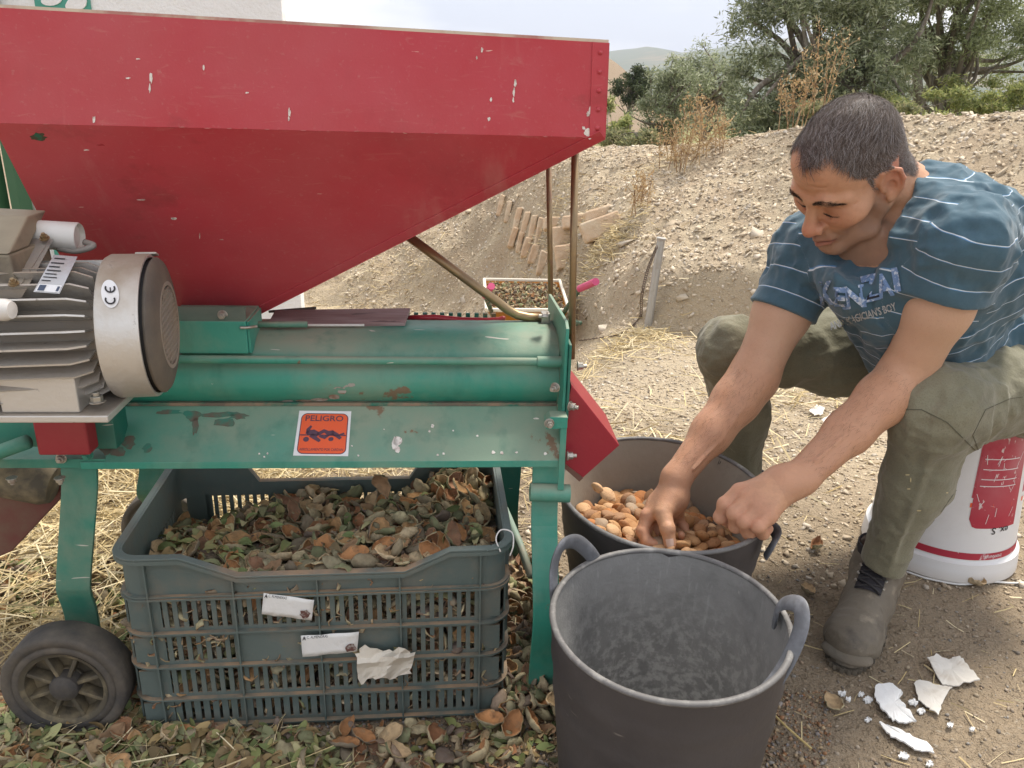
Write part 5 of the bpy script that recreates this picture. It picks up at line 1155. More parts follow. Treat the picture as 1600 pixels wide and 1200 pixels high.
# almonds
m_alm = mat('almond_shell', (0, 0, 0), .75, attr='Col', spec=.25, layers=[dict(col=(.55, .32, .15), scale=55, lo=.5, hi=.75, detail=6, amt=.5), dict(col=(.20, .085, .035), scale=140, lo=.60, hi=.68, detail=3, amt=.7)], bump=[(170, .0011, 3), (420, .0005, 2)])
alm_me = []
pal_a = [(.42, .225, .10), (.50, .29, .14), (.36, .18, .085), (.53, .33, .18), (.35, .20, .11), (.36, .27, .19), (.52, .22, .08)]
for k in range(12):
    bm = bmesh.new(); bmesh.ops.create_uvsphere(bm, u_segments=16, v_segments=12, radius=1); V = np.array([v.co[:] for v in bm.verts]); F = [[v.index for v in f.verts] for f in bm.faces]; bm.free()
    V = V[:, [2, 0, 1]]; a, b, c_ = rng.uniform(.0140, .0172), rng.uniform(.0108, .0132), rng.uniform(.0062, .0080)
    tp_ = 1 - .30 * np.clip(V[:, 0], 0, 1) ** 1.5 - .05 * V[:, 0]; V = np.stack([V[:, 0] * a * (1 + .08 * (V[:, 0] > .9)), V[:, 1] * b * tp_, V[:, 2] * c_ * tp_ * (1 - .22 * np.abs(V[:, 1]) ** 2)], -1) * (1 + .03 * (fbm(V + k * 5, 1.7, 2) - .5)[:, None] * 2)
    Ft = [];
    for f in F:
        Ft.append([f[0], f[1], f[2]]); 
        if len(f) == 4: Ft.append([f[0], f[2], f[3]])
    col = np.tile(np.array(pal_a[k % 7]) * rng.uniform(.9, 1.1), (len(V), 1)); o = np_mesh('almond', V, np.array(Ft), m_alm, smooth=True, colors=col); alm_me.append(o.data); COL.objects.unlink(o); bpy.data.objects.remove(o)
GA = 'almonds in the dusty tub'; LA = 'brown almond in its shell lying in the dusty rubber tub under the hands'
c1_ = Vector((.282, 1.362, 0))
def az(x, y): 
    d = math.hypot((x - .24) / .16, (y - 1.33) / .2); return .206 + .012 * math.sin(x * 40) * math.sin(y * 33) - .016 * d * d + .012 * math.exp(-((x - .33) ** 2 + (y - 1.27) ** 2) / .004)
A_ = []; tries = 0
while len(A_) < 210 and tries < 60000:
    tries += 1; x, y = rng.uniform(-.2, .2), rng.uniform(-.22, .22)
    if (x / .158) ** 2 + (y / .19) ** 2 > 1: continue
    if x > .10 and y > .06: continue
    if all((x - p[0]) ** 2 + (y - p[1]) ** 2 > .0175 ** 2 for p in A_): A_.append((x, y))
for i, (x, y) in enumerate(A_):
    P = c1_ + Vector((x, y, 0)); P.z = az(P.x, P.y) + rng.uniform(-.003, .006)
    props(place('almond', alm_me[rng.integers(12)], P, (rng.normal(0, .55), rng.normal(0, .5), rng.uniform(0, 6.28)), rng.uniform(1.05, 1.36)), LA, 'almond', GA)
nn = 420; th = rng.uniform(0, 6.28, nn); q = np.sqrt(rng.random(nn)) * .97; X, Y = c1_.x + .150 * q * np.cos(th), c1_.y + .182 * q * np.sin(th)
V0, F0 = np.array([v.co[:] for v in alm_me[0].vertices]), np.array([p.vertices[:] for p in alm_me[0].polygons])
props(scatter('almond_bed', (V0, F0), np.stack([X, Y, np.array([az(a, b) for a, b in zip(X, Y)]) - .011 - rng.random(nn) * .006], -1), euler_mats(rng.normal(0, .6, nn), rng.normal(0, .6, nn), th * 7), np.ones((nn, 3)), np.array(pal_a)[rng.integers(0, 7, nn)], m_alm, smooth=True), kind='stuff')
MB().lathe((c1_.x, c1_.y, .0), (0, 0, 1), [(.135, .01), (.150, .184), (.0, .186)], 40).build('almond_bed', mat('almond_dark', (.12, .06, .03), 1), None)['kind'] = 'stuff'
for px, py, Yd, lb, r3 in [(934, 763, 1.34, 'round almond in mid-air, left one of the two falling from the chute', (0.3, .9, 1.2)), (950, 773, 1.33, 'long almond in mid-air, right one of the two falling from the chute', (.4, .5, -.5)), (958, 828, 1.26, 'almond bouncing just above the heap in the tub', (.6, .3, .7))]:
    props(place('almond', alm_me[3], PY(px, py, Yd), r3, 1.1), lb, 'almond')
# ================================================================== upturned paint bucket
m_bw = mat('bucket_white', (.76, .76, .75), .4, layers=[dict(col=(.55, .50, .44), scale=7, lo=.5, hi=.8, detail=9, amt=.5, rough=.7), dict(col=(.5, .42, .32), scale=5, lo=.2, hi=.5, detail=9, amt=.6, z=(.03, .0), rough=.9)])
m_br = mat('bucket_red_print', (.42, .025, .05), .5, layers=[dict(col=(.72, .62, .62), scale=16, lo=.62, hi=.66, detail=12, amt=.9), dict(col=(.70, .60, .58), scale=60, lo=.64, hi=.67, detail=4, amt=.9, stretch=(1, 1, .5)), dict(col=(.62, .45, .45), scale=5, lo=.45, hi=.8, detail=8, amt=.6, z=(.15, .30))])
BC = Vector((1.002, 1.690, 0)); bk = thing('paint_bucket', BC, 'upturned white plastic paint bucket with scratched red print, the man\'s seat', 'bucket')
def brad(z): return .152 - (z - .05) * .078
prof = [(.160, .0), (.164, .004), (.163, .020), (.160, .047), (.154, .050), (brad(.052), .052)] + [(brad(z), z) for z in np.linspace(.06, .345, 12)] + [(brad(.345) - .004, .352), (.10, .353), (0, .353)]
MB().lathe(BC, (0, 0, 1), prof, 72).build('shell', m_bw, bk, smooth=True, auto=40)
def BK(px, py, h=.0006):
    d = ray(px, py); best = None
    for t in np.linspace(1.2, 2.2, 400):
        P = CAM + d * t
        if math.hypot(P.x - BC.x, P.y - BC.y) < brad(P.z) + h: return P
    return CAM + d * 1.9
def bcyl(a, z, h=.0008): a = R_(a); return BC + Vector(((brad(z) + h) * math.cos(a), (brad(z) + h) * math.sin(a), z))
def bpatch(a0, a1, z0, z1, n=14, m=10, h=.0008, cut=0.):
    vs, fs = [], []
    for j in range(m + 1):
        for i in range(n + 1):
            s, t = i / n, j / m; zz = z0 + (z1 - z0) * t
            if cut and j == 0: zz += cut * (max(0, .12 - s) / .12) ** 2
            vs.append(bcyl(a0 + (a1 - a0) * s, zz, h))
    for j in range(m):
        for i in range(n): a = j * (n + 1) + i; fs.append((a, a + 1, a + n + 2, a + n + 1))
    return vs, fs
def ang(px, py): P = BK(px, py); return math.degrees(math.atan2(P.y - BC.y, P.x - BC.x)), P.z
a0, zlo = ang(1511, 824); a1, _ = ang(1573, 800)
MB().add(*bpatch(a0, a1 + 12, zlo, .34, cut=.02)).build('red_print', m_br, bk, smooth=True)
aL, zL = ang(1368, 772); MB().add(*bpatch(aL - 30, aL + 8, zL, .34)).build('red_print', m_br, bk, smooth=True)
MB().add(*bpatch(aL + 10, a0 - 1.5, ang(1500, 775)[1], .34)).build('red_print', m_br, bk, smooth=True)
MB().add(*bpatch(aL + 10, a0 - 1.5, ang(1500, 790)[1] , ang(1500, 783)[1], 14, 1)).build('orange_line', m_orange, bk, smooth=True)
_, zb0 = ang(1490, 872); _, zb1 = ang(1490, 861)
MB().add(*bpatch(-178, -18, zb0, zb1, 40, 1)).build('red_band', m_br, bk, smooth=True)
def bput(s, a, z, da, dz, m, h=.0014, flip=-1):
    V, F = fit_text(s, da, dz, .01); MB().add([bcyl(a + v.x * flip, z + v.y * flip, h) for v in V], F).build('lettering', m, bk)
aS, zS = ang(1556, 829); bput('ex. S', aS + 4, zS, 17, .016, m_black); aS, zS = ang(1555, 851); bput('ZNEXPLASTICS', aS, (zb0 + zb1) / 2, 17, .006, m_whitep)
# white scratches in the print
mb = MB()
for k in range(26):
    a, z = rng.uniform(a0 + 2, a1 + 8), rng.uniform(zlo + .02, .30); da, dz = rng.normal(0, 2.5), rng.uniform(-.022, .022)
    mb.add([bcyl(a, z, .0012), bcyl(a + .5, z, .0012), bcyl(a + da + .4, z + dz, .0012), bcyl(a + da, z + dz, .0012)], [(0, 1, 2, 3)])
for zz in (.225, .24, .262, .285): mb.add(*bpatch(a0 + 3, a1 + 4, zz, zz + .0016, 10, 1, .0012))
mb.build('scratch', m_whitep, bk)
mb = MB(); pts = [PZ(1416, 893, .004), PZ(1450, 904, .004), PZ(1500, 913, .004), PZ(1545, 909, .004), PZ(1590, 911, .004), PZ(1640, 905, .004)]
props(MB().tube(smooth_path(pts, 6), .0022, 8).build('cord', mat('white_cord', (.7, .7, .68), .8), None, smooth=True), 'thin white cord lying on the ground round the foot of the bucket', 'cord')
# ================================================================== wheelbarrow
m_bo = mat('barrow_orange', (.62, .23, .015), .5, layers=[dict(col=(.45, .25, .12), scale=9, lo=.5, hi=.75, amt=.6)]); m_bt = mat('barrow_tube', (.05, .10, .06), .6, layers=[dict(col=(.2, .15, .1), scale=20, lo=.5, hi=.6)]); m_grip = mat('grip_pink', (.55, .07, .18), .5)
m_tray = mat('tray_rim', (.78, .72, .60), .6)
YB = 5.1; a, b = PY(756, 447, YB), PY(890, 447, YB); wB = (b - a).length; cB = (a + b) / 2; zt_ = cB.z - .045; gB = float(land(cB.x, YB))
bar = thing('wheelbarrow', (cB.x, YB + .3, gB), 'orange wheelbarrow full of husks with pink handle grips, parked below the bank', 'wheelbarrow')
def BR(x, y, z): return Vector((cB.x + x * wB, YB + y, zt_ + z))
fr = [BR(-.38, -.30, -.02), BR(.50, -.26, -.02), BR(.44, .36, .0), BR(-.50, .34, .0)]; bt_ = [BR(-.26, -.10, -.26), BR(.30, -.10, -.26), BR(.28, .26, -.26), BR(-.3, .26, -.26)]
fr = [BR(-.44, -.34, -.025), BR(.47, -.30, -.025), BR(.42, .36, .0), BR(-.52, .34, .0)]
mb = MB().add(fr + bt_, [(0, 1, 5, 4), (1, 2, 6, 5), (2, 3, 7, 6), (3, 0, 4, 7), (4, 5, 6, 7)]); o = mb.build('tray', m_bo, bar); o.modifiers.new('s', 'SOLIDIFY').thickness = .004
mb = MB(); mb.tube(fr + [fr[0]], .013, 8); mb.build('tray_rim', m_tray, bar)
ins = [p.lerp(Vector((cB.x, YB, p.z)), .10) + Vector((0, 0, -.03)) for p in fr]; MB().add(ins, [(0, 1, 2, 3)]).build('load_bed', mat('husk_dark2', (.2, .16, .10), 1), bar)
n = 620; s, t = rng.random(n), rng.random(n); Pq = np.array([((fr[0] * (1 - a) + fr[1] * a) * (1 - b) + (fr[3] * (1 - a) + fr[2] * a) * b)[:] for a, b in zip(s * .9 + .05, t * .9 + .05)]); Pq[:, 2] += .03 * np.sin(s * 3.14) * np.sin(t * 3.14) - .015
o = husk_scatter('husk_load', Pq); o['label'] = 'husks filling the wheelbarrow tray'
mb = MB()
for sx in (-1, 1):
    p0 = BR(.30 * sx, -.05, -.20); mb.tube([BR(.10 * sx, .75, -.30), BR(.30 * sx, .3, -.27), p0, BR(.56 * sx, -.55, -.03 if sx > 0 else -.06)], .014, 8)
    mb.tube([BR(.34 * sx, -.30, -.14), BR(.36 * sx, -.32, gB - zt_)], .012, 8)
mb.tube([BR(-.44, -.345, -.10), BR(.56, -.32, -.085)], .010, 8); mb.build('frame', m_bt, bar, smooth=True)
for sx, pxy in ((1, [(906, 451), (931, 440)]), (-1, [(758, 462), (768, 447)])):
    a, b = PY(*pxy[0], YB - .60), PY(*pxy[1], YB - .85 if sx > 0 else YB - .72); MB().tube([a, b], .020, 12).build('grip', m_grip, bar, smooth=True, auto=40)
    MB().tube([BR(.34 * sx, -.1, -.18), a], .014, 8).build('handle', m_bt, bar, smooth=True)
MB().lathe(BR(0, .80, gB - zt_ + .17), (1, 0, 0), [(.06, -.03), (.15, -.04), (.17, -.02), (.17, .02), (.15, .04), (.06, .03), (.02, .06), (.02, -.06), (.06, -.03)], 28).build('wheel', m_rubber, bar, smooth=True)
# ================================================================== bricks tumbling out of the bank
m_brick = mat('pale_brick', (.58, .42, .28), .95, layers=[dict(col=(.62, .52, .38), scale=9, lo=.42, hi=.65, detail=8, amt=.8), dict(col=(.34, .22, .14), scale=18, lo=.6, hi=.7, amt=.6)], bump=[(50, .006, 5)])
GBk = 'old bricks sticking out of the bank'
for px, py, w, h, rot, ty, lb in [(782, 322, .05, .20, -14, 0, 'thin upright brick highest at the left end of the tumbled brick row'), (794, 332, .05, .19, -14, 0, 'second thin upright brick from the left in the upper brick row'), (808, 345, .055, .22, -14, 0, 'third thin upright brick of the upper brick row'), (820, 352, .05, .22, -13, 0, 'fourth thin upright brick of the upper brick row'), (832, 358, .06, .22, -12, 0, 'fifth thin upright brick of the upper brick row'), (843, 364, .06, .22, -10, 0, 'sixth thin upright brick at the right end of the upper row'),
                                  (802, 372, .05, .17, -16, 0, 'leftmost upright brick of the lower brick row'), (812, 380, .05, .18, -16, 0, 'second upright brick of the lower brick row'), (823, 388, .06, .17, -15, 0, 'third upright brick of the lower brick row'), (834, 398, .06, .15, -12, 0, 'rightmost upright brick of the lower brick row'),
                                  (868, 350, .20, .10, 3, 0, 'wide pale brick lying level between the two hopper rods'), (880, 372, .16, .16, 8, 0, 'square brick face beneath the wide pale one'), (902, 346, .24, .09, 6, 0, 'long flat brick right of the front hopper rod'), (884, 402, .14, .17, 12, 0, 'lowest square brick behind the front hopper rod'),
                                  (848, 412, .08, .18, -20, 0, 'tilted brick at the foot of the pile above the barrow'), (940, 356, .27, .13, 22, .2, 'largest brick block, lying tilted at the right of the pile'), (935, 335, .22, .07, 16, .2, 'broken brick resting on the largest block')]:
    g = GND(px, py); c = PY(px, py, g.y - .01); a = R_(rot + rng.normal(0, 4)); w *= rng.uniform(.8, 1.1); ax = Vector((math.cos(a), .12, math.sin(a))).normalized(); az_ = Vector((0, 1, -.35)).normalized(); up = ax.cross(az_).normalized(); up = -up if up.z < 0 else up
    o = MB().box(c, (w, .13, h), (ax, az_, up)).build('brick', m_brick, None, bevel=.012); 
    bm = bmesh.new(); bm.from_mesh(o.data); bmesh.ops.subdivide_edges(bm, edges=bm.edges, cuts=3, use_grid_fill=True)
    nz = fbm(np.array([v.co[:] for v in bm.verts]), 16, 3)
    for v, q in zip(bm.verts, nz): v.co += (v.co - c).normalized() * (q - .5) * .035
    bm.to_mesh(o.data); bm.free(); props(o, lb, 'brick', GBk)
# ================================================================== steel post with chain
m_galv = mat('galvanised', (.42, .42, .41), .45, .6, layers=[dict(col=(.3, .24, .17), scale=12, lo=.5, hi=.7, amt=.7, rough=.9)])
g = GND(1010, 514); tp = PY(1033, 374, g.y + .02)
po = thing('steel_post', g, 'leaning grey steel post with a chain at the foot of the bank', 'post'); MB().cyl(g - Vector((0, 0, .1)), tp, .021, n=16).build('pole', m_galv, po, smooth=True, auto=40); MB().cyl(tp, tp + Vector((.001, 0, .008)), .025, n=16).build('cap', m_galv, po, smooth=True, auto=40)
ch = smooth_path([PY(1026, 386, g.y - .03), PY(1012, 422, g.y - .05), PY(1003, 462, g.y - .08)] + [GND(x, y) + Vector((0, 0, .012)) for x, y in [(1000, 500), (985, 515), (965, 527), (940, 531), (905, 535)]], 12)
mb = MB(); L0 = 0
for i in range(0, len(ch) - 1):
    a, b = ch[i], ch[i + 1]; d = (b - a); nl = max(1, int(d.length / .026))
    for k in range(nl):
        p = a + d * ((k + .5) / nl); t = d.normalized(); sd = t.cross(Vector((0, 0, 1)) if (L0 % 2) else Vector((0, 1, .2))).normalized(); L0 += 1
        loop = [p + t * .013 * math.cos(q) + sd * .0065 * math.sin(q) for q in np.linspace(0, 2 * math.pi, 9)]; mb.tube(loop, .0023, 5, cap=False)
mb.build('chain', mat('rusty_chain', (.16, .12, .09), .8), po)
# ================================================================== paper and plaster scraps in front of the boot
m_plaster = mat('white_plaster', (.82, .82, .80), .8, bump=[(60, .002, 4)])
m_pap = mat('paper_scrap', (.66, .63, .57), .85, layers=[dict(col=(.45, .38, .29), scale=25, lo=.5, hi=.75, amt=.6)])
def scrap(name, pts, label, cat, m, h=.006, th=.002, group=None, bend=.006):
    ctr = sum((PZ(x, y, h) for x, y in pts), Vector()) / len(pts); P = []
    for i in range(len(pts)):
        a, b = pts[i], pts[(i + 1) % len(pts)]
        for k in range(5): t = k / 5; P.append(PZ(a[0] + (b[0] - a[0]) * t + rng.normal(0, .9), a[1] + (b[1] - a[1]) * t + rng.normal(0, .9), h))
    n = len(P); mid = [p.lerp(ctr, .5) for p in P]; vs = P + mid + [ctr]; _z = fbm(np.array([v[:] for v in vs]) + len(label), 34, 2); vs = [v + Vector((0, 0, (q - .38) * bend * 1.7)) for v, q in zip(vs, _z)]
    fs = [(i, (i + 1) % n, n + (i + 1) % n, n + i) for i in range(n)] + [(n + i, n + (i + 1) % n, 2 * n) for i in range(n)]
    o = MB().add(vs, fs).build(name, m); s = o.modifiers.new('s', 'SOLIDIFY'); s.thickness = th; s.offset = -1; return props(o, label, cat, group)
scrap('paper_scrap', [(1447, 1031), (1466, 1025), (1482, 1030), (1500, 1027), (1512, 1042), (1530, 1068), (1490, 1074), (1470, 1068)], 'largest pale torn paper scrap on the ground right of the boot', 'paper', m_pap, bend=.010)
scrap('paper_scrap', [(1428, 1067), (1440, 1063), (1462, 1067), (1487, 1072), (1475, 1092), (1466, 1118), (1450, 1108), (1434, 1095)], 'smaller beige torn paper scrap touching the largest one', 'paper', m_pap, bend=.006)
GP = 'white plaster flakes on the ground'
scrap('plaster_flake', [(1368, 1072), (1395, 1070), (1409, 1085), (1402, 1092), (1418, 1108), (1430, 1130), (1412, 1130), (1392, 1126), (1376, 1108), (1366, 1090)], 'largest white plaster flake, in the middle of the scattered flakes', 'plaster', m_plaster, .008, .003, GP)
scrap('plaster_flake', [(1372, 1130), (1390, 1136), (1420, 1150), (1452, 1165), (1458, 1178), (1430, 1172), (1405, 1160), (1385, 1146)], 'long thin white plaster flake nearest the bottom edge', 'plaster', m_plaster, .006, .003, GP)
for i, (x, y, s, lb) in enumerate([(1316, 1084, 6, 'small round white flake left of the largest flake'), (1325, 1093, 4, 'tiny white flake just below the small round one'), (1357, 1092, 8, 'white flake touching the left edge of the largest flake'), (1346, 1085, 5, 'little white flake between the round one and the largest'), (1426, 1098, 7, 'white flake between the largest flake and the beige paper'), (1440, 1110, 6, 'narrow white flake below the beige paper'), (1412, 1180, 8, 'white flake below the long thin flake'), (1452, 1195, 6, 'white flake at the very bottom edge'), (1357, 1125, 5, 'small white flake at the left tip of the long thin flake'), (1518, 1141, 4, 'lone white speck of plaster far right'), (1484, 1134, 5, 'dull white crumb right of the beige paper')]):
    scrap('plaster_flake', [(x + s * math.cos(t) * rng.uniform(.7, 1.2), y + s * .7 * math.sin(t) * rng.uniform(.7, 1.2)) for t in np.linspace(0, 5.2, 6)], lb, 'plaster', m_plaster, .005, .003, GP, .003)
for x, y, lb in ((1283, 640, 'white paper scrap on the gravel between the man\'s knees'), (1302, 655, 'small pale scrap right of the one between the man\'s knees')):
    g = GND(x, y - 12) if False else PZ(x, y, 0)
    scrap('paper_scrap', [(x - 18, y + 2), (x - 6, y - 8), (x + 6, y - 2), (x + 2, y + 8), (x - 10, y + 9)], lb, 'paper', m_pap, .006 + float(land(PZ(x, y, 0).x, PZ(x, y, 0).y)), .002)
for px, py, k, lb in ((1300, 1105, 5, 'orange almond husk on the ground left of the white plaster flakes'), (1262, 930, 8, 'brown husk lying behind the right handle of the empty tub'), (1524, 916, 9, 'orange-brown husk beside the cord in front of the bucket'), (1275, 860, 4, 'small brown husk on the gravel between the tub and the boot')):
    p = PZ(px, py, 0); props(place('husk', husk_mesh[k], (p.x, p.y, float(land(p.x, p.y)) + .006), (.1, .1, k), 1.2), lb, 'husk')
mb = MB().tube([PZ(1198, 1105, .01), PZ(1228, 1135, .012), PZ(1268, 1170, .006)], .0018, 6); props(mb.build('straw_stalk', m_dry.copy() if False else mat('stalk_yellow', (.62, .48, .20), .7)), 'long yellow straw stalk on the ground right of the empty tub', 'straw')
# ================================================================== implicit-surface modelling (smooth blended volumes -> one mesh)
def _v(a): return np.array(a[:], float)
class Prim:
    def __init__(s, fn, c, r, k=.01, op='u', grp=0): s.fn, s.c, s.r, s.k, s.op, s.grp = fn, np.array(c, float), r, k, op, grp
def RC(a, b, ra, rb, k=.01, op='u', grp=0, side=None, ratio=1., disp=None):
    """tapered capsule; side/ratio flattens it across 'side'"""
    a, b = _v(a), _v(b); ab = b - a; L2 = max(ab @ ab, 1e-12); sd = None
    if side is not None: sd = _v(side); sd = sd - ab * (sd @ ab) / L2; sd /= np.linalg.norm(sd)
    def fn(P):
        q = P - a; h = np.clip(q @ ab / L2, 0, 1); q = q - h[..., None] * ab
        if sd is not None: q = q + np.multiply.outer((q @ sd) * (1 / ratio - 1), sd)
        d = np.sqrt((q * q).sum(-1)) - (ra + (rb - ra) * h)
        if ratio < 1: d = d * (.5 + .5 * ratio)
        return d
    return Prim(fn, (a + b) / 2, np.sqrt(L2) / 2 + max(ra, rb) * max(1, ratio), k, op, grp)
def EL(c, r, k=.01, op='u', M=None, grp=0):
    c = _v(c); r = np.array(r, float); M = np.eye(3) if M is None else np.array(M)
    def fn(P):
        q = (P - c) @ M; k0 = np.sqrt(((q / r) ** 2).sum(-1)); k1 = np.sqrt(((q / (r * r)) ** 2).sum(-1)); return k0 * (k0 - 1) / np.maximum(k1, 1e-9)
    return Prim(fn, c, r.max(), k, op, grp)
def HS(p, n, k=.002, reach=.1):
    """cut away everything beyond plane p with normal n (within reach)"""
    p, n = _v(p), _v(n); n = n / np.linalg.norm(n)
    def fn(P):
        q = P - p; return np.maximum(-(q @ n), np.sqrt((q * q).sum(-1)) - reach)
    return Prim(fn, p, reach, k, 's', 0)
def chain(pts, rs, k=.01, op='u', grp=0, **kw): return [RC(pts[i], pts[i + 1], rs[i], rs[i + 1], k if i or op == 's' else k, op, grp, **kw) for i in range(len(pts) - 1)]
def smin(a, b, k):
    h = np.maximum(k - np.abs(a - b), 0) / k; return np.minimum(a, b) - h * h * k * .25
def sdf_eval(P, prims, disp=None, kg=.004):
    D = {}
    for p in prims:
        d = p.fn(P)
        if p.grp not in D: D[p.grp] = np.full(P.shape[:-1], 1.0) if p.op == 's' else d; continue
        D[p.grp] = smin(D[p.grp], d, p.k) if p.op == 'u' else -smin(-D[p.grp], d, p.k)
    out = None
    for g in sorted(D):
        out = D[g] if out is None else smin(out, D[g], kg)
    if disp is not None: out = out + disp(P)
    return out
def sdf_mesh(prims, h, disp=None, kg=.004, B=24, margin=.03):
    us = [p for p in prims if p.op == 'u']; lo = np.min([p.c - p.r for p in us], 0) - .02; hi = np.max([p.c + p.r for p in us], 0) + .02
    nb = np.ceil((hi - lo) / (B * h)).astype(int); big = nb * B + 2
    allid, allpos, Q = [], [], []
    rng_ = np.arange(-1, B + 2); half = (B + 3) * h * .5 * 1.7321
    sub = np.stack(np.meshgrid(rng_, rng_, rng_, indexing='ij'), -1)
    for bx in range(nb[0]):
        for by in range(nb[1]):
            for bz in range(nb[2]):
                o = np.array([bx, by, bz]) * B; c = lo + (o + B / 2) * h
                near = [p for p in prims if np.linalg.norm(p.c - c) - p.r < half + p.k + margin]
                nu = [p for p in near if p.op == 'u' and np.linalg.norm(p.c - c) - p.r < half + p.k]
                if not nu: continue
                dc = sdf_eval(c[None], near, disp, kg)[0]
                if dc > half + .02 or dc < -half - .03: continue
                I = sub + o; P = lo + I * h; d = sdf_eval(P, near, disp, kg)
                if d.min() > 0 or d.max() < 0: continue
                s = d < 0; n = B + 2     # cells -1..B  (n cells)
                corner = [s[i:i + n, j:j + n, k:k + n] for i in (0, 1) for j in (0, 1) for k in (0, 1)]
                cnt = sum(c_.astype(int) for c_ in corner); act = (cnt > 0) & (cnt < 8)
                ci = np.argwhere(act); 
                if len(ci) == 0: continue
                acc = np.zeros((len(ci), 3)); num = np.zeros(len(ci))
                cor = np.array([(i, j, k) for i in (0, 1) for j in (0, 1) for k in (0, 1)])
                dv = np.stack([d[ci[:, 0] + a, ci[:, 1] + b_, ci[:, 2] + c_] for a, b_, c_ in cor], 1)
                for e0 in range(8):
                    for e1 in range(e0 + 1, 8):
                        if np.abs(cor[e0] - cor[e1]).sum() != 1: continue
                        m = (dv[:, e0] < 0) != (dv[:, e1] < 0); t = dv[m, e0] / (dv[m, e0] - dv[m, e1])
                        acc[m] += cor[e0] + (cor[e1] - cor[e0]) * t[:, None]; num[m] += 1
                pos = lo + (ci - 1 + o + acc / num[:, None]) * h
                g = ci - 1 + o + 1; gid = (g[:, 0] * big[1] + g[:, 1]) * big[2] + g[:, 2]
                allid.append(gid); allpos.append(pos)
                # quads : for edges starting at grid index 0..B-1 in this block (sub index 1..B)
                core = s[1:B + 1, 1:B + 1, 1:B + 1]
                for ax in range(3):
                    sh_ = [slice(1, B + 1)] * 3; sh_[ax] = slice(2, B + 2); nx = s[tuple(sh_)]; m = core != nx; e = np.argwhere(m)
                    if len(e) == 0: continue
                    inside = core[m]; a1, a2 = (ax + 1) % 3, (ax + 2) % 3
                    q = []
                    for da, db in ((0, 0), (-1, 0), (-1, -1), (0, -1)):
                        cc = e.copy(); cc[:, a1] += da; cc[:, a2] += db; gg = cc + o + 1; q.append((gg[:, 0] * big[1] + gg[:, 1]) * big[2] + gg[:, 2])
                    q = np.stack(q, 1); q[~inside] = q[~inside][:, ::-1]; Q.append(q)
    ids = np.concatenate(allid); pos = np.concatenate(allpos); uid, first = np.unique(ids, return_index=True); V = pos[first]
    Q = np.concatenate(Q); F = np.searchsorted(uid, Q); ok = (F < len(uid)).all(1); F = F[ok]; ok = (uid[F] == Q[ok]).all(1)
    return V, F[ok]
def relax(V, F, it=1, w=.5):
    n = len(V)
    for _ in range(it):
        acc = np.zeros_like(V); num = np.zeros(n)
        for a, b in ((0, 1), (1, 2), (2, 3), (3, 0)):
            np.add.at(acc, F[:, a], V[F[:, b]]); np.add.at(num, F[:, a], 1); np.add.at(acc, F[:, b], V[F[:, a]]); np.add.at(num, F[:, b], 1)
        V = V * (1 - w) + acc / np.maximum(num, 1)[:, None] * w
    return V
def float_attr(o, name, vals):
    a = o.data.attributes.new(name, 'FLOAT', 'POINT'); a.data.foreach_set('value', np.ascontiguousarray(vals, np.float32))
def vnormals(V, F):
    n = np.cross(V[F[:, 2]] - V[F[:, 0]], V[F[:, 3]] - V[F[:, 1]]); N = np.zeros_like(V)
    for k in range(4): np.add.at(N, F[:, k], n)
    return N / np.maximum(np.linalg.norm(N, axis=1, keepdims=True), 1e-12)
# ================================================================== the man
# head frame (x = his left, y = face, z = up), fitted to the photograph
_az, _pi, _ro = R_(-156.2), R_(40.2), R_(-12.0)
fw = Vector((math.cos(_az) * math.cos(_pi), math.sin(_az) * math.cos(_pi), -math.sin(_pi))); up0 = Vector((math.cos(_az) * math.sin(_pi), math.sin(_az) * math.sin(_pi), math.cos(_pi)))
lf0 = up0.cross(fw); lf = lf0 * math.cos(_ro) + up0 * math.sin(_ro); upv = fw.cross(lf)
HR = np.array([lf[:], fw[:], upv[:]]).T; HO = np.array([.5392, 1.400, .8930])
def HL(x, y, z): return Vector(HO + HR @ np.array([x, y, z]))
def hEL(c, r, k=.01, op='u', rot=None):
    M = HR if rot is None else HR @ np.array(rot); return EL(HL(*c), r, k, op, M)
def hRC(a, b, ra, rb, k=.01, op='u', **kw): return RC(HL(*a), HL(*b), ra, rb, k, op, **kw)
def rz3(a): c, s = math.cos(a), math.sin(a); return np.array([[c, -s, 0], [s, c, 0], [0, 0, 1]])
def ry3(a): c, s = math.cos(a), math.sin(a); return np.array([[c, 0, s], [0, 1, 0], [-s, 0, c]])
def rx3(a): c, s = math.cos(a), math.sin(a); return np.array([[1, 0, 0], [0, c, -s], [0, s, c]])
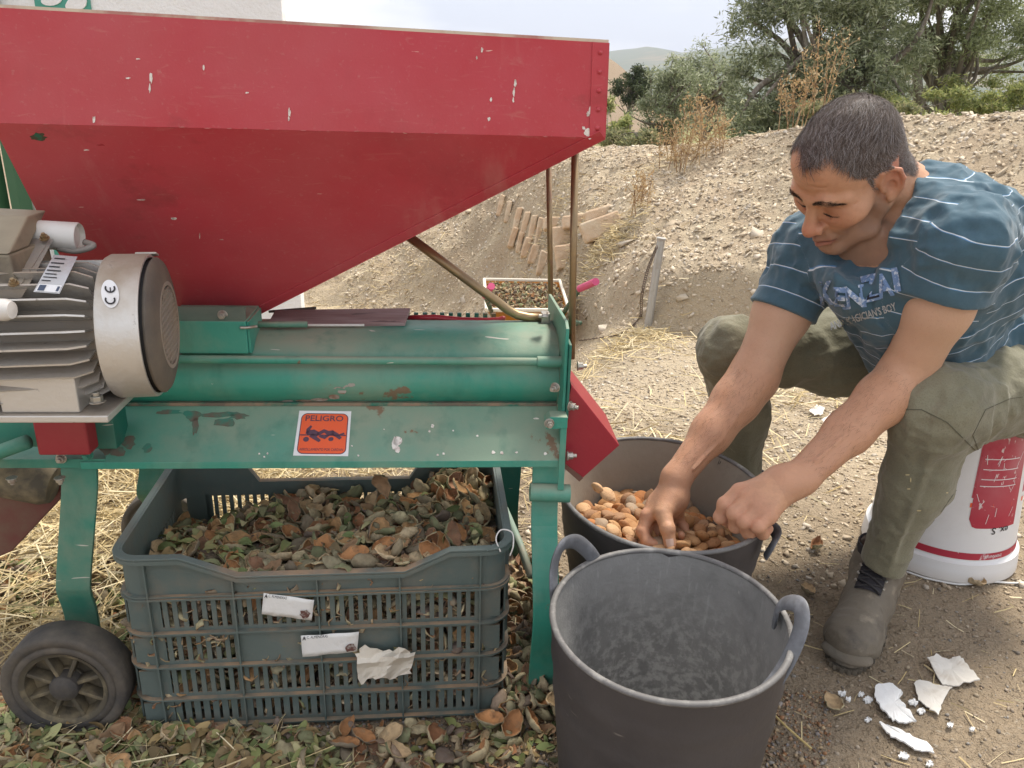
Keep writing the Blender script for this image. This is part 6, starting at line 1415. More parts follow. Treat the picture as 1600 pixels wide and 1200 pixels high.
# joints
pelvis = Vector((1.00, 1.66, .455)); hipL = Vector((1.06, 1.585, .455)); hipR = Vector((.93, 1.735, .455))
shL = PY(1512, 378, 1.31); shR = PY(1262, 398, 1.56); elL = PY(1414, 590, 1.375); elR = PY(1176, 592, 1.50)
wrL = PY(1249, 748, 1.235); wrR = PY(1056, 748, 1.37); knL = PY(1462, 640, 1.35); knR = PY(1140, 548, 1.62)
c7 = PY(1432, 330, 1.46); chest = PY(1420, 418, 1.455); back = PY(1500, 380, 1.52); waist = PY(1480, 560, 1.60)
headP = [hEL((0, -.009, .008), (.074, .087, .083)), hEL((0, .040, .020), (.061, .052, .056), .02), hEL((0, .040, -.050), (.057, .050, .068), .02)]
for s in (1, -1):
    headP += [hEL((s * .041, .058, -.050), (.026, .024, .022), .035), hRC((s * .053, .004, -.080), (s * .046, .040, -.104), .017, .016, .02), hRC((s * .046, .040, -.104), (s * .013, .076, -.127), .016, .016, .014),
              hRC((s * .008, .090, -.012), (s * .030, .0865, -.0055), .0085, .0095, .012), hRC((s * .030, .0865, -.0055), (s * .050, .068, -.010), .0095, .008, .012)]
headP += [hEL((0, .080, -.127), (.022, .019, .018), .014), hEL((0, .074, -.088), (.031, .028, .025), .014)]
for s in (1, -1): headP += [hEL((s * .032, .100, -.031), (.017, .014, .0125), .016, 's'), hEL((s * .031, .0705, -.0315), (.0165, .0155, .0140), .006)]
headP += [hRC((0, .0895, -.022), (0, .107, -.056), .0085, .0110, .010), hEL((0, .111, -.064), (.0128, .0135, .0120), .008)]
for s in (1, -1): headP += [hEL((s * .0142, .100, -.067), (.0082, .0115, .0088), .005), hEL((s * .0060, .1060, -.0765), (.0032, .0050, .0040), .003, 's'), hRC((s * .0185, .099, -.068), (s * .036, .080, -.102), .0016, .0012, .010, 's'), hEL((s * .060, .052, -.086), (.012, .024, .018), .022, 's'), hRC((s * .020, .0885, -.0475), (s * .040, .0800, -.0490), .0008, .0006, .006, 's'), hRC((s * .052, .070, -.030), (s * .062, .058, -.024), .0005, .0004, .004, 's'), hRC((s * .052, .070, -.035), (s * .063, .056, -.038), .0005, .0004, .004, 's')]
headP += [hRC((-.018, .0925, -.0945), (0, .1035, -.0920), .0045, .0056, .006), hRC((.018, .0925, -.0945), (0, .1035, -.0920), .0045, .0056, .006), hRC((-.014, .0945, -.1045), (0, .1015, -.1060), .0050, .0062, .006), hRC((.014, .0945, -.1045), (0, .1015, -.1060), .0050, .0062, .006),
          hRC((-.025, .091, -.0985), (0, .1085, -.0990), .0009, .0012, .004, 's'), hRC((.025, .091, -.0985), (0, .1085, -.0990), .0009, .0012, .004, 's'), hRC((-.014, .099, -.1155), (.014, .099, -.1155), .003, .003, .009, 's')]
for s in (1, -1):
    lid = [(s * (.0165 + .0285 * t), .0835 + .0035 * math.sin(t * 3.14) - .0085 * t, -.0385 - .0030 * math.sin(t * 3.14)) for t in np.linspace(0, 1, 6)]
    for i in range(5): headP.append(hRC(lid[i], lid[i + 1], .0008, .0008, .0022, 's'))
    fold = [(s * (.015 + .033 * t), .0835 + .005 * math.sin(t * 3.14) - .010 * t, -.0235 + .0030 * math.sin(t * 3.14)) for t in np.linspace(0, 1, 5)]
    for i in range(4): headP.append(hRC(fold[i], fold[i + 1], .0003, .0003, .0022, 's'))
headP += [hRC((-.006, .102, -.008), (-.005, .099, .006), .0006, .0005, .004, 's'), hRC((.006, .102, -.008), (.005, .099, .006), .0006, .0005, .004, 's')]
for zf in (.022, .034): headP += [hRC((-.030, .086, zf), (.0, .0945, zf + .002), .0004, .0004, .004, 's'), hRC((.034, .084, zf), (.0, .0945, zf + .002), .0004, .0004, .004, 's')]
for s in (1, -1):      # ears
    eo = np.array([s * .0715, -.002, -.034]); tilt = rz3(s * .50)
    def E_(x, y, z): v = tilt @ np.array([s * x, y, z]) * 1.04; return tuple(eo + v)
    headP.append(hEL(E_(.001, -.004, 0), (.0050, .0185, .0320), .006, 'u', tilt))
    rim_ = [(.002, .012, -.004), (.003, .013, .012), (.005, .006, .027), (.006, -.007, .0315), (.007, -.018, .022), (.007, -.0205, .004), (.005, -.016, -.014), (.003, -.006, -.027)]
    for i in range(len(rim_) - 1): headP.append(hRC(E_(*rim_[i]), E_(*rim_[i + 1]), .0036, .0036, .003))
    headP += [hEL(E_(.002, .002, -.028), (.005, .0075, .0085), .006), hEL(E_(.006, -.001, -.004), (.0055, .0095, .0135), .003, 's'), hEL(E_(.007, -.008, .016), (.003, .006, .009), .003, 's'), hRC(E_(.003, .011, -.008), E_(.003, .010, -.002), .0035, .003, .003)]
# neck
nk0 = HL(0, -.040, -.040); nk1 = HL(0, -.050, -.115); 
skin = headP + [RC(nk0, nk1, .058, .057, .02), RC(nk1, c7 + Vector((.02, .02, -.03)), .057, .065, .03), RC(HL(.045, -.02, -.075), chest + (shL - shR).normalized() * .02 + Vector((0, 0, .10)), .012, .012, .02), RC(HL(0, .045, -.120), HL(0, -.01, -.175), .017, .022, .03)]
# inner torso (below the shirt) keeps the body one surface
skin += [RC(c7, chest, .07, .095, .03), RC(chest, waist, .10, .09, .03), RC(shL, shR, .045, .045, .03), EL(shL.lerp(chest, .3), (.06, .06, .06), .03)]
# arms
def arm(sh, el, wr, k):
    up_ = (sh - el).normalized(); fo = (wr - el).normalized(); m1 = sh.lerp(el, .45); f1 = el.lerp(wr, .22); f2 = el.lerp(wr, .55)
    return [RC(sh, m1, .050, .050, .02), RC(m1, el, .050, .0420, .03), RC(el, f1, .0425, .0430, .03), RC(f1, f2, .0430, .0375, .02), RC(f2, wr, .0375, .0290, .02, side=k, ratio=.85)]
skin += arm(shL, elL, wrL, Vector((0, 0, 1))) + arm(shR, elR, wrR, Vector((.6, -.8, 0)))
# hands: every finger its own chain; group number keeps fingers from melting into each other
def poly(pp): return [PY(*p) for p in pp]
# right hand (far arm) reaching into the almonds, thumb towards the camera
hR = [PY(1056, 748, 1.37), PY(1052, 772, 1.362), PY(1040, 800, 1.355)]
skin += [RC(hR[0], hR[1], .0270, .0290, .012, side=Vector((.3, -.9, .3)), ratio=.85)]
kn_R = {'i': PY(1012, 806, 1.335), 'm': PY(1025, 808, 1.362), 'r': PY(1042, 810, 1.380), 'l': PY(1058, 806, 1.385)}
for n_, t in kn_R.items(): skin.append(RC(hR[1] + (t - hR[1]) * .12, t, .0205, .0135, .018))
skin += [EL(PY(1036, 790, 1.356), (.031, .023, .026), .016)]
fingers = []
def finger(pts, rs, grp):
    skin.extend([RC(pts[i], pts[i + 1], rs[i], rs[i + 1], .004, 'u', 0 if i == 0 else grp) for i in range(len(pts) - 1)])
    for i in range(1, len(pts) - 1): skin.append(EL(pts[i], (rs[i] * 1.08,) * 3, .004, 'u', None, grp))
    fingers.append((pts, rs))
finger(poly([(1012, 806, 1.335), (1004, 830, 1.318), (1012, 848, 1.300), (1034, 853, 1.290)]), [.0135, .0115, .0102, .0088], 1)
finger(poly([(1025, 810, 1.362), (1020, 838, 1.340), (1034, 852, 1.322), (1050, 850, 1.312)]), [.0130, .0112, .0098, .0088], 2)
finger(poly([(1042, 812, 1.380), (1050, 836, 1.365), (1062, 846, 1.345), (1064, 836, 1.328)]), [.0112, .0096, .0086, .0076], 3)
finger(poly([(1058, 806, 1.385), (1068, 822, 1.375), (1073, 836, 1.358), (1066, 846, 1.345)]), [.0105, .0088, .0080, .0070], 4)
thR = poly([(1047, 778, 1.345), (1036, 802, 1.318), (1043, 826, 1.292), (1047, 851, 1.278)])
skin += [RC(thR[0], thR[1], .021, .0170, .014), RC(thR[1], thR[2], .0165, .0128, .008, 'u', 5), RC(thR[2], thR[3], .0125, .0108, .004, 'u', 5), EL(thR[2], (.0136,) * 3, .004, 'u', None, 5)]
# left hand (near arm) in a fist on the rim of the tub, back of the hand up
hL = [PY(1249, 748, 1.235), PY(1224, 756, 1.228)]
KL = {'i': PY(1156, 768, 1.232), 'm': PY(1170, 779, 1.212), 'r': PY(1186, 793, 1.196), 'l': PY(1202, 806, 1.184)}
skin += [RC(hL[0], hL[1], .0290, .0300, .014, side=Vector((0, 0, 1)), ratio=.9), RC(hL[1], PY(1190, 782, 1.215), .030, .0275, .018)]
for n_, t in KL.items(): skin.append(RC(hL[1] + (t - hL[1]) * .15, t, .0215, .0142, .014))
finger(poly([(1156, 768, 1.232), (1133, 788, 1.222), (1126, 808, 1.222), (1140, 818, 1.232)]), [.0142, .0125, .0110, .0095], 6)
finger(poly([(1170, 779, 1.212), (1148, 802, 1.200), (1150, 822, 1.208), (1164, 822, 1.226)]), [.0144, .0128, .0112, .0098], 7)
finger(poly([(1186, 793, 1.196), (1164, 815, 1.186), (1170, 832, 1.196), (1182, 830, 1.214)]), [.0138, .0122, .0108, .0096], 8)
finger(poly([(1202, 806, 1.184), (1185, 823, 1.172), (1192, 833, 1.186), (1200, 826, 1.204)]), [.0128, .0112, .0100, .0088], 9)
thL = poly([(1215, 776, 1.245), (1180, 800, 1.258), (1150, 806, 1.252), (1130, 803, 1.240)])
skin += [RC(thL[0], thL[1], .018, .0135, .012), RC(thL[1], thL[2], .0125, .0105, .006, 'u', 10), RC(thL[2], thL[3], .0105, .0088, .004, 'u', 10)]
_n = Vector((.1, -.55, .8)).normalized()
for n_, t in KL.items(): skin.append(RC(hL[1].lerp(t, .15) + _n * .0255, t + _n * .0105, .0034, .0040, .007))
_n2 = Vector((-.25, -.8, .5)).normalized()
for n_, t in kn_R.items(): skin.append(RC(hR[1].lerp(t, .1) + _n2 * .0235, t + _n2 * .0098, .0030, .0036, .007))
for el_, wr_, nv in ((elR, wrR, Vector((.35, -.8, .45))), (elL, wrL, Vector((-.1, -.55, .83)))):
    nv = nv.normalized(); sd_ = nv.cross((wr_ - el_).normalized())
    pts_ = [el_.lerp(wr_, t) + nv * (r_ - .001) + sd_ * o for t, r_, o in ((-.25, .043, .006), (.1, .0425, .010), (.35, .040, .002), (.6, .0345, .008), (.9, .0295, .004))]
    for i in range(4): skin.append(RC(pts_[i], pts_[i + 1], .0024, .0024, .006))
V, F = sdf_mesh(skin, .0019, kg=.0012); V = relax(V, F, 1, .45)
_lab = np.arange(len(V))
for _ in range(4000):
    m_ = _lab[F].min(1); new = _lab.copy()
    for k in range(4): np.minimum.at(new, F[:, k], m_)
    new = new[new]; new = new[new]; new = new[new]
    if (new == _lab).all(): break
    _lab = new
_u, _c = np.unique(_lab, return_counts=True); _keep = _lab == _u[np.argmax(_c)]; _ix = np.cumsum(_keep) - 1; F = _ix[F[_keep[F].all(1)]]; V = V[_keep]
person = thing('person', (1.0, 1.66, 0), 'man in striped blue T-shirt and olive trousers sitting bent over the tub of almonds', 'person')
L_ = (V - HO) @ HR     # head-local coordinates
lx, ly, lz = L_[:, 0], L_[:, 1], L_[:, 2]
hd = np.linalg.norm(V - HO, axis=1) < .19
n1 = fbm(V, 60, 3)[:, None]; n2 = fbm(V + 3, 250, 2)[:, None]; n3 = fbm(V + 8, 14, 3)[:, None]
base = np.array([.55, .315, .190]); redd = np.array([.52, .24, .145]); pale = np.array([.60, .39, .27]); dk = np.array([.30, .145, .09])
c = base * (1 - n3 * .45) + redd * n3 * .45; c = c * (.90 + .2 * n1) * (.95 + .1 * n2)
def seg_t(V, a, b): a, b = _v(a), _v(b); ab = b - a; return ((V - a) @ ab) / (ab @ ab)
def seg_d(V, a, b):
    a, b = _v(a), _v(b); ab = b - a; h = np.clip(((V - a) @ ab) / (ab @ ab), 0, 1); return np.linalg.norm(V - a - h[:, None] * ab, axis=1)
for sh, el in ((shL, elL), (shR, elR)):
    w = (seg_d(V, sh, el) < .07) * (1 - sstep(seg_t(V, sh, el), .55, 1.1)); c = c * (1 - w[:, None] * .75) + pale * (w[:, None] * .75)
for el, wr in ((elL, wrL), (elR, wrR)):
    w = ((seg_d(V, el, wr) < .06) * sstep(seg_t(V, el, wr), .05, .5))[:, None]; c = c * (1 - w * .45) + (base * .45 + redd * .42) * (w * .45)
g = lambda cx, cy, cz, s: np.exp(-((np.abs(lx) - cx) ** 2 + (ly - cy) ** 2 + (lz - cz) ** 2) / s ** 2)
H1 = hd.astype(float)
def tint(w, col, amt): 
    global c
    w = (np.clip(w, 0, 1) * H1 * amt)[:, None]; c = c * (1 - w) + np.array(col) * w
tint(g(0, .115, -.066, .022), (.50, .17, .115), .6); tint(g(.042, .075, -.050, .028), (.50, .20, .13), .45); tint(g(.08, -.02, -.02, .035), (.52, .18, .12), .6)
stub = sstep(-lz, .066, .088) * sstep(ly, -.02, .03) * (1 - .2 * n1[:, 0]) + sstep(-lz, .04, .07) * (1 - sstep(ly, .035, .055)) * sstep(ly, -.0, .015)
tint(stub, (.235, .15, .11), .68); tint(g(0, .100, -.082, .016), (.26, .155, .11), .5)
lips = np.exp(-((lz + .0990) / .0085) ** 2) * (np.abs(lx) < .023) * (ly > .086); tint(lips, (.36, .125, .095), .75)
tint(np.exp(-((lz + .0990) / .0016) ** 2) * (np.abs(lx) < .026) * (ly > .085), (.12, .04, .03), .8)
tint(g(.031, .085, -.028, .014), (.34, .165, .11), .5)
def curve_tint(f, x0, x1, wz, col, amt, ymin=.06):
    a = np.clip((np.abs(lx) - x0) / (x1 - x0), 0, 1); zc = f(a); e_ = sstep(np.abs(lx), x0 - .003, x0 + .001) * (1 - sstep(np.abs(lx), x1 - .002, x1 + .003)); tint(np.exp(-((lz - zc) / wz) ** 2) * e_ * (ly > ymin) * (ly < .108), col, amt)
curve_tint(lambda a: -.0392 - .0030 * np.sin(a * 3.14), .0165, .045, .0011, (.03, .018, .015), .95)
curve_tint(lambda a: -.0238 + .0030 * np.sin(a * 3.14), .015, .048, .0010, (.24, .11, .075), .6)
curve_tint(lambda a: -.012 + .0115 * np.sin(np.clip(a * 1.35, 0, 1) * 2.2) - .010 * a * a, .012, .052, .0024, (.16, .095, .065), .60)
curve_tint(lambda a: -.050 - .004 * np.sin(a * 3.14), .018, .042, .0025, (.36, .17, .12), .35)
# scalp under the hair
hy = np.array([-.2, -.07, -.045, -.030, -.012, .002, .012, .022, .034, .048, .060, .072, .085, .12]); hz = np.array([-.085, -.085, -.060, -.040, -.016, -.014, -.038, -.030, .004, .022, .046, .056, .052, .050])
hairline = np.interp(ly, hy, hz) + .040 * np.exp(-((np.abs(lx) - .036) / .017) ** 2) * sstep(ly, .040, .058) + (n1[:, 0] - .5) * .006
earz = (np.abs(lx) > .064) & (lz < -.001) & (ly > -.034) & (ly < .022)
scalp = sstep(lz, hairline - .003, hairline + .010) * ~earz; tint(scalp, (.085, .066, .055), .88)
tint(((np.abs(lx) > .076) & (lz < .0)).astype(float) * 0, (0, 0, 0), 0)
for pts_, rs_ in fingers:
    for p_, r_f in zip(pts_[:-1], rs_): w = np.exp(-(np.linalg.norm(V - _v(p_), axis=1) / (r_f * 1.25)) ** 2)[:, None] * .38; c = c * (1 - w) + np.array([.52, .20, .14]) * w
    w = np.exp(-(np.linalg.norm(V - _v(pts_[-1]), axis=1) / (rs_[-1] * 1.3)) ** 2)[:, None] * .4; c = c * (1 - w) + np.array([.50, .23, .17]) * w
for hc_ in (PY(1190, 782, 1.215), PY(1036, 800, 1.34)): w = (np.exp(-(np.linalg.norm(V - _v(hc_), axis=1) / .06) ** 2) * (fbm(V + 4, 90, 3) > .52))[:, None] * .16; c = c * (1 - w) + np.array([.30, .17, .11]) * w
m_skin = mat('skin', (0, 0, 0), .48, attr='Col', spec=.35, sss=(.12, (1.0, .35, .2), .006), layers=[dict(col=(.34, .13, .09), scale=420, lo=.60, hi=.75, detail=2, amt=.25)], bump=[(520, .00045, 3), (95, .0009, 4)])
body = np_mesh('body', V, F, m_skin, person, True, c)
BV, BF = V, F
# finger nails
m_nail = mat('nail', (.62, .44, .36), .3)
def nail(tip, back_, nrm, w=.0052, l=.0062):
    t = (tip - back_).normalized(); nrm = Vector(nrm); nrm = (nrm - t * nrm.dot(t)).normalized(); sd = t.cross(nrm); vs = []
    for j in range(4):
        for i in range(5):
            a = (i - 2) / 2; s = (j / 3 - .5) * 2; vs.append(tip + t * (s * l - .001) + sd * (a * w * (1 - .25 * max(0, s) ** 2)) + nrm * (.0004 - .0024 * a * a))
    fs = [(j * 5 + i, j * 5 + i + 1, j * 5 + i + 6, j * 5 + i + 5) for j in range(3) for i in range(4)]; return MB().add(vs, fs).build('nail', m_nail, body, smooth=True)
cd = (CAM - thR[3]).normalized(); nail(thR[3] + cd * .0112 + Vector((0, 0, .002)), thR[2] + cd * .0118, cd, .0068, .0072)
# ---------------- hair
tri = [(f[0], f[1], f[2]) for f in F] if False else None
hm = (hd & (lz > hairline) & ~earz & (np.abs(lx) < .079))
Nn = vnormals(V, F); idxh = np.where(hm)[0]
def strands(name, P, D, N, ln, wid, cols, mt, parent, seg=3, droop=.3, lift=.25):
    """flat tapered ribbons from roots P going along D, rising along N"""
    n = len(P); t_ = np.linspace(0, 1, seg + 1); rows = []
    S = np.cross(D, N); S /= np.maximum(np.linalg.norm(S, axis=1, keepdims=True), 1e-9)
    for t in t_:
        ctr = P + D * (ln * t)[:, None] + N * ((lift * ln) * (t - droop * t * t * 2))[:, None]; w = wid * (1 - .75 * t)
        rows.append(ctr - S * w[:, None] / 2); rows.append(ctr + S * w[:, None] / 2)
    V_ = np.stack(rows, 1).reshape(-1, 3); k = 2 * (seg + 1); F_ = np.array([(2 * i, 2 * i + 1, 2 * i + 3, 2 * i + 2) for i in range(seg)])
    FF_ = (F_[None] + (np.arange(n) * k)[:, None, None]).reshape(-1, 4); return np_mesh(name, V_, FF_, mt, parent, False, np.repeat(cols, k, 0))
m_hair = mat('hair', (0, 0, 0), .62, attr='Col', spec=.2)
ns = 30000; r0 = idxh[rng.integers(0, len(idxh), ns)]; P0 = V[r0] + rng.normal(0, .0008, (ns, 3)); N0 = Nn[r0]; l0 = L_[r0]
top_ = sstep(l0[:, 2], .005, .060)
fl = np.stack([.38 * top_ + .10 * rng.normal(size=ns) + np.sign(l0[:, 0]) * .0, .85 * top_ - .45 * (1 - top_), -.05 * top_ - .9 * (1 - top_)], -1) + rng.normal(0, .24, (ns, 3))
# gentle clumps
fl += (np.stack([fbm(P0, 55, 2), fbm(P0 + 5, 55, 2), fbm(P0 + 9, 55, 2)], -1) - .5) * 1.5
D0 = fl @ HR.T; D0 = D0 - N0 * (D0 * N0).sum(1, keepdims=True); D0 /= np.linalg.norm(D0, axis=1, keepdims=True)
frontness = sstep(l0[:, 1], .0, .08) * top_
ln = (.006 + .015 * top_ + .004 * frontness) * (.75 + .5 * fbm(P0, 90, 2)) * rng.uniform(.7, 1.2, ns)
grey = np.clip((rng.random(ns) < .24 + .16 * (1 - top_)) * rng.uniform(.4, 1.2, ns), 0, 1)[:, None]
hc = np.array([.105, .080, .066]) * rng.uniform(.5, 1.6, (ns, 1)) * (1 - grey) + np.array([.36, .33, .32]) * grey * .9
strands('hair', P0, D0, N0, ln, np.where(top_ > .5, .00060, .00050) * rng.uniform(.7, 1.3, ns), hc, m_hair, body, 4, .42, .40)
# eyebrows, lashes
for s in (1, -1):
    NB = 620; t = rng.random(NB); q = rng.normal(0, .0021, NB) * (1 - .4 * t); px_ = s * (.010 + .042 * t); py_ = .098 - .026 * t ** 1.8 + .002; pz_ = -.012 + .0115 * np.sin(np.clip(t * 1.35, 0, 1) * 2.2) - .010 * t * t + q
    pl_ = np.stack([px_, py_, pz_], -1); W_ = HO + pl_ @ HR.T
    bvh_pts = []; 
    from mathutils.kdtree import KDTree
    if s == 1:
        kd = KDTree(len(V)); [kd.insert(V[i], i) for i in np.where(hd)[0]]; kd.balance()
    ii = np.array([kd.find(w)[1] for w in W_]); P_ = V[ii] + rng.normal(0, .0005, (NB, 3)); Nb = Nn[ii]
    Db = np.stack([s * (.85 + 0 * t), -.35 * t, .45 - .85 * t], -1) + rng.normal(0, .12, (NB, 3)); Db = Db @ HR.T; Db -= Nb * (Db * Nb).sum(1, keepdims=True); Db /= np.linalg.norm(Db, axis=1, keepdims=True)
    strands('eyebrow', P_, Db, Nb, rng.uniform(.0035, .0062, NB), np.full(NB, .00042), np.tile((.035, .025, .02), (NB, 1)) * rng.uniform(.6, 1.6, (NB, 1)), m_hair, body, 2, .2, .25)
    t = np.linspace(0, 1, 46); pl_ = np.stack([s * (.0165 + .0285 * t), .0860 + .0035 * np.sin(t * 3.14) - .0085 * t, -.0385 - .0030 * np.sin(t * 3.14)], -1); W_ = HO + pl_ @ HR.T
    Dl = np.stack([s * .25 * t, 1 + 0 * t, -.75 + 0 * t], -1) @ HR.T; ii = np.array([kd.find(w)[1] for w in W_])
    strands('eyelash', V[ii] * .3 + W_ * .7, Dl / np.linalg.norm(Dl, axis=1, keepdims=True), Nn[ii], np.full(46, .0030), np.full(46, .0009), np.full((46, 3), .02), m_hair, body, 2, .2, .1)
# hairs on the forearms
ah = []
for el, wr in ((elL, wrL), (elR, wrR)):
    tt = seg_t(V, el, wr); ah.append(np.where((seg_d(V, el, wr) < .05) & (tt > -.05) & (tt < .93) & (np.linalg.norm(V - HO, axis=1) > .3))[0])
for a_i, (el, wr) in zip(ah, ((elL, wrL), (elR, wrR))):
    r1 = a_i[rng.integers(0, len(a_i), 1500)]; dd = _v(wr - el); D1 = dd / np.linalg.norm(dd) + rng.normal(0, .30, (1500, 3)); D1 -= Nn[r1] * (D1 * Nn[r1]).sum(1, keepdims=True); D1 /= np.linalg.norm(D1, axis=1, keepdims=True)
    strands('arm_hair', V[r1], D1, Nn[r1], rng.uniform(.006, .014, 1500), np.full(1500, .00022), np.tile((.10, .055, .03), (1500, 1)), m_hair, body, 2, .2, .22)
# ---------------- T-shirt
fr_ = (shL - shR).normalized(); tup = (c7 - waist).normalized(); tfw = fr_.cross(tup).normalized(); tfw = tfw if tfw.dot(fw) > 0 else -tfw
m_shirt = None
def shirt_mat():
    m = mat('tshirt_cloth', (.060, .118, .156), .85, spec=.15, sheen=.25, layers=[dict(col=(.088, .155, .195), scale=9, lo=.4, hi=.7, detail=5, amt=.5), dict(col=(.045, .085, .115), scale=300, lo=.5, hi=.7, amt=.3)], bump=[(14, .006, 3), (700, .0003, 2)])
    N, L = m.node_tree.nodes, m.node_tree.links; b = N['Principled BSDF']; prev = b.inputs['Base Color'].links[0].from_socket
    at = N.new('ShaderNodeAttribute'); at.attribute_name = 'stripe'; at2 = N.new('ShaderNodeTexCoord'); nz = N.new('ShaderNodeTexNoise'); nz.inputs['Scale'].default_value = 11; L.new(at2.outputs['Object'], nz.inputs[0])
    ad = N.new('ShaderNodeMath'); ad.operation = 'MULTIPLY_ADD'; L.new(nz.outputs[0], ad.inputs[0]); ad.inputs[1].default_value = .005; L.new(at.outputs['Fac'], ad.inputs[2])
    dv = N.new('ShaderNodeMath'); dv.operation = 'DIVIDE'; L.new(ad.outputs[0], dv.inputs[0]); dv.inputs[1].default_value = .041; fr = N.new('ShaderNodeMath'); fr.operation = 'FRACT'; L.new(dv.outputs[0], fr.inputs[0])
    pa = N.new('ShaderNodeAttribute'); pa.attribute_name = 'plain'; inv = N.new('ShaderNodeMath'); inv.operation = 'SUBTRACT'; inv.inputs[0].default_value = 1; L.new(pa.outputs['Fac'], inv.inputs[1])
    def band(lo, hi, col, prev):
        g1 = N.new('ShaderNodeMath'); g1.operation = 'GREATER_THAN'; L.new(fr.outputs[0], g1.inputs[0]); g1.inputs[1].default_value = lo; g2 = N.new('ShaderNodeMath'); g2.operation = 'LESS_THAN'; L.new(fr.outputs[0], g2.inputs[0]); g2.inputs[1].default_value = hi
        mm = N.new('ShaderNodeMath'); mm.operation = 'MULTIPLY'; L.new(g1.outputs[0], mm.inputs[0]); L.new(g2.outputs[0], mm.inputs[1]); m9 = N.new('ShaderNodeMath'); m9.operation = 'MULTIPLY'; L.new(mm.outputs[0], m9.inputs[0]); L.new(inv.outputs[0], m9.inputs[1]); mm = m9; mx = N.new('ShaderNodeMixRGB'); L.new(mm.outputs[0], mx.inputs[0]); L.new(prev, mx.inputs[1]); mx.inputs[2].default_value = (*col, 1); return mx.outputs[0]
    p = band(.50, .532, (.62, .68, .72), prev); p = band(.532, .56, (.09, .23, .42), p); L.new(p, b.inputs['Base Color']); return m
m_shirt = shirt_mat()
def folds(P, dirs, amp, sc, st=3.5, seed=0):
    d = _v(dirs); d = d / np.linalg.norm(d); q = (P @ d)[..., None] * d; Q = P + q * (1 / st - 1); f = fbm(Q + seed, sc, 3); return (np.clip(np.abs(f - .5) * 6, 0, 1.1) - .45) * amp
tors = [RC(c7 - tup * .03, chest, .085, .118, .05, side=tfw, ratio=.92), EL(chest + tup * .0 + (back - chest) * .45, (.165, .120, .15), .05, 'u', np.array([fr_[:], tfw[:], tup[:]]).T), RC(chest, waist, .130, .135, .05, side=tfw, ratio=.92), RC(waist, pelvis + Vector((0, 0, .09)), .140, .160, .04, side=tfw, ratio=.92),
        RC(shL.lerp(c7, .15), shL.lerp(c7, .9), .058, .060, .05), RC(shR.lerp(c7, .15), shR.lerp(c7, .9), .058, .060, .05), EL(back, (.10, .09, .10), .06), RC(chest + tfw * .045 - tup * .02, waist + tfw * .075 - tup * .02, .085, .085, .05), RC(shL + (c7 - shL) * .12 - tup * .01, shR + (c7 - shR) * .12 - tup * .01, .062, .062, .05), RC(PY(1480, 325, 1.44), PY(1545, 350, 1.40), .058, .062, .05), EL(PY(1330, 440, 1.42), (.06, .06, .05), .05), RC(PY(1395, 400, 1.40), PY(1310, 418, 1.46), .030, .030, .04)]
nc = HL(0, -.052, -.118); ncd = (c7 - nk0).normalized()
neckcut = [RC(HL(0, -.030, -.03), HL(0, -.040, -.130), .060, .058, .006, 's'), RC(HL(0, .045, -.110), HL(0, .035, -.165), .038, .034, .015, 's')]
cutE = EL(PY(1334, 390, 1.395), (.040, .040, .034), .03, 's'); cutR = RC(PY(1396, 310, 1.43), PY(1340, 386, 1.395), .036, .038, .03, 's')
neckcut += [cutR, cutE]
def slv(sh, el, t_end, r0, r1, grp):
    ax = (el - sh).normalized(); e = sh.lerp(el, t_end); inn = sh.lerp(c7, .30)
    pr = [RC(inn, sh, .050, r0, .03, 'u', grp), RC(sh, e + ax * .02, r0, r1, .03, 'u', grp)]; h_ = HS(e, ax, .003, .16); h_.grp = grp; return pr, h_, e, ax
pL, hL_, eL, aL_ = slv(shL, elL, .33, .056, .071, 1); pR, hR_, eR, aR_ = slv(shR, elR, .46, .060, .067, 2)
def shdisp(P):
    fade = np.minimum(np.where(np.linalg.norm(P - _v(eL), axis=-1) < .11, np.clip(((_v(eL) - P) @ _v(aL_)) / .05, 0, 1), 1), np.where(np.linalg.norm(P - _v(eR), axis=-1) < .10, np.clip(((_v(eR) - P) @ _v(aR_)) / .05, 0, 1), 1))
    return -.0016 * (np.min([p.fn(P) for p in neckcut], 0) < .015) + fade * (folds(P, chest - pelvis + Vector((.1, 0, 0)), .010, 14, 3.5) + folds(P, elL - c7, .004, 20, 3, 4) + folds(P, shL - shR, .003, 26, 4, 8))
base_cut = HS(pelvis + Vector((0, 0, .012)), (0, 0, -1), .004, .35)
tV, tF = sdf_mesh(tors + neckcut + [base_cut] + pL + [hL_] + pR + [hR_], .0038, disp=shdisp, kg=.045)
tV = relax(tV, tF, 1, .4)
dT = np.min([p.fn(tV) for p in tors], 0); dL = np.min([p.fn(tV) for p in pL], 0); dR = np.min([p.fn(tV) for p in pR], 0)
inL = ((tV - _v(shL)) @ _v(aL_) + .25 * dT) ; lab = np.zeros(len(tV), int); lab[(dL < dT) & (dL < .03)] = 1; lab[(dR < dT) & (dR < .03)] = 2
dn = np.min([p.fn(tV) for p in neckcut], 0)
_q = tV - _v(chest); sco = _q @ _v(tup) - (.10 + .75 * sstep(_q @ _v(tup), .02, .16)) * (_q @ _v(tfw)) + .10 * np.abs(_q @ _v(fr_)) + .012
sL = (tV - _v(shL)) @ _v(aL_) + .004; sR = (tV - _v(shR)) @ _v(aR_) + .015
stripe = np.where(lab == 1, sL, np.where(lab == 2, sR, sco)); plain = (dn < .015) | ((lab == 1) & (sL < -.040)) | ((lab == 2) & (sR < -.030))
flab = lab[tF[:, 0]]
shirt = None
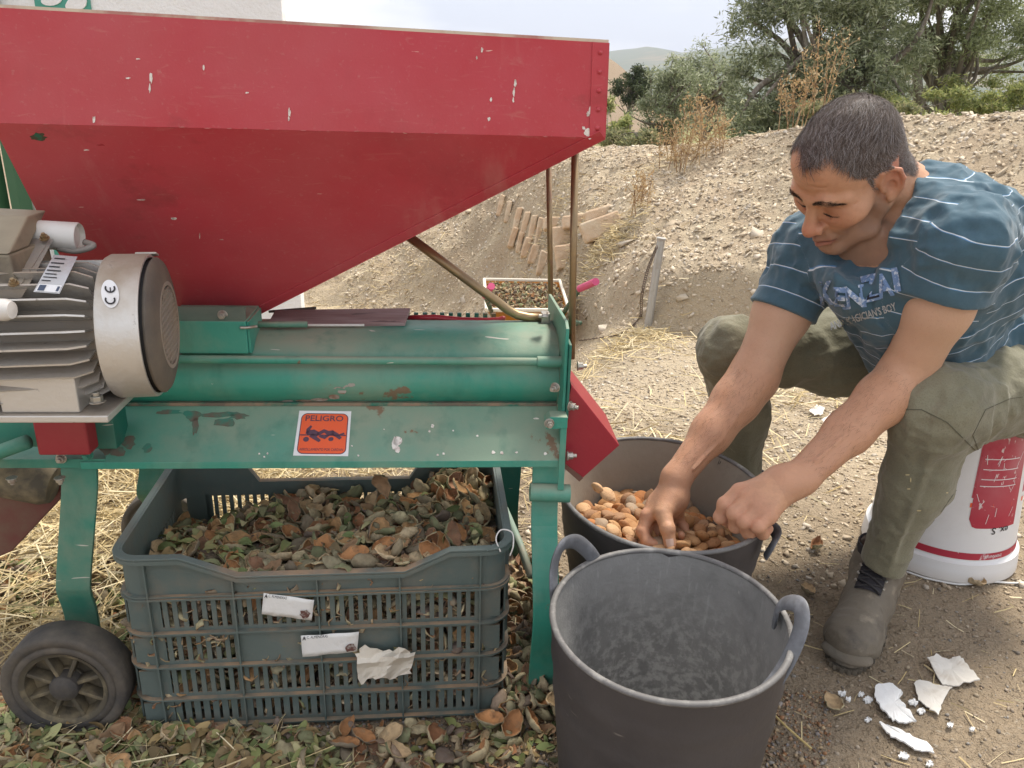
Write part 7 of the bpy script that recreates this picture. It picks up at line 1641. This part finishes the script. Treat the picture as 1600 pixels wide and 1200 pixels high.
for l_ in (0, 1, 2):
    fs_ = tF[flab == l_]; used = np.unique(fs_); mp_ = np.zeros(len(tV), int); mp_[used] = np.arange(len(used)); pl_v = plain[used] | (lab[used] != l_)
    o = np_mesh('tshirt' if l_ == 0 else 'sleeve', tV[used], mp_[fs_], m_shirt, person if l_ == 0 else shirt, True); float_attr(o, 'stripe', stripe[used]); float_attr(o, 'plain', pl_v.astype(float))
    if l_ == 0: shirt = o
# neck band
SB = BVHTree.FromPolygons([tuple(v) for v in tV], [tuple(f) for f in tF])
# chest lettering, projected along the chest normal on to the cloth
def chest_text(s, px, py, w, h, tilt, mt, bold=.0, arc=0., outline=False, dz=.0016, sp=1.0):
    V_, F_ = fit_text(s, 1, 1, bold, sp); cr, sr = math.cos(R_(tilt)), math.sin(R_(tilt)); out = []
    for v in V_:
        x, y = v.x * w, v.y * h + arc * (v.x * v.x * 4) ; X = px + x * cr + y * sr; Y = py + x * sr - y * cr
        d = ray(X, Y); hit = SB.ray_cast(CAM, d.normalized()); out.append((hit[0] - d.normalized() * dz) if hit[0] is not None else CAM + d * 1.45)
    return MB().add(out, F_).build('lettering', mt, shirt)
m_let = mat('letter_blue', (.16, .26, .45), .8, layers=[dict(col=(.55, .62, .70), scale=130, lo=.52, hi=.6, detail=3)]); m_let2 = mat('letter_grey', (.42, .44, .44), .8, layers=[dict(col=(.15, .17, .19), scale=160, lo=.55, hi=.62)]); m_let0 = mat('letter_dark', (.02, .025, .04), .8)
for i, (ch_, px, py, w, h, tl) in enumerate([('K', 1292, 458, 20, 34, -6), ('E', 1311, 466, 17, 30, 4), ('N', 1335, 464, 30, 32, -8), ('Z', 1360, 450, 24, 38, -14), ('A', 1381, 446, 22, 34, -14), ('I', 1400, 437, 6, 34, -10)]):
    chest_text(ch_, px, py, w + 4, h + 4, tl, m_let, .05, dz=.0045); chest_text(ch_, px, py, w - 3, h - 4, tl, m_let0 if i in (3,) else m_let, -.01, dz=.0053)
chest_text("AND MAGICIAN'S BOY", 1348, 494, 108, 13, -17, m_let2, .02, dz=.0035)
# ---------------- trousers
m_tr = mat('olive_cloth', (.195, .185, .125), .9, spec=.12, sheen=.2, layers=[dict(col=(.26, .245, .17), scale=7, lo=.4, hi=.7, detail=7, amt=.8), dict(col=(.13, .12, .085), scale=13, lo=.55, hi=.75, detail=8, amt=.6), dict(col=(.30, .26, .19), scale=18, lo=.62, hi=.72, detail=9, amt=.35), dict(col=(.07, .065, .045), scale=500, lo=.5, hi=.7, amt=.4)], bump=[(20, .006, 4), (900, .0003, 2)])
anL = PY(1378, 884, 1.385); anR = PY(1150, 772, 1.68)
def leg_sdf(hip, kn, an, rk, re, ra):
    bk = Vector((.7, .35, 0)); m1 = hip.lerp(kn, .5); s1 = kn.lerp(an, .45)
    return [RC(hip, m1, .098, .088, .03), RC(m1, kn, .088, rk, .03), EL(kn, (rk * 1.02,) * 3, .03), RC(kn, s1 + bk * .02, rk, re, .03), RC(s1 + bk * .02, an, re, ra, .03)]
trL = leg_sdf(hipL, knL, anL, .074, .062, .042); trR = leg_sdf(hipR, knR, anR, .062, .060, .056)
axL = (anL - knL).normalized(); axR = (anR - knR).normalized()
cuts = [HS(anL, axL + Vector((-.15, 0, 0)), .003, .11), HS(anR, axR, .003, .11)]
def trdisp(P):
    kL, kR = _v(knL), _v(knR); r = folds(P, anL - knL, .009, 12, 4, 2) + folds(P, (1, .6, .2), .004, 28, 3, 9)
    for kc, an_, hp in ((kL, _v(anL), _v(hipL)), (kR, _v(anR), _v(hipR))):
        crease = kc * .82 + (kc * .5 + an_ * .5) * .18 + np.array([.06, .06, -.01]); q = P - crease; dd = np.sqrt((q * q).sum(-1)); axx = (hp - an_) / np.linalg.norm(hp - an_)
        r = r + .007 * np.sin((q @ axx) * 150 + 4 * vnoise(P, 22)) * np.exp(-(dd / .075) ** 2)
    w = np.minimum(np.clip(((_v(anL) - P) @ _v(axL)) / .06, 0, 1) + (np.linalg.norm(P - _v(anL), axis=-1) > .13), np.clip(((_v(anR) - P) @ _v(axR)) / .06, 0, 1) + (np.linalg.norm(P - _v(anR), axis=-1) > .13))
    return r * np.clip(w, 0, 1)
trV, trF = sdf_mesh(trL + trR + [RC(hipL, hipR, .115, .115, .04), EL(pelvis + Vector((.02, .02, .0)), (.14, .14, .10), .04)] + cuts + [HS(pelvis + Vector((0, 0, .11)), (0, 0, 1), .01, .3)], .0040, disp=trdisp)
trV = relax(trV, trF, 1, .4); trousers = np_mesh('trousers', trV, trF, m_tr, person, True)
TB = BVHTree.FromPolygons([tuple(v) for v in trV], [tuple(f) for f in trF])
def on_cloth(px, py, h=.0015):
    d = ray(px, py).normalized(); hit = TB.ray_cast(CAM, d); return (hit[0] - d * h) if hit[0] is not None else None
# seams
m_seam = mat('seam', (.10, .095, .065), .9)
def seam(pts, r=.0008, w=None):
    P = []
    for i in range(len(pts) - 1):
        for k in range(10): t = k / 10; q = on_cloth(pts[i][0] * (1 - t) + pts[i + 1][0] * t, pts[i][1] * (1 - t) + pts[i + 1][1] * t, .0006); q is not None and P.append(q)
    if len(P) > 3: MB().tube(P, r, 5).build('seam', m_seam, trousers)
seam([(1383, 650), (1400, 640), (1440, 640), (1480, 660), (1520, 700), (1532, 712)]); seam([(1200, 622), (1240, 632), (1290, 652), (1330, 660)]); seam([(1532, 712), (1520, 680), (1540, 640), (1580, 622), (1600, 620)]); seam([(1530, 715), (1470, 800), (1430, 870)], .0009)
mb = MB()
for x, y, w, h in [(1418, 742, 4, 1), (1423, 750, 1, 4), (1420, 764, 3, 1), (1436, 798, 4, 1), (1480, 770, 2, 1), (1436, 560, 2, 1)]:
    pts = [on_cloth(x + w * math.cos(t), y + h * math.sin(t), .001) for t in np.linspace(0, 5.2, 6)]
    if all(p is not None for p in pts): mb.add(pts, [tuple(range(6))])
mb.v and mb.build('straw_bit', mat('straw_bit', (.6, .5, .28), .8), trousers)
# ---------------- boots
m_boot = mat('boot_leather', (.125, .105, .078), .62, layers=[dict(col=(.21, .18, .135), scale=14, lo=.35, hi=.7, detail=9, amt=.75, rough=.85), dict(col=(.34, .29, .22), scale=30, lo=.58, hi=.72, detail=8, amt=.6, rough=.9), dict(col=(.03, .027, .025), scale=9, lo=.62, hi=.72, detail=6, amt=.6)], bump=[(60, .0015, 5), (300, .0006, 3)])
m_sole = mat('boot_sole', (.13, .115, .09), .9, layers=[dict(col=(.20, .165, .12), scale=22, lo=.4, hi=.7, detail=8, amt=.8)], bump=[(90, .002, 4)]); m_collar = mat('boot_collar', (.022, .020, .024), .8, bump=[(200, .001, 3)]); m_lace = mat('lace', (.035, .033, .034), .85); m_sock = mat('sock_red', (.45, .02, .03), .9, bump=[(400, .001, 2)])
def boot(toe, heel, an, visible=True):
    f = (toe - heel); Ln = f.length; f.normalize(); s = Vector((0, 0, 1)).cross(f); U = Vector((0, 0, 1))
    def b(x, y, z): return heel + f * (x * Ln) + s * y + U * z
    up = [EL(b(.83, .0, .042), (.050, .044, .040), .03, 'u', np.array([f[:], s[:], U[:]]).T), RC(b(.80, .0, .036), b(.38, 0, .050), .040, .037, .03, side=s, ratio=1.15), RC(b(.70, 0, .052), b(.30, 0, .098), .030, .040, .03), RC(b(.16, 0, .045), b(.42, 0, .045), .040, .036, .03), RC(b(.18, 0, .05), b(.22, 0, .105), .038, .044, .03), RC(b(.24, 0, .10), b(.20, 0, .150), .045, .046, .02),
          HS(b(.5, 0, .022), (0, 0, -1), .004, .3), HS(b(.22, 0, .155), (0, 0, 1), .004, .12), RC(b(.22, 0, .12), b(.21, 0, .19), .038, .042, .004, 's')]
    bV, bF = sdf_mesh(up, .0032, disp=lambda P: folds(P, s, .0022, 36, 3, 3)); bV = relax(bV, bF, 1, .4); root = np_mesh('boot', bV, bF, m_boot, person, True)
    # sole: outline extruded with a tread
    pts = []
    for t in np.linspace(0, 2 * math.pi, 40, endpoint=False):
        x = .5 + .52 * math.cos(t); w = .048 if x > .45 else .039; w = w * (1 - .10 * math.exp(-((x - .42) / .12) ** 2)); pts.append((x, w * math.copysign(abs(math.sin(t)) ** .72, math.sin(t))))
    mb = MB()
    for z0, z1, g in ((.0, .010, 1.0), (.0105, .016, .97), (.0165, .029, 1.03)): mb.prism([b(.5 + (x - .5) * g, y * g, z0) for x, y in pts], U * (z1 - z0))
    so = mb.build('sole', m_sole, root, bevel=.0015)
    for i in range(40):
        x, y = pts[i]; MB
    tr_ = MB(); [tr_.box(b(.5 + (pts[i][0] - .5) * 1.01, pts[i][1] * 1.01, .006), (.005, .006, .009), (f, s, U)) for i in range(0, 40, 1)]; tr_.build('tread', m_sole, root)['kind'] = 'stuff'
    tc = [EL(b(.94, .0, .026), (.030, .046, .019), .02, 'u', np.array([f[:], s[:], U[:]]).T), HS(b(.9, 0, .0235), (0, 0, -1), .004, .2)]; v_, f_ = sdf_mesh(tc, .003); np_mesh('toe_guard', v_, f_, m_sole, root, True)
    v_, f_ = sdf_mesh([RC(b(.23, 0, .120), b(.21, 0, .158), .0455, .0465, .01), RC(b(.22, 0, .10), b(.21, 0, .19), .040, .043, .004, 's'), HS(b(.22, 0, .160), (0, 0, 1), .006, .12), HS(b(.2, 0, .128), (0, 0, -1), .006, .12)], .0032); np_mesh('collar', v_, f_, m_collar, root, True)
    BB = BVHTree.FromPolygons([tuple(v) for v in bV], [tuple(q) for q in bF])
    # tongue and laces over the instep
    def top(x, y, h=.002):
        hit = BB.ray_cast(b(x + .10, y, .20), -(U * 1 + f * .55).normalized()); return (hit[0] + U * h * .8 + f * h * .6) if hit[0] is not None else b(x, y, .10)
    vs = [top(x, y, .003 + .001 * (1 - abs(y) / .02)) for x in np.linspace(.28, .65, 8) for y in np.linspace(-.024, .024, 6)]; fs = [(j * 6 + i, j * 6 + i + 1, j * 6 + i + 7, j * 6 + i + 6) for j in range(7) for i in range(5)]
    MB().add(vs, fs).build('tongue', m_collar, root, smooth=True)
    xs = np.linspace(.30, .64, 6)
    for i in range(5):
        for sg in (1, -1): P = [top(xs[i] + (xs[i + 1] - xs[i]) * t, sg * (-.023 + .046 * t), 0.0055 + .0015 * sg) for t in np.linspace(0, 1, 7)]; MB().tube(P, .0021, 6).build('lace', m_lace, root, smooth=True)
    for sg in (1, -1):
        for i in range(5): MB().lathe(top(xs[i], sg * .025, .003), U + f * .5, [(.0035, -.002), (.0035, .001), (.002, .0015), (0, .001)], 10).build('eyelet', m_zinc, root, smooth=True)
    k0 = top(.36, .0, .007); 
    for sg, w_ in ((1, .055), (-1, .035)): MB().tube(smooth_path([k0, k0 + s * sg * .018 + U * .010, k0 + s * sg * .032 - U * .012 + f * .01, k0 + s * sg * .026 - U * w_ + f * .016, k0 + s * sg * .012 - U * .02 + f * .016, k0], 6), .0017, 6).build('lace_loop', m_lace, root, smooth=True)
    if not visible: return root
    v_, f_ = sdf_mesh([RC(b(.24, 0, .10), b(.24, .010, .150), .034, .036, .01)], .004); np_mesh('sock', v_, f_, m_sock, root, True)
    return root
toeL = PZ(1316, 1048, 0); 
fL = (Vector((.758, 1.452, 0)) - toeL).normalized(); boot(toeL, toeL + fL * .285, anL)
toeR = Vector((.40, 1.66, 0)); toeR = Vector((anR.x - .13, anR.y - .11, 0)); fR = Vector((.72, .66, 0)).normalized(); boot(toeR, toeR + fR * .285, anR, False)
